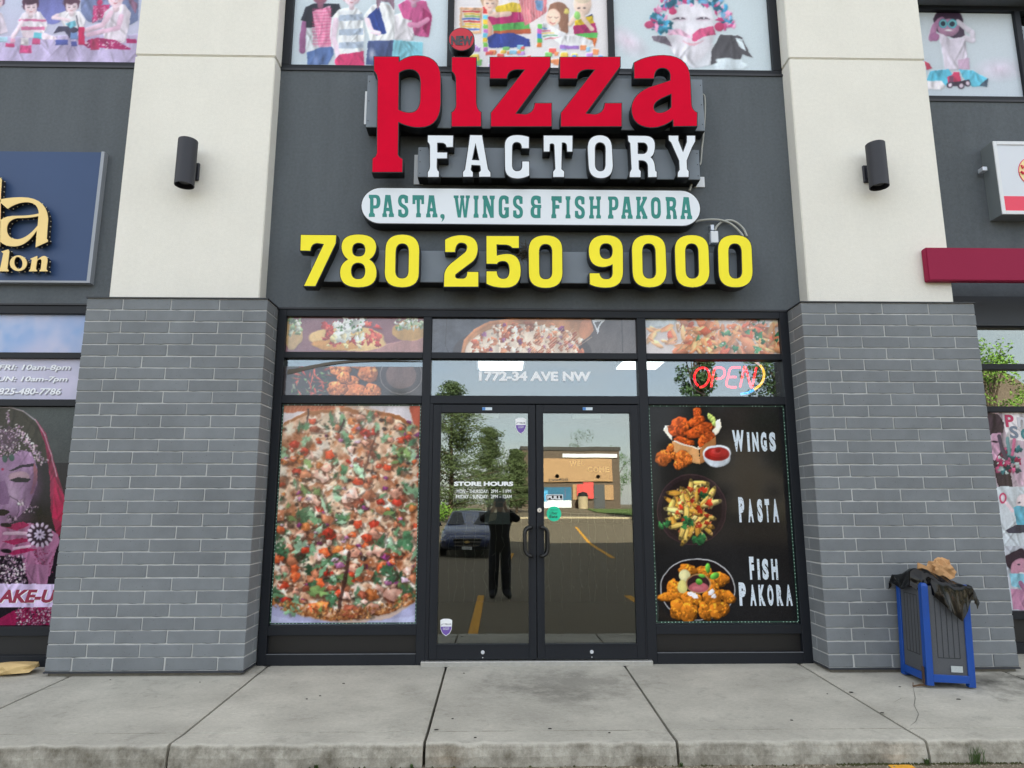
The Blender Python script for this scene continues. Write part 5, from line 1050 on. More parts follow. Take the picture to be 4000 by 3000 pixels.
for c, q in (((40, 50, 110), [(630, 150), (690, 120), (700, 150), (650, 180)]), ((240, 206, 40), [(540, 175), (690, 135), (715, 200), (540, 225)]), ((186, 40, 110), [(530, 222), (720, 198), (735, 285), (535, 295)]), ((96, 200, 96), [(530, 292), (738, 282), (735, 335), (620, 320)]), ((232, 116, 50), [(630, 325), (735, 330), (715, 412), (690, 350)])): p.poly(c, q)
p.line((242, 214, 198), [(500, 210), (555, 130), (600, 110)], 40); p.line((242, 214, 198), [(690, 250), (620, 170), (600, 120)], 40); p.ell((140, 200, 110), 565, 130, 26, 36)
blocks(p, (-500, 390, 800, 560), 70, (24, 60)); 
for k, c in enumerate(((240, 130, 60), (90, 190, 90), (70, 130, 214), (206, 100, 190), (110, 200, 100))): p.poly(c, [(218, 370 - 40 * k), (258, 370 - 40 * k), (258, 410 - 40 * k), (218, 410 - 40 * k)])
p.poly((160, 120, 200), [(415, 390), (580, 395), (580, 425), (415, 422)]); p.fr(R2)
for k in range(8): p.poly([(110, 200, 230), (240, 200, 60), (120, 200, 90), (200, 120, 200)][k % 4], [(1962, 130 + 40 * k), (2000, 130 + 40 * k), (2000, 168 + 40 * k), (1962, 168 + 40 * k)])
p.relief(.42, r=1); p.soften(); p.grain(3); p.build('window_print', 'colourful upper window print of children playing with wooden blocks', m_matte)

p = Print(1.138, 2.72, 5.515, 6.36, YU, seed=44); p.vgrad((206, 220, 228), (208, 222, 230)); p.fr(R3)
p.ell((226, 212, 228), 1000, 360, 240, 120, .6, soft=1); p.ell((218, 216, 226), 1540, 230, 225, 330, soft=.12); p.ell((216, 200, 214), 1545, 330, 160, 90, soft=1)
p.poly((216, 214, 224), [(1350, 380), (1740, 380), (1720, 560), (1560, 590), (1420, 500)], .7); p.poly((58, 54, 60), [(1800, 300), (1945, 305), (1990, 330), (2040, 440), (2080, 500), (1990, 470), (1960, 540), (1900, 520), (1800, 530), (1720, 560), (1725, 430)], .85); p.poly((206, 218, 226), [(1930, 330), (1990, 340), (2020, 440), (1960, 400)]); p.ell((206, 218, 226), 1880, 560, 140, 60, wob=.2); p.poly((110, 96, 112), [(1205, 312), (1330, 310), (1385, 400), (1290, 375), (1220, 350)], .9)
for k in range(150):
    a = p.r.uniform(2.9, 6.5); rr2 = p.r.normal(1, .1); x, y = 1555 + 310 * rr2 * math.cos(a), 190 + 200 * rr2 * math.sin(a)
    c = [(40, 120, 140), (60, 150, 196), (206, 80, 140), (226, 160, 196), (30, 96, 120), (120, 176, 214), (190, 60, 116)][p.r.randint(7)]; p.ell(c, x, y, p.r.uniform(12, 42), p.r.uniform(10, 26), p.r.uniform(0, 3), wob=.35)
p.blobs(16, [(30, 110, 130), (60, 150, 190)], (1270, 190, 1370, 290), (14, 30)); p.ell((196, 60, 110), 1390, 95, 34, 30); p.ell((190, 70, 116), 1185, 215, 42, 30); p.ell((190, 56, 104), 1790, 230, 42, 40)
p.poly((206, 84, 130), [(1555, 350), (1560, 300), (1620, 250), (1735, 225), (1762, 300), (1660, 315), (1580, 358)]); p.poly((232, 176, 206), [(1350, 250), (1450, 250), (1540, 310), (1545, 330), (1440, 300), (1350, 300)], .8)
for x in (1445, 1650): p.ell((190, 172, 188), x, 165, 80, 24, soft=.8); p.poly((96, 84, 98), [(x - 62, 168), (x - 20, 150), (x + 30, 152), (x + 62, 170), (x + 20, 166), (x - 20, 168)]); p.ell((56, 48, 60), x + 4, 160, 18, 9); p.ell((230, 230, 236), x + 8, 158, 8, 8)
p.line((206, 150, 168), [(1475, 358), (1520, 376), (1600, 378), (1650, 352)], 7, .8); p.poly((214, 168, 184), [(1490, 366), (1560, 372), (1640, 360), (1580, 394), (1530, 392)]); p.relief(.42, r=1); p.soften(); p.grain(3)
p.build('window_print', 'upper window print of a smiling face painted with flowers', m_matte)

p = Print(4.10, 5.514, 5.487, 6.495, .378, seed=45); p.vgrad((204, 214, 222), (196, 208, 220)); p.fr(R4)
p.ell((206, 196, 214), 2000, 600, 250, 120, soft=1); p.ell((62, 44, 66), 1558, 190, 126, 122, wob=.05); p.poly((62, 44, 66), [(1450, 200), (1690, 220), (1700, 310), (1610, 330), (1490, 290)]); p.ell((176, 130, 162), 1560, 240, 92, 76, shade=.2); p.line((172, 122, 160), [(1500, 170), (1440, 230), (1410, 330)], 54); p.line((206, 200, 214), [(1640, 190), (1760, 280), (1770, 350), (1700, 330)], 46)
p.poly((214, 206, 222), [(1470, 280), (1520, 300), (1570, 340), (1650, 320), (1700, 330), (1745, 600), (1530, 600), (1500, 420)]); p.poly((196, 150, 186), [(1640, 520), (1740, 500), (1745, 600), (1650, 600)], .6); p.ell((160, 104, 146), 1440, 320, 40, 36)
for x in (1514, 1592): p.ell((60, 160, 180), x, 205, 38, 38); p.ell((130, 206, 216), x, 203, 32, 32); p.ell((40, 50, 66), x, 205, 22, 22)
p.ell((230, 230, 236), 1560, 262, 32, 9); p.poly((90, 186, 216), [(1368, 690), (1400, 620), (1560, 592), (1600, 660), (1540, 740), (1400, 700)]); p.poly((100, 196, 226), [(1650, 600), (1780, 610), (1900, 680), (1890, 750), (1760, 745), (1690, 680)]); p.poly((70, 90, 110), [(1830, 740), (1900, 670), (1895, 755)]); p.poly((226, 222, 230), [(1375, 700), (1500, 700), (1530, 740), (1500, 775), (1380, 775)])
p.poly((206, 56, 100), [(1545, 665), (1590, 650), (1600, 620), (1650, 622), (1672, 690), (1660, 720), (1560, 730)]); p.poly((110, 60, 90), [(1565, 660), (1605, 660), (1605, 720), (1560, 718)]); p.poly((50, 36, 54), [(1540, 720), (1740, 690), (1745, 730), (1560, 750)])
for x, y, r in ((1570, 735, 26), (1668, 738, 30), (1722, 722, 27)): p.ell((46, 32, 48), x, y, r, r); p.ell((216, 200, 216), x + 4, y, r * .6, r * .65)
p.poly((196, 60, 90), [(1352, 530), (1390, 545), (1420, 590), (1375, 605)]); p.relief(.42, r=1); p.soften(); p.grain(3); p.build('window_print', 'upper right window print of a child with toy binoculars', m_matte)

# --- salon prints on the left
p = Print(-5.2, -3.60, .285, 2.136, YP, seed=51); p.vgrad((86, 94, 92), (34, 26, 38)); n1 = p.noise(4, 2); p.c += (n1[..., None] - .5) * 26; p.fr(A1)
p.poly((30, 24, 34), [(-600, 680), (680, 680), (520, 2100), (-600, 2100)]); p.poly((62, 56, 42), [(-400, 200), (60, 195), (200, 240), (330, 350), (400, 450), (440, 650), (300, 700), (-400, 700)], .8)
p.poly((150, 36, 76), [(300, 300), (400, 430), (470, 680), (560, 980), (545, 1200), (500, 1350), (440, 1100), (430, 800), (390, 500)]); p.poly((190, 30, 84), [(470, 800), (562, 985), (540, 1200), (450, 1150)])
p.line((216, 196, 206), [(-100, 200), (80, 200), (200, 235), (300, 310), (390, 440), (440, 600), (490, 800)], 9, .7)
p.poly((176, 138, 178), [(-500, 560), (60, 640), (180, 570), (270, 590), (320, 720), (325, 860), (250, 1060), (120, 1190), (-60, 1240), (-500, 1200)]); p.poly((206, 110, 96), [(290, 680), (322, 740), (324, 830), (290, 940), (262, 960), (290, 830)], .6); p.ell((206, 172, 206), 70, 900, 130, 170, soft=1, a=.8); p.ell((112, 78, 118), -20, 900, 110, 260, soft=1, a=.8); p.ell((96, 60, 96), 300, 900, 90, 240, .1, soft=1, a=.85); p.ell((120, 84, 120), 120, 1150, 220, 90, soft=1, a=.8); p.ell((214, 184, 212), 130, 960, 70, 90, soft=1, a=.7); p.ell((150, 110, 150), 120, 660, 190, 60, soft=1, a=.6)
p.poly((40, 26, 44), [(75, 750), (170, 700), (290, 690), (290, 715), (180, 722), (90, 755)]); p.ell((196, 160, 176), 165, 800, 90, 46); p.poly((28, 20, 34), [(80, 830), (160, 808), (270, 820), (240, 850), (140, 856)]); p.ell((178, 40, 90), 22, 735, 11, 11); p.poly((120, 80, 126), [(-20, 850), (40, 830), (90, 980), (70, 1040), (-20, 1040)], .6); p.poly((34, 16, 30), [(-60, 1075), (60, 1085), (86, 1105), (40, 1135), (-60, 1140)])
J = [(236, 206, 220), (206, 176, 206), (250, 236, 240), (140, 110, 140), (190, 150, 176)]
p.blobs(16, J, (50, 225, 78, 350), (6, 11)); p.ell((110, 80, 106), 60, 480, 90, 100, a=.6); p.blobs(230, J + [(90, 66, 90)], (-60, 360, 180, 620), (3, 9)); p.ell((70, 96, 90), 40, 648, 22, 30); p.ell((70, 96, 90), 100, 635, 26, 30)
for k in range(110): t = p.r.rand(); p.ell(J[p.r.randint(5)], 130 + 250 * t + p.r.normal(0, 18), 390 + 300 * t ** 1.3 + p.r.normal(0, 26), p.r.uniform(5, 12), p.r.uniform(4, 9), p.r.uniform(0, 3))
p.line((70, 50, 74), [(90, 965), (150, 1010), (165, 1100), (140, 1160)], 5); p.blobs(12, J, (140, 1005, 195, 1060), (6, 14)); p.blobs(26, J, (200, 1050, 330, 1110), (4, 8)); p.blobs(16, [(60, 44, 66), (180, 150, 176)], (60, 1140, 150, 1190), (7, 15))
p.poly((182, 118, 158), [(-300, 1240), (60, 1210), (260, 1200), (420, 1240), (500, 1300), (520, 1360), (480, 1440), (430, 1660), (220, 1660), (190, 1500), (-300, 1460)]); p.poly((176, 40, 96), [(20, 1230), (200, 1190), (260, 1215), (150, 1270)]); p.poly((176, 40, 96), [(20, 1360), (200, 1330), (300, 1345), (120, 1390)]); p.poly((176, 40, 96), [(60, 1460), (200, 1410), (330, 1430), (110, 1480)]); p.line((226, 190, 214), [(40, 1290), (230, 1290)], 30); p.line((226, 190, 214), [(120, 1420), (260, 1400)], 22)
for q in ((10, 1195, 96, 1238), (18, 1420, 90, 1465)): p.ell((24, 18, 28), (q[0] + q[2]) / 2, (q[1] + q[3]) / 2, 46, 20, .1)
p.blobs(50, [(150, 60, 100)], (300, 1420, 460, 1640), (4, 8))
p.ell((60, 40, 60), 345, 1305, 110, 100); p.ell((40, 30, 48), 345, 1305, 64, 58)
for k in range(14): a = k / 14 * 6.28; p.ell((226, 206, 232), 345 + 95 * math.cos(a), 1305 + 90 * math.sin(a), 22, 13, a)
for k in range(9): a = k / 9 * 6.28; p.ell((216, 200, 230), 345 + 32 * math.cos(a), 1305 + 30 * math.sin(a), 20, 10, a)
p.blobs(700, J + [(60, 44, 60), (96, 72, 92), (70, 50, 70)], (-200, 1480, 230, 1840), (4, 11)); p.poly((176, 120, 158), [(220, 1560), (420, 1560), (400, 1900), (280, 1900)]); p.poly((150, 30, 80), [(-100, 2080), (120, 1960), (330, 1900), (460, 1860), (440, 2100), (-100, 2100)])
p.blobs(380, J + [(40, 24, 36), (90, 40, 66), (60, 30, 46), (110, 70, 96)], (140, 1900, 460, 2100), (3, 8))
p.c *= .86; p.fr((0, 2250)); p.poly((206, 188, 226), [(-600, 68), (520, 68), (520, 272), (-600, 272)]); p.poly((216, 196, 230), [(280, 68), (400, 68), (340, 272), (290, 272)], .6); p.relief(.55, amp=.3, spec=.06); p.grain(4)
br_ = p.build('window_print', 'dark salon window print of a bride in red veil and jewellery', m_gloss)
text('lettering', 'AKE-UP', zf((0, 2250), (-8, 118)), zf((0, 2250), (560, 232)), YP - .003, M('maroon_ink', (138, 22, 62), .5), br_, bold=.04, shear=.2)
text('lettering_shadow', 'AKE-UP', zf((0, 2250), (0, 122)), zf((0, 2250), (568, 236)), YP - .0016, M('white_ink', (238, 236, 244), .5), br_, bold=.05, shear=.2, depth=.001)
p = Print(-7.9, -3.60, 2.622, 2.988, YP, seed=52, step=.012); n1, n2 = p.noise(1.3, 5), p.noise(2.6, 9); p.fr((0, 0), 1)
t = np.clip((n1 - .3) * 2.4, 0, 1)[..., None]; p.c = np.array([206, 200, 222]) * (1 - t) + np.array([128, 166, 216]) * t; t = np.clip((n2 - .45) * 2.5, 0, 1)[..., None]; p.c = p.c * (1 - t * .7) + np.array([226, 214, 226]) * t * .7
p.build('window_print', 'blue and pink cloudy sky print in the top salon transom', m_gloss)
p = Print(-7.9, -3.60, 2.198, 2.574, YP, seed=53, step=.012); n1, n2 = p.noise(2, 15), p.noise(4, 19)
t = n1[..., None]; p.c = np.array([176, 186, 202]) * (1 - t) + np.array([206, 198, 226]) * t; p.c += (n2[..., None] - .5) * 40
hr = p.build('window_print', 'cloudy salon transom print with opening hours and phone number', m_gloss)
m_hs = M('hours_shadow', (140, 140, 156), .5); m_hw = M('hours_white', (240, 244, 250), .5)
for s_, a, c in (('FRI: 10am-8pm', (-10, 1490), (606, 1552)), ('UN: 10am-7pm', (-20, 1592), (580, 1650)), ('825-480-7786', (-10, 1693), (522, 1752))):
    text('lettering', s_, zf(R5, a), zf(R5, c), YP - .004, m_hw, hr, bold=.022, shear=.2)
    text('lettering_shadow', s_, zf(R5, (a[0] + 10, a[1] + 8)), zf(R5, (c[0] + 10, c[1] + 8)), YP - .0015, m_hs, hr, bold=.022, shear=.2, depth=.001)

# --- preschool print on the right
p = Print(4.45, 5.25, .33, 2.155, .368, seed=61); p.c[:] = (214, 208, 216); p.fr(A4)
p.poly((196, 176, 190), [(1900, 240), (2300, 240), (2300, 885), (1960, 885)]); p.poly((232, 226, 232), [(2020, 245), (2300, 245), (2300, 500), (2060, 480)]); p.poly((74, 60, 70), [(1890, 240), (1990, 260), (2040, 330), (2030, 420), (1960, 440), (1900, 440)]); p.poly((64, 52, 62), [(1970, 500), (2080, 700), (2120, 885), (1990, 885), (1900, 500)]); p.poly((214, 168, 196), [(1930, 430), (2010, 420), (2020, 560), (1960, 660), (1930, 640)]); p.ell((50, 40, 52), 1960, 500, 26, 9)
p.poly((206, 176, 196), [(2060, 700), (2160, 640), (2300, 640), (2300, 830), (2180, 880)]); p.blobs(60, [(60, 110, 120), (150, 40, 80), (40, 60, 70), (190, 206, 206), (206, 96, 140)], (1985, 560, 2170, 770), (10, 30)); p.line((90, 76, 96), [(1995, 450), (2020, 560), (2060, 640)], 34); p.line((120, 160, 166), [(2070, 470), (2085, 600)], 30); p.line((206, 110, 150), [(2130, 480), (2110, 610)], 26)
p.poly((206, 214, 222), [(1960, 886), (2300, 886), (2300, 1400), (2000, 1400)]); p.ell((196, 50, 96), 2030, 988, 33, 46); p.ell((214, 206, 216), 2030, 988, 20, 31); p.line((226, 206, 216), [(2060, 1030), (2110, 1095)], 30); p.ell((232, 216, 222), 2200, 1020, 55, 70); p.ell((60, 50, 66), 2170, 1028, 10, 6); p.poly((100, 186, 214), [(2120, 1070), (2160, 1050), (2300, 1080), (2300, 1230), (2150, 1225), (2130, 1120)]); p.poly((70, 70, 86), [(2050, 1260), (2140, 1215), (2300, 1225), (2300, 1290), (2080, 1290)])
p.poly((196, 200, 210), [(2030, 1400), (2300, 1400), (2300, 2000), (2060, 2000)]); p.ell((62, 50, 58), 2160, 1530, 105, 100, wob=.15); p.ell((190, 140, 160), 2180, 1600, 84, 96); p.ell((50, 40, 50), 2165, 1560, 12, 7); p.ell((240, 236, 240), 2190, 1640, 26, 12); p.fr((3000, 2250)); p.poly((150, 206, 226), [(2085, -20), (2200, -20), (2300, 20), (2300, 120), (2110, 90)]); p.poly((196, 140, 170), [(2095, 110), (2300, 120), (2300, 300), (2120, 290)]); p.line((170, 116, 150), [(2180, 60), (2250, 160)], 40); p.relief(.55, amp=.3, spec=.06); p.grain(4)
ps = p.build('window_print', 'preschool window print of painted hands and babies at the right edge', m_gloss)
for s_, a, c, col in (('P', (2045, 265), (2132, 372), (190, 50, 96)), ('n', (2150, 285), (2232, 372), (206, 206, 216)), ('S', (2082, 362), (2170, 470), (120, 132, 150)), ('c', (2180, 385), (2260, 482), (60, 130, 136))):
    text('lettering', s_, zf(A4, a), zf(A4, c), .364, M('ps_' + s_, col, .5), ps, bold=.03)

# ------------------------------------------------------------------ lettering and stickers on the doors
YD = .0150                                  # outer face of the door glass is at .018
m_vin = M('white_vinyl', (240, 243, 246), .5)
hd = thing('address_lettering', 'white vinyl street address 1772-34 AVE NW on the transom above the doors', 'lettering', (.3, .05, 2.4))
text('lettering', '1772-34 AVE NW', (1871, 1450), (2308, 1490), .046, m_vin, hd, bold=.045)
sh = thing('store_hours_lettering', 'white vinyl STORE HOURS lettering on the left door glass', 'lettering', (-.1, .02, 1.6))
k1 = 936 / 440
def dk(p): return 1680 + p[0] / k1, 1600 + p[1] / k1
text('lettering', 'STORE HOURS', dk((200, 598)), dk((692, 635)), YD, m_vin, sh, bold=.055)
for s_, a, c in (('MON \u2013 THURSDAY:', (222, 664), (486, 694)), ('2PM \u2013 11PM', (506, 664), (673, 692)), ('FRIDAY \u2013 SUNDAY:', (217, 708), (484, 738)), ('2PM \u2013 12AM', (506, 708), (678, 737))): text('lettering', s_, dk(a), dk(c), YD, m_vin, sh, bold=.008)
pl = thing('pull_sticker', 'black PULL sticker with white border on the right door', 'sticker', (.5, .02, 1.35))
kq = 1217 / 440
def dq(p): return 2080 + p[0] / kq, 1600 + p[1] / kq
(x0, z1), (x1, z0) = at(*dq((145, 918)), YD), at(*dq((330, 983)), YD)
MB().box(x0, x1, YD + .0015, YD + .0025, z0, z1).build('border', m_vin, pl); MB().box(x0 + .006, x1 - .006, YD + .0003, YD + .0012, z0 + .006, z1 - .006).build('plate', m_black, pl)
text('lettering', 'PULL', dq((160, 932)), dq((316, 970)), YD - .001, m_vin, pl, bold=.04, depth=.001)
ue = thing('delivery_sticker', 'round mint green delivery sticker under the PULL sticker', 'sticker', (.5, .02, 1.2))
c_ = at(*dq((232, 1126)), YD); r_ = at(*dq((311, 1126)), YD)[0] - c_[0]
link('disc', glyph([disc(c_, r_)], YD + .001, .0015), M('mint', (22, 206, 160), .5), ue)
text('lettering', 'Uber', dq((187, 1100)), dq((272, 1133)), YD - .0005, M('sticker_ink', (24, 60, 56), .5), ue, bold=.0, depth=.001); text('lettering', 'Eats', dq((184, 1140)), dq((272, 1170)), YD - .0005, MATS['sticker_ink'], ue, bold=.02, depth=.001); text('lettering', 'ORDER WITH', dq((190, 1080)), dq((276, 1088)), YD - .0005, MATS['sticker_ink'], ue, bold=.01, depth=.001)
def shield(tl, br, lab):
    s = thing('security_sticker', lab, 'sticker', (0, .02, 1), 'security shield stickers on the left door')
    (x0, z1), (x1, z0) = at(*tl, YD), at(*br, YD); w, h = x1 - x0, z1 - z0
    def sh_(k): c = (x0 + w / 2, z0 + h / 2); P = [(-.5, .42), (-.25, .5), (.25, .5), (.5, .42), (.47, -.1), (.3, -.35), (0, -.5), (-.3, -.35), (-.47, -.1)]; return [(c[0] + a * w * k, c[1] + b_ * h * k) for a, b_ in P]
    link('shield', glyph([sh_(1)], YD + .001, .001), m_vin, s)
    zc_ = z0 + h * .55; P2 = [q for q in sh_(.92) if q[1] < zc_]; xs_ = [q[0] for q in sh_(.92)]
    low = [(x0 + w * .045, zc_), (x1 - w * .045, zc_)] + [q for q in sh_(.92) if q[1] < zc_]
    c = (x0 + w / 2, z0 + h / 2); low.sort(key=lambda q: math.atan2(q[1] - c[1] + .02, q[0] - c[0]))
    link('lower_half', glyph([low], YD - .0002, .001), M('sticker_purple', (112, 84, 168), .5), s)
    me = fit(textmesh('TELUS', .01), x0 + w * .36, x1 - w * .1, z1 - h * .36, z1 - h * .27, YD - .0005, .001); link('lettering', me, M('sticker_grey', (70, 66, 84), .5), s)
    sw = MB().tube([(x0 + w * .08, YD - .0005, z1 - h * .37), (x0 + w * .2, YD - .0005, z1 - h * .3), (x0 + w * .3, YD - .0005, z1 - h * .29)], .0016, 5); sw.build('swoosh', MATS['sticker_grey'], s)
    for t, a, b_ in (('CUSTOM', .50, .56), ('SECURITY', .58, .64)):
        me = fit(textmesh(t, .01), x0 + w * .24, x1 - w * .24, z1 - h * b_, z1 - h * a, YD - .0015, .001); link('lettering', me, m_vin, s)
shield(dk((709, 68)), dk((799, 203)), 'white and purple security shield sticker at the top of the left door')
shield((1000 + 1590 / 2.212 + 1, 2250 + 370 / 2.212), (1000 + 1693 / 2.212, 2250 + 520 / 2.212), 'white and purple security shield sticker at the bottom of the left door')
wl = thing('welcome_letters', 'gold glitter WELCOME letters hung inside the right door', 'lettering', (.8, .06, 1.9))
m_glit = M('gold_glitter', (240, 222, 150), .4, var=.3, vscale=220)
for ch, a, c in (('W', (400, 556), (478, 610)), ('E', (484, 552), (520, 607)), ('L', (526, 552), (560, 607)), ('C', (594, 618), (648, 674)), ('O', (656, 618), (712, 674)), ('M', (720, 618), (776, 674)), ('E', (786, 618), (830, 674))): text('letter', ch, dq(a), dq(c), .040, m_glit, wl, bold=.03)

# ------------------------------------------------------------------ neon sign behind the right transom
ne = thing('neon_open_sign', 'red neon OPEN sign with yellow and blue arc in the right transom', 'neon sign', (2, .13, 2.4))
kn = 2212 / 640
def np_(pts, Y=.13): return [(lambda q: (q[0], Y, q[1]))(at(2480 + p[0] / kn, 1380 + p[1] / kn, Y)) for p in pts]
m_neon = M('neon_red', (1.0, .006, .018, 1), .4, emit=1.0); m_ny = M('neon_yellow', (1, .5, .05, 1), .4, emit=.5); m_nb = M('neon_blue', (.01, .36, 1, 1), .4, emit=.5); m_no = M('neon_unlit', (150, 150, 140), .4); m_np = M('neon_pink', (1, .66, .62, 1), .4, emit=.2)
N_ = lambda pts, m, nm, r=.0095: MB().tube(smooth_path(np_(pts), 5), r, 8).build(nm, m, ne, smooth=True)
N_([(855, 440), (815, 385), (805, 300), (850, 220), (925, 195), (985, 225), (1005, 300), (985, 385), (930, 445), (875, 457)], m_neon, 'letter_tube')
N_([(1030, 455), (1050, 330), (1075, 220), (1105, 195), (1170, 195), (1210, 235), (1205, 300), (1160, 340), (1095, 345)], m_neon, 'letter_tube')
N_([(1425, 190), (1330, 190), (1285, 215), (1262, 300), (1238, 390), (1245, 438), (1290, 457), (1370, 457)], m_neon, 'letter_tube'); N_([(1265, 320), (1368, 320)], m_neon, 'letter_tube')
N_([(1420, 455), (1450, 320), (1475, 200), (1495, 195), (1530, 320), (1562, 440), (1582, 448), (1612, 320), (1640, 190)], m_neon, 'letter_tube')
N_([(1625, 115), (1690, 160)], m_np, 'arc_tube', .011); N_([(1690, 160), (1735, 230), (1742, 320), (1705, 410), (1640, 470), (1605, 492)], m_ny, 'arc_tube', .011); N_([(1605, 492), (1530, 530), (1430, 552)], m_nb, 'arc_tube', .011)
N_([(830, 195), (770, 245), (740, 320), (750, 410), (800, 480), (870, 530), (950, 565)], m_no, 'unlit_tube', .008)
x0, z0 = np_([(760, 560)])[0][::2]; x1, z1 = np_([(1740, 120)])[0][::2]
MB().frame(x0, x1, z0, z1, .012, .15, .16).build('backing_frame', M('neon_frame', (30, 30, 32), .5), ne)

# LED strips round the two big prints
m_led = M('led_bead', (190, 232, 214), .3); m_strip = M('led_strip', (40, 74, 62), .4)
for gx, lab in ((GX[0], 'thin strip of small lights framing the pizza print'), (GX[2], 'thin strip of small lights framing the menu print')):
    t_ = thing('led_strip', lab, 'light strip', (sum(gx) / 2, .03, .28), 'light strips round the big prints')
    MB().frame(gx[0] + .006, gx[1] - .006, .288, 2.166, .010, .033, .0365).build('strip', m_strip, t_)
    b = MB(); rr = random.Random(2)
    for k in range(int((gx[1] - gx[0]) / .03)): 
        for z in (.293, 2.161):
            if rr.random() < (.9 if z < 1 else .35): b.box(gx[0] + .02 + k * .03, gx[0] + .026 + k * .03, .029, .0325, z - .003, z + .003)
    for k in range(62):
        for x in (gx[0] + .011, gx[1] - .011):
            if rr.random() < .9: b.box(x - .003, x + .003, .029, .0325, .30 + k * .03, .306 + k * .03)
    o = b.build('beads', m_led, t_); o['kind'] = 'stuff'
# icicle light strings hanging inside the doors
for (xa, xb, lab) in ((-.48, .24, 'icicle light string hanging inside the left door'), (.43, 1.16, 'icicle light string hanging inside the right door')):
    t_ = thing('icicle_lights', lab, 'string lights', ((xa + xb) / 2, .2, 1.2), 'icicle lights inside the doors'); rr = random.Random(int(xa * 100))
    MB().tube([(xa, .2, 1.22), ((xa + xb) / 2, .2, 1.20), (xb, .2, 1.22)], .0015, 4).build('cord', M('clear_wire', (150, 152, 140), .5), t_)
    for k in range(9):
        x = xa + (xb - xa) * (k + .5) / 9 + rr.uniform(-.02, .02); b = MB(); pts = [(x, .2, 1.21)]; z = 1.21
        while z > .55 - rr.uniform(0, .15): z -= .07; pts.append((x + rr.gauss(0, .008), .2 + rr.gauss(0, .006), z))
        b.tube(pts, .0012, 4)
        for q in pts[1::2]: b.tube([q, (q[0] + rr.uniform(-.03, .03), q[1], q[2] - .025)], .0016, 4)
        b.build('strand', MATS['clear_wire'], t_)

# ------------------------------------------------------------------ litter bin
zg = wz(-.5); kt = 1272 / 460
def tb(p): return 3440 + p[0] / kt, 2130 + p[1] / kt
FC, FL, FR = atz(*tb((548, 1540)), zg), atz(*tb((252, 1392)), zg), atz(*tb((1000, 1545)), zg)
u = (FR - FC); wR = u.length; u.normalize(); v = Vector((-u.y, u.x, 0)); wL = max(.40, (FL - FC).dot(v))
if v.y < 0: v = -v
wL = abs((FL - FC).dot(v)); wL = min(max(wL, .38), .6)
hB = at(*tb((480, 428)), FC.y)[1] - zg
up = Vector((0, 0, 1)); pw = .025; FC = FC - u * pw; wR += 2 * pw; wL -= .03
TILT = Matrix.Translation(FC + u * wR / 2) @ Matrix.Rotation(rad(2.2), 4, 'Y') @ Matrix.Translation(-(FC + u * wR / 2) + up * .008)
tr = thing('litter_bin', 'square litter bin with blue posts and grey panels by the right pier', 'litter bin', tuple(FC + u * wR / 2 + v * wL / 2))
m_blue = M('blue_recycled_plastic', (8, 68, 152), .42, var=.08, vscale=5); m_gp = M('grey_textured_panel', (76, 79, 84), .7, var=.16, vscale=160, bump=.3, bscale=200)
crn = [FC, FC + u * wR, FC + u * wR + v * wL, FC + v * wL]
pw = .025
for i, c in enumerate(crn):
    s1 = 1 if i in (0, 3) else -1; s2 = 1 if i in (0, 1) else -1; cc = c + u * s1 * pw + v * s2 * pw; ht = hB
    b = MB(); sq = [(-pw, -pw), (pw, -pw), (pw, pw), (-pw, pw)]
    vs = [cc + u * a + v * q for a, q in sq] + [cc + u * a + v * q + up * (ht - .02) for a, q in sq] + [cc + u * a * .6 + v * q * .6 + up * ht for a, q in sq]
    b.add(vs, [(3, 2, 1, 0), (8, 9, 10, 11)] + [(j + r4, (j + 1) % 4 + r4, (j + 1) % 4 + r4 + 4, j + r4 + 4) for r4 in (0, 4) for j in range(4)])
    b.build('post', m_blue, tr, bevel=.003)
def panel(a, d, n, w):                      # face that starts at corner a, runs along d, outward normal n
    t0, t1 = 2 * pw, w - 2 * pw; mid = a + d * (w / 2) - n * .02; hw = (t1 - t0) / 2 + .004
    pn = MB().obox(mid + up * ((hB + .06) / 2), d * hw, n * .008, up * ((hB - .10) / 2)).build('panel', m_gp, tr)
    MB().obox(mid + up * .054 + n * .012, d * hw, n * .012, up * .027).build('rail', m_blue, tr, bevel=.003)
    g = MB(); gw = hw * .62
    for k in range(5): g.obox(mid + d * (-gw + 2 * gw * k / 4) + n * .0085 + up * (.19 + (hB - .28) / 2), d * .0022, n * .0012, up * ((hB - .30) / 2))
    for z in (.19 + (hB - .28) / 2 - (hB - .30) / 2, .19 + (hB - .28) / 2 + (hB - .30) / 2): g.obox(mid + n * .0087 + up * z, d * gw, n * .0012, up * .0025)
    g.build('panel_groove', M('groove_dark', (46, 48, 52), .9), pn)
    return mid, hw
panel(FC, u, -v, wR); panel(FC, v, -u, wL); panel(FC + v * wL, u, v, wR); panel(FC + u * wR, v, u, wL)
mid = FC + u * (wR - .13) - v * -.004 + up * .125
MB().obox(mid, u * .042, v * .0012, up * .022).build('label_sticker', M('foil_label', (176, 184, 186), .4, var=.1, vscale=60), tr)
MB().obox(FC - u * .012 + v * .03 + up * .07, u * .004, v * .012, up * .06).build('rusty_bracket', M('rust', (70, 52, 44), .8), tr)
tr.matrix_world = TILT @ Matrix.Translation(tr.location)
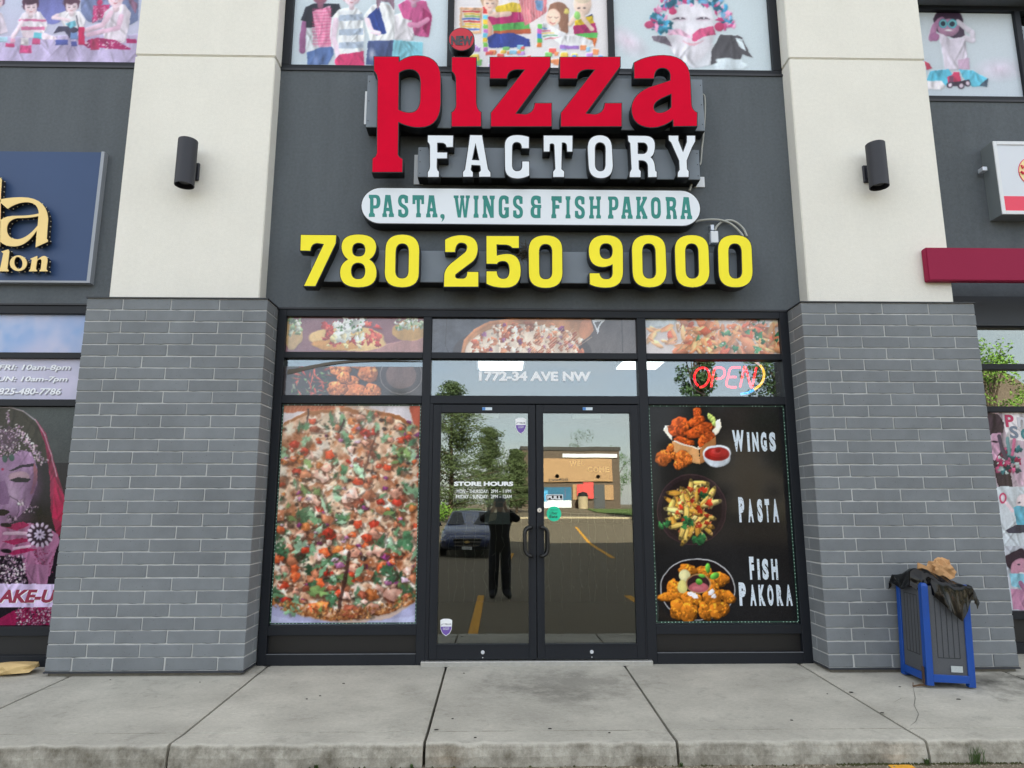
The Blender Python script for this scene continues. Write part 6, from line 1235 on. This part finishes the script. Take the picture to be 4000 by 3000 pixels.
# black bag folded over the rim
def vnoise(seed):
    r = random.Random(seed); W_ = [(Vector((r.gauss(0, 1), r.gauss(0, 1), r.gauss(0, 1))) * f, r.uniform(0, 6.28), 1 / f ** .8) for f in (3, 5, 8, 13, 20, 31) for _ in range(3)]
    return lambda p: sum(a * math.sin(w.dot(p) + ph) for w, ph, a in W_) / 2.2
n_a, n_b = vnoise(3), vnoise(8)
ctr = FC + u * wR / 2 + v * wL / 2; N = 76; vs = []; rj = random.Random(41)
def tent(x): return abs((x * .5) % 1 * 2 - 1)
def clampf(x, a, b): return max(a, min(b, x))
for j in range(N):
    for i in range(N):
        s, t = i / (N - 1) * 2 - 1, j / (N - 1) * 2 - 1     # s along u, t along v
        pass
        ss, tt = s * 1.4, t * 1.4
        ex, ey = max(0, abs(ss) - 1) / .4, max(0, abs(tt) - 1) / .4
        fr_ = clampf(math.hypot(clampf(ss, -1, 1) + 1, clampf(tt, -1, 1) + 1) / .5 - .35, 0, 1); en = -.045 + .062 * fr_; x = clampf(ss, -1, 1) * (wR / 2 + en); y = clampf(tt, -1, 1) * (wL / 2 + en)
        P = Vector((ss * .8, tt * .8, 0)); sx = clampf(ss, -1, 1); ty = clampf(tt, -1, 1)
        hx = .11 + .03 * math.sin(4 * ty + 1) if ss < 0 else .07
        hy = .07 + .19 * clampf((sx + .75) / 1.2, 0, 1) * (1 if sx < .45 else clampf(1 - (sx - .45) * 1.9, .12, 1)) if tt < 0 else .05
        hang = hx * ex + hy * ey
        bulge = .06 * (1 - sx * sx) * (1 - ty * ty) + .085 * clampf(-sx * .6 + .55, 0, 1) * (1 - .55 * abs(ty)) * (.4 + .6 * fr_)
        cr_ = .012 * n_a(P * .75) + .022 * (tent(n_b(P * .5) * 1.7) - .5) * 2
        q = ctr + u * x + v * y + up * (hB - .012 + bulge - hang + cr_ * (1 if ex + ey < .02 else .35))
        if ex + ey > 0: q += (u * (1 if ss > 0 else -1) * min(1, ex) + v * (1 if tt > 0 else -1) * min(1, ey)) * (.004 + abs(cr_) * 1.3)
        vs.append(q)
fs = [(j * N + i, j * N + i + 1, (j + 1) * N + i + 1) if k == 0 else (j * N + i, (j + 1) * N + i + 1, (j + 1) * N + i) for j in range(N - 1) for i in range(N - 1) for k in (0, 1)]
bag = MB().add(vs, fs).build('bin_bag', M('black_polythene', (4, 4, 5), .15, spec=.36), smooth=True, fixn=False)
bag.matrix_world = TILT; tag(bag, 'shiny black plastic bag folded over the rim of the litter bin', 'bin bag')
def crumple(c, ax, ay, az, seed, sub=3, amp=.12):
    bm = bmesh.new(); bmesh.ops.create_icosphere(bm, subdivisions=sub, radius=1); nf = vnoise(seed); A_ = Matrix((ax, ay, az)).transposed()
    for w in bm.verts:
        d = w.co.copy(); k = 1 + amp * (tent(nf(d * .55) * 2.4) - .5) * 2 + .06 * nf(d * .4)
        m_ = max(abs(d.x), abs(d.y), abs(d.z)); d = d / (m_ ** .55); w.co = Vector(c) + A_ @ (d * k)
    me = bpy.data.meshes.new('crumple'); bm.to_mesh(me); bm.free(); return me
m_kraft = M('kraft_paper', (190, 146, 100), .75, var=.12, vscale=12)
pb = thing('paper_bag', 'crumpled brown paper bag sticking out of the litter bin', 'paper bag', tuple(ctr + up * (hB + .05)))
zc_ = at(*tb((650, 260)), ctr.y); link('bag_body', crumple((zc_[0], ctr.y, zc_[1] + .0), Vector((.075, 0, .028)), Vector((0, .06, 0)), Vector((-.03, 0, .07)), 5, 3, .24), m_kraft, pb)
fl = [at(*tb(q), ctr.y - .02) for q in ((398, 186), (520, 240), (560, 300), (470, 340), (392, 320))]
MB().prism(fl, ctr.y - .03, ctr.y - .018).build('bag_flap', m_kraft, pb)
# beige bag lying at the salon front
zq = atz(30, 2640, wz(-.2)); 
bb = link('paper_bag', crumple((zq.x + .0, zq.y + .06, wz(-.2) + .048), Vector((.165, .02, 0)), Vector((-.02, .10, 0)), Vector((.03, 0, .045)), 17, 2, .16), M('pale_paper', (206, 178, 124), .7, var=.1, vscale=9)); tag(bb, 'pale beige takeaway bag lying on the pavement by the salon', 'paper bag')
# twig and fallen bits on the pavement
tw = atz(*tb((350, 1535)), wz(-.6)); tw2 = atz(*tb((510, 1525)), wz(-.55))
b = MB().tube([tw + up * .008, (tw + tw2) / 2 + up * .014, tw2 + up * .012], [.005, .008, .009], 6); b.tube([tw + up * .006, tw + Vector((.004, 0, .035))], .003, 5)
tag(b.build('twig', M('bark_brown', (92, 70, 50), .9)), 'short brown twig on the pavement against the litter bin', 'twig')
rr = random.Random(12); lab_i = 0
GUM = ((3325, 2709, .016, 'large dark gum spot left of the joint by the litter bin'), (3445, 2780, .012, 'gum spot on the joint line in front of the litter bin'), (3092, 2806, .01, 'pair-like gum spot midway on the slab right of the doors'), (3744, 2733, .016, 'large gum spot in front of the right post of the litter bin'), (3515, 2690, .008, 'gum spot just left of the twig by the litter bin'), (1342, 2680, .01, 'gum spot below the middle of the pizza print'), (1198, 2734, .008, 'left of two tiny gum spots below the pizza print'), (1250, 2723, .008, 'right of two tiny gum spots below the pizza print'), (1705, 2840, .014, 'gum spot near the kerb just right of the joint left of the doors'), (2148, 2836, .012, 'gum spot near the kerb below the door handles'), (1768, 2802, .008, 'small gum spot below the left door near the kerb'), (1812, 2644, .008, 'small gum spot close to the threshold of the left door'), (2380, 2850, .008, 'small gum spot near the kerb below the right door'), (3232, 2715, .006, 'tiny gum spot right below the right pier corner'), (1856, 2867, .008, 'gum spot on the kerb edge below the left door'), (430, 2668, .006, 'tiny gum spot close to the left pier footing'), (780, 2676, .006, 'tiny gum spot below the right half of the left pier'))
for px, py, s_, gl_ in GUM:
    q = atz(px, py, wz(-1.0)); q.z = wz(q.y) + .001
    pts = [(q.x + s_ * (1 + .3 * rr.random()) * math.cos(k / 7 * 6.283), q.y + s_ * .8 * math.sin(k / 7 * 6.283)) for k in range(7)]
    m_ = MB(); n = len(pts); m_.add([(x, y, q.z) for x, y in pts] + [(q.x + (x - q.x) * .7, q.y + (y - q.y) * .7, q.z + .003) for x, y in pts], [tuple(range(n, 2 * n))] + [(i, (i + 1) % n, (i + 1) % n + n, i + n) for i in range(n)])
    tag(m_.build('gum_spot', M('old_gum', (48, 46, 42), .9)), gl_, 'gum spot', 'gum spots on the pavement')
# grit along the kerb foot, weeds and moss
rr = random.Random(9); b = MB()
for k in range(2600):
    x = rr.uniform(-4.2, 4.6); y = YK - .02 - abs(rr.gauss(0, .035)) - (.15 * rr.random() if rr.random() < .3 else 0); s_ = rr.uniform(.002, .006) * (2 if rr.random() < .06 else 1); z = gz(y)
    a = rr.uniform(0, 6.28); c, s2 = math.cos(a) * s_, math.sin(a) * s_
    b.add([(x + c, y + s2, z), (x - s2, y + c, z), (x - c, y - s2, z), (x + s2, y - c, z), (x, y, z + s_ * .9)], [(0, 1, 4), (1, 2, 4), (2, 3, 4), (3, 0, 4)])
o = b.build('grit', M('kerb_grit', (150, 142, 126), .9, var=.6, vscale=120), fixn=False); tag(o, 'loose grit and small stones along the foot of the kerb', 'grit', kind='stuff')
def tuft(x, y, h, n, lab, seed, col='weed_green', rgb=(70, 92, 48), wd=.004):
    r = random.Random(seed); b = MB(); z = gz(y)
    for k in range(n):
        a, l = r.uniform(0, 6.28), h * r.uniform(.5, 1); dx, dy = math.cos(a) * l * r.uniform(.15, .6), math.sin(a) * l * .4; x0_, y0_ = x + r.gauss(0, h * .12), y + r.gauss(0, h * .06)
        w = Vector((-math.sin(a), math.cos(a), 0)) * wd
        p0, p1, p2 = Vector((x0_, y0_, z)), Vector((x0_ + dx * .4, y0_ + dy * .4, z + l * .6)), Vector((x0_ + dx, y0_ + dy, z + l * .9))
        b.add([p0 - w, p0 + w, p1 + w * .8, p1 - w * .8, p2], [(0, 1, 2, 3), (3, 2, 4)])
    tag(b.build('weed_tuft', M(col, rgb, .8, var=.25, vscale=60), fixn=False), lab, 'weed', 'weeds along the kerb')
for px, h, n, lab in ((1235, .035, 40, 'low leafy weed at the kerb foot below the pizza print'), (1608, .03, 30, 'low leafy weed at the kerb foot just left of the middle joint'), (3815, .13, 34, 'tall grass tuft at the kerb foot below the litter bin'), (3620, .05, 22, 'small weed at the kerb foot beside the dark stained joint'), (2660, .035, 12, 'tiny weed growing at the joint right of the doors')):
    q = at(px, 2980, YK - .03); tuft(q[0], YK - .03, h, n, lab, px, wd=.005 if h < .1 else .0025)
b = MB(); rr = random.Random(77)
for k in range(500):
    x = rr.uniform(2.0, 3.1) if rr.random() < .75 else rr.uniform(-4, 4); y = YK - .012 - abs(rr.gauss(0, .012)); s_ = rr.uniform(.004, .011)
    b.add([(x - s_, y, gz(y)), (x + s_, y, gz(y)), (x, y - s_, gz(y) + .002), (x, y + .002, gz(y) + s_ * 1.1)], [(0, 1, 3), (0, 2, 3), (1, 2, 3)])
o = b.build('moss', M('moss', (62, 64, 34), .95, var=.3, vscale=80), fixn=False); tag(o, 'dark green moss along the foot of the kerb', 'moss', kind='stuff')

# ------------------------------------------------------------------ what stands behind the camera and shows in the glass
# the photographer
GZ0 = gz(-6.4)
J = {}; E_ = []
def vtx(n, x, y, z, r): J[n] = (len(J), (x, y, z), r)
vtx('pelvis', 0, 0, .95, .175); vtx('waist', 0, .01, 1.08, .175); vtx('chest', 0, .0, 1.30, .195); vtx('neck', 0, -.01, 1.48, .06); vtx('head0', 0, .01, 1.56, .075); vtx('head1', 0, .02, 1.65, .098); vtx('head2', 0, .01, 1.72, .075)
for a, b_ in (('pelvis', 'waist'), ('waist', 'chest'), ('chest', 'neck'), ('neck', 'head0'), ('head0', 'head1'), ('head1', 'head2')): E_.append((a, b_))
for s, nm in ((-1, 'l'), (1, 'r')):
    vtx('hip' + nm, s * .10, 0, .90, .115); vtx('knee' + nm, s * .105, .02, .50, .098); vtx('ankle' + nm, s * .115, -.02, .10, .084); vtx('toe' + nm, s * (.13 if s < 0 else .18), .16, .04, .044)
    vtx('sh' + nm, s * .19, 0, 1.42, .085); vtx('elbow' + nm, s * .33, .13, 1.36, .066); vtx('wrist' + nm, s * .115, .30, 1.54, .042); vtx('palm' + nm, s * .085, .335, 1.585, .028)
    E_ += [('pelvis', 'hip' + nm), ('hip' + nm, 'knee' + nm), ('knee' + nm, 'ankle' + nm), ('ankle' + nm, 'toe' + nm), ('chest', 'sh' + nm), ('sh' + nm, 'elbow' + nm), ('elbow' + nm, 'wrist' + nm), ('wrist' + nm, 'palm' + nm)]
    for k in range(5):
        if k == 0: f1, f2 = (s * .07, .315, 1.60), (s * .05, .325, 1.615)
        else: f1, f2 = (s * (.088 + .004 * k), .345, 1.60 + .016 * k), (s * (.074), .36, 1.608 + .017 * k)
        vtx(f'f{nm}{k}a', *f1, .0095); vtx(f'f{nm}{k}b', *f2, .0080); E_ += [('palm' + nm, f'f{nm}{k}a'), (f'f{nm}{k}a', f'f{nm}{k}b')]
PX, PY = .03, -6.365
me = bpy.data.meshes.new('person'); me.from_pydata([(x + PX, y + PY, z + GZ0) for _, (x, y, z), _ in J.values()], [(J[a][0], J[b_][0]) for a, b_ in E_], [])
def mods(ob):
    ob.modifiers.new('skin', 'SKIN'); sv = ob.data.skin_vertices[0].data
    for n, (i, c, r) in J.items(): sv[i].radius = (r, r * (.78 if n in ('pelvis', 'waist', 'chest') else 1))
    sv[0].use_root = True
    m = ob.modifiers.new('sub', 'SUBSURF'); m.levels = 2; m.render_levels = 2
bm_ = eval_mesh(me, mods); bm_.materials.clear()
for m_ in (M('dark_jacket', (30, 31, 36), .85), M('dark_trousers', (32, 34, 44), .85), M('skin', (196, 150, 122), .55), M('dark_shoes', (22, 21, 22), .6)): bm_.materials.append(m_)
for pgn in bm_.polygons:
    c = pgn.center - Vector((PX, PY, GZ0))
    pgn.material_index = 3 if c.z < .10 else 1 if c.z < .80 else 2 if (c.z > 1.50 and (abs(c.x) < .12 and c.y < .16 or c.y > .305)) else 0
    pgn.use_smooth = True
per = link('person', bm_); tag(per, 'person in dark jacket and trousers holding up a phone, mirrored in the left door', 'person')
hb = MB(); hb.lathe([(.035, 1.79), (.075, 1.775), (.104, 1.73), (.108, 1.68), (.10, 1.63)], (PX, PY - .012, GZ0), 20); hb.build('hair', M('dark_hair', (24, 20, 18), .7), per, smooth=True)
for s in (-1, 1): MB().lathe([(.004, -.004), (.010, 0), (.004, .004)], (PX + s * .034, PY + .108, GZ0 + 1.655), 10, 'y').build('eye', m_black, per)
MB().lathe([(.012, 0), (.015, .012), (.004, .03)], (PX, PY + .105, GZ0 + 1.62), 10, 'y').build('nose', MATS['skin'], per)
MB().box(PX - .026, PY * 0 + PX + .026, PY + .098, PY + .108, GZ0 + 1.575, GZ0 + 1.583).build('mouth', M('lips', (150, 88, 80), .6), per)
for s in (-1, 1): MB().lathe([(.006, -.02), (.026, 0), (.006, .02)], (PX + s * .10, PY + .01, GZ0 + 1.65), 10).build('ear', MATS['skin'], per)
ph = thing('phone', 'dark phone held up by the mirrored person', 'phone', (0, -6.01, 1.28))
MB().box(-.072, .086, -6.024, -6.012, 1.243, 1.320).build('body', m_black, ph, bevel=.004)

# blue car parked facing the shop
CX, CY = -.95, -15.6; G1 = gz(-17)
car = thing('parked_car', 'dark blue car parked facing the shop, mirrored in the left door', 'car', (CX, CY - 2.2, G1))
m_carb = M('blue_car_paint', (30, 50, 100), .25, coat=.8); m_tyre = M('tyre_rubber', (20, 20, 21), .85); m_chr = M('chrome', (205, 205, 208), .15, metal=.9); m_cgl = M('car_glass', (26, 32, 40), .05, spec=.7)
SEC = [(0, .66, .40, .60, .66, .5), (-.10, .80, .36, .64, .74, .62), (-.35, .87, .3, .72, .84, .72), (-.75, .89, .28, .80, .93, .76), (-1.15, .90, .28, .86, 1.0, .78), (-1.95, .90, .28, .92, 1.44, .60), (-3.0, .90, .28, .92, 1.46, .60), (-3.75, .89, .28, .92, 1.12, .70), (-4.2, .86, .32, .9, 1.06, .70), (-4.4, .76, .42, .8, .96, .6)]
ring = lambda s: [(0, s[2]), (s[1] * .9, s[2]), (s[1], s[2] + .14), (s[1], s[3] - .04), (s[1] * .97, s[3]), (s[5], s[4]), (0, s[4] + .02)]
vs = []; nr = 12
for s in SEC:
    r = ring(s); full = r + [(-x, z) for x, z in r[-2:0:-1]]; vs += [(CX + x, CY + s[0], G1 + z - .06) for x, z in full]
n = len(ring(SEC[0])) * 2 - 2
fs = [(i * n + k, i * n + (k + 1) % n, (i + 1) * n + (k + 1) % n, (i + 1) * n + k) for i in range(len(SEC) - 1) for k in range(n)] + [tuple(range(n)), tuple(range((len(SEC) - 1) * n, len(SEC) * n))[::-1]]
bd = MB().add(vs, fs).build('body', m_carb, car, bevel=.02, seg=2, smooth=True)
def car_q(name, pts, mat, par, t=.012): 
    P = [Vector((CX + x, CY + y, G1 + z - .06)) for x, y, z in pts]; nn = (P[1] - P[0]).cross(P[2] - P[0]).normalized()
    if nn.y < 0 and abs(nn.y) > .2: nn = -nn
    k = len(P); return MB().add([p + nn * t for p in P] + [p - nn * .02 for p in P], [tuple(range(k)), tuple(range(k, 2 * k))[::-1]] + [(i, (i + 1) % k, (i + 1) % k + k, i + k) for i in range(k)]).build(name, mat, par)
car_q('windscreen', [(-.72, -1.2, 1.03), (.72, -1.2, 1.03), (.56, -1.92, 1.42), (-.56, -1.92, 1.42)], m_cgl, car)
g_ = car_q('grille', [(-.46, -.02, .62), (.46, -.02, .62), (.38, .03, .42), (-.38, .03, .42)], m_tyre, car, .02)
for z in (.625, .53, .415): MB().box(CX - .45 + (.62 - z) * .3, CX + .45 - (.62 - z) * .3, CY + .02, CY + .05, G1 + z - .07, G1 + z - .05).build('grille_bar', m_chr, g_)
em = MB(); em.box(CX - .09, CX + .09, CY + .05, CY + .06, G1 + .45, G1 + .485); em.box(CX - .045, CX + .045, CY + .05, CY + .061, G1 + .43, G1 + .505); em.build('emblem', M('gold_emblem', (206, 176, 110), .3), g_)
car_q('lower_grille', [(-.5, .0, .36), (.5, .0, .36), (.42, .01, .28), (-.42, .01, .28)], m_tyre, car)
for s in (-1, 1):
    car_q('headlight', [(s * .50, -.03, .60), (s * .80, -.2, .68), (s * .84, -.34, .80), (s * .56, -.1, .70)], M('headlight_glass', (190, 196, 200), .1, spec=.8), car)
    m_ = MB().lathe([(.02, -.05), (.07, -.03), (.07, .02), (.03, .05)], (CX + s * 1.02, CY - 1.35, G1 + .98), 12, 'y').build('mirror', m_carb, car)
    MB().box(CX + s * .96 - .05, CX + s * .96 + .05, CY - 1.37, CY - 1.33, G1 + .92, G1 + .95).build('mirror_arm', m_tyre, m_)
    for y in (-.85, -3.5):
        w_ = MB().lathe([(.2, -.1), (.315, -.1), (.33, -.06), (.33, .06), (.315, .1), (.2, .1)], (CX + s * .80, CY + y, G1 + .33), 28, 'x').build('tyre', m_tyre, car)
        MB().lathe([(.02, -.105), (.2, -.09), (.2, .09), (.02, .105)], (CX + s * .80, CY + y, G1 + .33), 16, 'x').build('rim', M('alloy', (150, 152, 156), .35, metal=.7), w_)
MB().box(CX - .16, CX + .16, CY + .02, CY + .035, G1 + .24, G1 + .33).build('number_plate', m_white, car)

# drive-through restaurant across the lot (seen mirrored in the right door)
VY = 59.1; RY = -59.0
def mq(px, py, V=VY): return at(px, py, V)
rest = thing('drive_through_restaurant', 'low tan and brown drive-through restaurant mirrored in the right door', 'building', (7, RY - 5, .9))
m_tan = M('tan_siding', (166, 132, 94), .7, var=.06, vscale=3, stretch=(.3, 1, 9)); m_brn = M('brown_brick', (92, 80, 68), .85, var=.15, vscale=6); m_dk = M('dark_roof_edge', (54, 52, 48), .7)
xl, zt = mq(2036, 1757); xr = mq(2418, 1757)[0]; zb = .85
MB().box(xl, xr, RY - 12, RY, zb, zt).build('wall', m_brn, rest); MB().box(xl - .1, xr + .1, RY - 12.1, RY + .1, zt, zt + .35).build('roof_edge', m_dk, rest)
(xa, za), (xb, zb_) = mq(2090, 1790), mq(2392, 1885); MB().box(xa, xb, RY, RY + .2, zb_, za).build('tan_panel', m_tan, rest)
(xa, za), (xb, zb_) = mq(2360, 1898), mq(2396, 1953); MB().box(xa, xb, RY, RY + .1, zb_, za).build('tan_panel', m_tan, rest); (xa, za), (xb, zb_) = mq(2236, 1895), mq(2318, 1953); MB().box(xa, xb, RY, RY + .1, zb_, za).build('tan_panel', m_tan, rest)
(xa, za), (xb, zb_) = mq(2320, 1897), mq(2362, 1984); dd = MB().box(xa, xb, RY, RY + .12, zb, za).build('door', M('charcoal_door', (62, 66, 70), .5), rest); MB().box(xa + .1, xa + .2, RY + .121, RY + .2, zb + 1, zb + 1.1).build('handle', m_chr, dd)
(xa, za), (xb, zb_) = mq(2125, 1905), mq(2232, 1988); wn_ = MB().box(xa, xb, RY, RY + .12, zb + .1, za).build('window', M('restaurant_glass', (60, 110, 140), .1), rest); MB().box(xa + 2.0, xb - .6, RY + .121, RY + .15, zb + 1.0, za - .1).build('red_poster', M('poster_red', (200, 50, 60), .6), wn_); MB().box(xa, xb - 2.2, RY + .121, RY + .16, za - 1.3, za - .3).build('blue_poster', M('poster_blue', (70, 160, 210), .6), wn_); MB().box(xa, xb, RY + .121, RY + .14, zb + .1, zb + .8).build('white_poster', m_white, wn_)
for a, c in (((2252, 1895), (2277, 1940)), ((2277, 1888), (2319, 1948))): (xa, za), (xb, zb_) = mq(*a), mq(*c); MB().box(xa, xb, RY + .25, RY + .3, zb_, za).build('red_menu_board', M('menu_red', (206, 70, 66), .6), rest)
me_ = fit(textmesh('ENTRANCE', .01), mq(2143, 1870)[0], mq(2216, 1870)[0], mq(2143, 1882)[1], mq(2143, 1871)[1], 0, .05, mirror=True)
n = len(me_.vertices); co = np.empty(n * 3); me_.vertices.foreach_get('co', co); co = co.reshape(-1, 3); co[:, 1] = RY + .25 - co[:, 1]; me_.vertices.foreach_set('co', co.ravel()); me_.update()
link('entrance_lettering', me_, m_black, rest)
for px, py in ((2176, 1862), (2336, 1866)): x, z = mq(px, py); MB().lathe([(.2, -.0), (.2, .15), (.05, .22)], (x, RY + .2, z), 12, 'y').build('wall_light', M('pale_light', (170, 170, 160), .5), rest)
sk = MB(); sk.box(mq(2196, 1770)[0], mq(2410, 1770)[0], RY + .02, RY + .15, mq(2200, 1785)[1], mq(2200, 1770)[1]); sk.build('mirrored_sky_band', m_white, rest)  # white strip painted in for the bright band of reflected sky
bn = thing('wheeled_bin', 'beige bin by the restaurant, mirrored in the right door', 'bin', (8, RY + 1, .9)); x, z = mq(2272, 1960); MB().lathe([(.45, 0), (.5, 1.1), (.52, 1.15)], (x, RY + 1.2, gz(RY + 1.2)), 16).build('body', M('bin_beige', (176, 160, 130), .7), bn); MB().lathe([(.54, 0), (.4, .3), (.05, .4)], (x, RY + 1.2, gz(RY + 1.2) + 1.15), 16).build('lid', m_tyre, bn)
# far kerb, lawn and stall paint
kb = MB(); y = -41.5; kb.box(-60, 60, y - .5, y, gz(y) - .2, gz(y) + .12); tag(kb.build('far_kerb', M('far_kerb', (176, 164, 138), .9, var=.1, vscale=3)), kind='structure', label='pale kerb across the far side of the lot')
gr = MB(); vs = [(x, y_, gz(y_) + .06) for y_ in (-43, -50, -57) for x in (mq(2300, 1990)[0] - .5, 40)]; vs[0] = (11.0, -43, gz(-43) + .06); gr.add(vs, [(0, 1, 3, 2), (2, 3, 5, 4)]); gl = gr.build('lawn', M('lawn', (84, 110, 50), .9, var=.3, vscale=8), fixn=False); tag(gl, kind='structure', label='strip of lawn in front of the restaurant')
gr = MB(); vs = [(x, y_, gz(y_) + .06) for y_ in (-43, -50, -57) for x in (-60, -1.5)]; gr.add(vs, [(0, 1, 3, 2), (2, 3, 5, 4)]); gl = gr.build('lawn', MATS['lawn'], fixn=False); tag(gl, kind='structure', label='lawn under the pine trees across the lot')
def far_line(a, c, w, lab):
    A_, C_2 = Vector(a), Vector(c); d = (C_2 - A_).normalized(); nrm = Vector((-d.y, d.x)) * w / 2; m_ = MB(); K = 8; vs = []
    for k in range(K + 1):
        q = A_.lerp(C_2, k / K)
        for s in (1, -1): vs.append((q.x + s * nrm.x, q.y + s * nrm.y, gz(q.y) + .005))
    m_.add(vs, [(2 * k, 2 * k + 1, 2 * k + 3, 2 * k + 2) for k in range(K)]); tag(m_.build('stall_line', m_yel, fixn=False), lab, 'road marking', 'yellow lines out in the lot')
def refl_ground(px, py):
    r = ray(px, py); t = (GZ0 - CAM[2]) / r[2]; return t * r[0], -(CAM[1] + t * r[1]) + .04
far_line(refl_ground(2250, 2084), refl_ground(2395, 2180), .14, 'yellow stall line far out in the lot, mirrored in the right door')
far_line(refl_ground(2000, 2160), refl_ground(1985, 2185), .14, 'short yellow stall line beside the person, mirrored in the left door')

# trees: tapered trunk, limbs and a crown of many small leaves
def leaf_cloud(b, c, r, n, rr, ls, flat_=.8):
    for _ in range(n):
        d = Vector((rr.gauss(0, 1), rr.gauss(0, 1), rr.gauss(0, 1))).normalized(); q = Vector(c) + Vector((d.x * r, d.y * r, d.z * r * flat_)) * (rr.random() ** .4)
        a = Vector((rr.gauss(0, 1), rr.gauss(0, 1), rr.gauss(0, .6))).normalized() * ls * rr.uniform(.6, 1.3); e = a.cross(Vector((rr.gauss(0, 1), rr.gauss(0, 1), rr.gauss(0, 1)))).normalized() * ls * .45
        b.add([q - a, q + e, q + a, q - e], [(0, 1, 2, 3)])
m_bark = M('tree_bark', (84, 70, 58), .95, var=.25, vscale=6)
TG = 'trees across the lot'
def leafy(x, y, h, r, seed, lab, mat, n=46, per=60, ls=.10):
    rr = random.Random(seed); z = gz(y); t = thing('leafy_tree', lab, 'tree', (x, y, z), TG); b = MB()
    b.tube([(x, y, z - .1), (x + .05, y, z + h * .3), (x - .05, y, z + h * .7)], [h * .022, h * .016, h * .006], 8); cl = MB()
    for k in range(n):
        a = rr.uniform(0, 6.28); f = rr.uniform(.22, 1); rad_ = r * math.sin(math.pi * min(1, (f - .12) * 1.0)) * rr.uniform(.35, 1); c = (x + rad_ * math.cos(a), y + rad_ * math.sin(a), z + h * f * .93)
        if k % 3 == 0: b.tube([(x, y, z + h * f * .55), ((x + c[0]) / 2, (y + c[1]) / 2, z + h * f * .78), c], [h * .007, h * .005, .01], 5)
        leaf_cloud(cl, c, r * .30, per, rr, ls)
    b.build('trunk', m_bark, t); cl.build('crown', mat, t, fixn=False)
def conifer(x, y, h, r, seed, lab, mat, lay=26, loose=1.0):
    rr = random.Random(seed); z = gz(y); t = thing('pine_tree', lab, 'tree', (x, y, z), TG); b = MB(); cl = MB()
    b.tube([(x, y, z - .1), (x, y, z + h * .5), (x, y, z + h)], [h * .02, h * .012, .02], 8)
    for k in range(lay):
        f = .12 + .88 * k / lay; rl = (r * (1 - f) ** .7 + .12) * rr.uniform(.55, 1.25); oz = rr.uniform(0, 6.28)
        for q in range(9):
            a = oz + rr.gauss(0, 1.3); L2 = rl * rr.uniform(.45, 1.15); d = Vector((math.cos(a), math.sin(a), .12 * loose)); p0 = Vector((x, y, z + h * f)); 
            if q % 2 == 0: b.tube([p0, p0 + d * L2], [.03, .008], 4, cap=False)
            for s in range(7): c = p0 + d * L2 * (.25 + .75 * s / 6); leaf_cloud(cl, c, .26 * loose + .1, 12, rr, .085, .6)
    b.build('trunk', m_bark, t); cl.build('crown', mat, t, fixn=False)
m_pine = M('pine_needles', (78, 94, 56), .9, var=.3, vscale=1.5); m_leaf = M('tree_leaves', (74, 108, 50), .85, var=.3, vscale=1.2); m_leaf2 = M('dark_tree_leaves', (66, 92, 50), .85, var=.3, vscale=1.2); m_lime = M('bright_leaves', (110, 150, 54), .85, var=.25, vscale=2)
conifer(-2.9, -36, 8.9, 3.4, 1, 'tall dense pine mirrored at the left of the left door', m_pine, 20, 1.7); conifer(-.7, -44, 6.6, 2.9, 2, 'loose lower pine mirrored behind the store hours', m_pine, 16, 1.7); conifer(1.5, -50, 5.2, 1.8, 3, 'small pine mirrored at the right of the left door', m_pine, 18, 1.3); conifer(-8, -48, 10, 2.6, 14, 'broad pine beyond the left edge of the doors', m_pine, 20, 1.4)
leafy(10.2, -74, 9.3, 2.6, 5, 'thin tree rising behind the restaurant roof', m_leaf2, 26, 50); leafy(13.6, -72, 7.2, 2.2, 6, 'rounded tree behind the right end of the restaurant', m_leaf, 30, 60)
leafy(11.2, -31, 12.2, 1.5, 7, 'narrow tall tree mirrored left of the neon sign', m_leaf2, 70, 110); leafy(17.5, -32, 12.6, 3.0, 8, 'large dark tree mirrored right of the neon sign', m_leaf2, 130, 170); leafy(21, -26, 9, 2.4, 9, 'bushy tree by the houses mirrored at the right', m_leaf, 50, 60)
leafy(24.3, -26, 10.5, 1.9, 10, 'leafy tree mirrored in the preschool transom', m_lime, 70, 70); leafy(-3.2, -26.5, 1.7, 1.2, 11, 'bright low bush beside the parked car', m_lime, 24, 60, .07)
# houses behind the trees
def house(x0, x1, y, h, rise, lab, col):
    t = thing('house', lab, 'house', ((x0 + x1) / 2, y, gz(y)), 'houses across the lot'); z = gz(y); w = x1 - x0
    MB().box(x0, x1, y - 9, y, z - .5, z + h).build('wall', M('siding_' + lab[:6], col, .8, stretch=(1, 1, 8), var=.05, vscale=3), t)
    r = MB().prism([(x0 - .5, z + h), (x1 + .5, z + h), ((x0 + x1) / 2, z + h + rise)], y - 9.4, y + .4).build('roof', M('roof_shingle', (96, 84, 74), .9, var=.12, vscale=4), t)
    for fx in (.2, .6):
        for fz in (.16, .6):
            f = MB().box(x0 + w * fx, x0 + w * (fx + .18), y, y + .08, z + h * fz, z + h * (fz + .24)).build('window', m_white, t); MB().box(x0 + w * fx + .1, x0 + w * (fx + .18) - .1, y + .081, y + .1, z + h * fz + .1, z + h * (fz + .24) - .1).build('pane', m_cgl, f)
house(15, 25, -48, 6.2, 3.2, 'house with brown gable roof mirrored under the neon sign', (150, 140, 122)); house(28, 39, -38, 6.4, 4.2, 'large house with balcony side mirrored in the preschool transom', (164, 152, 132)); house(-26, -14, -52, 6, 3, 'house beyond the pines on the left', (150, 146, 140))
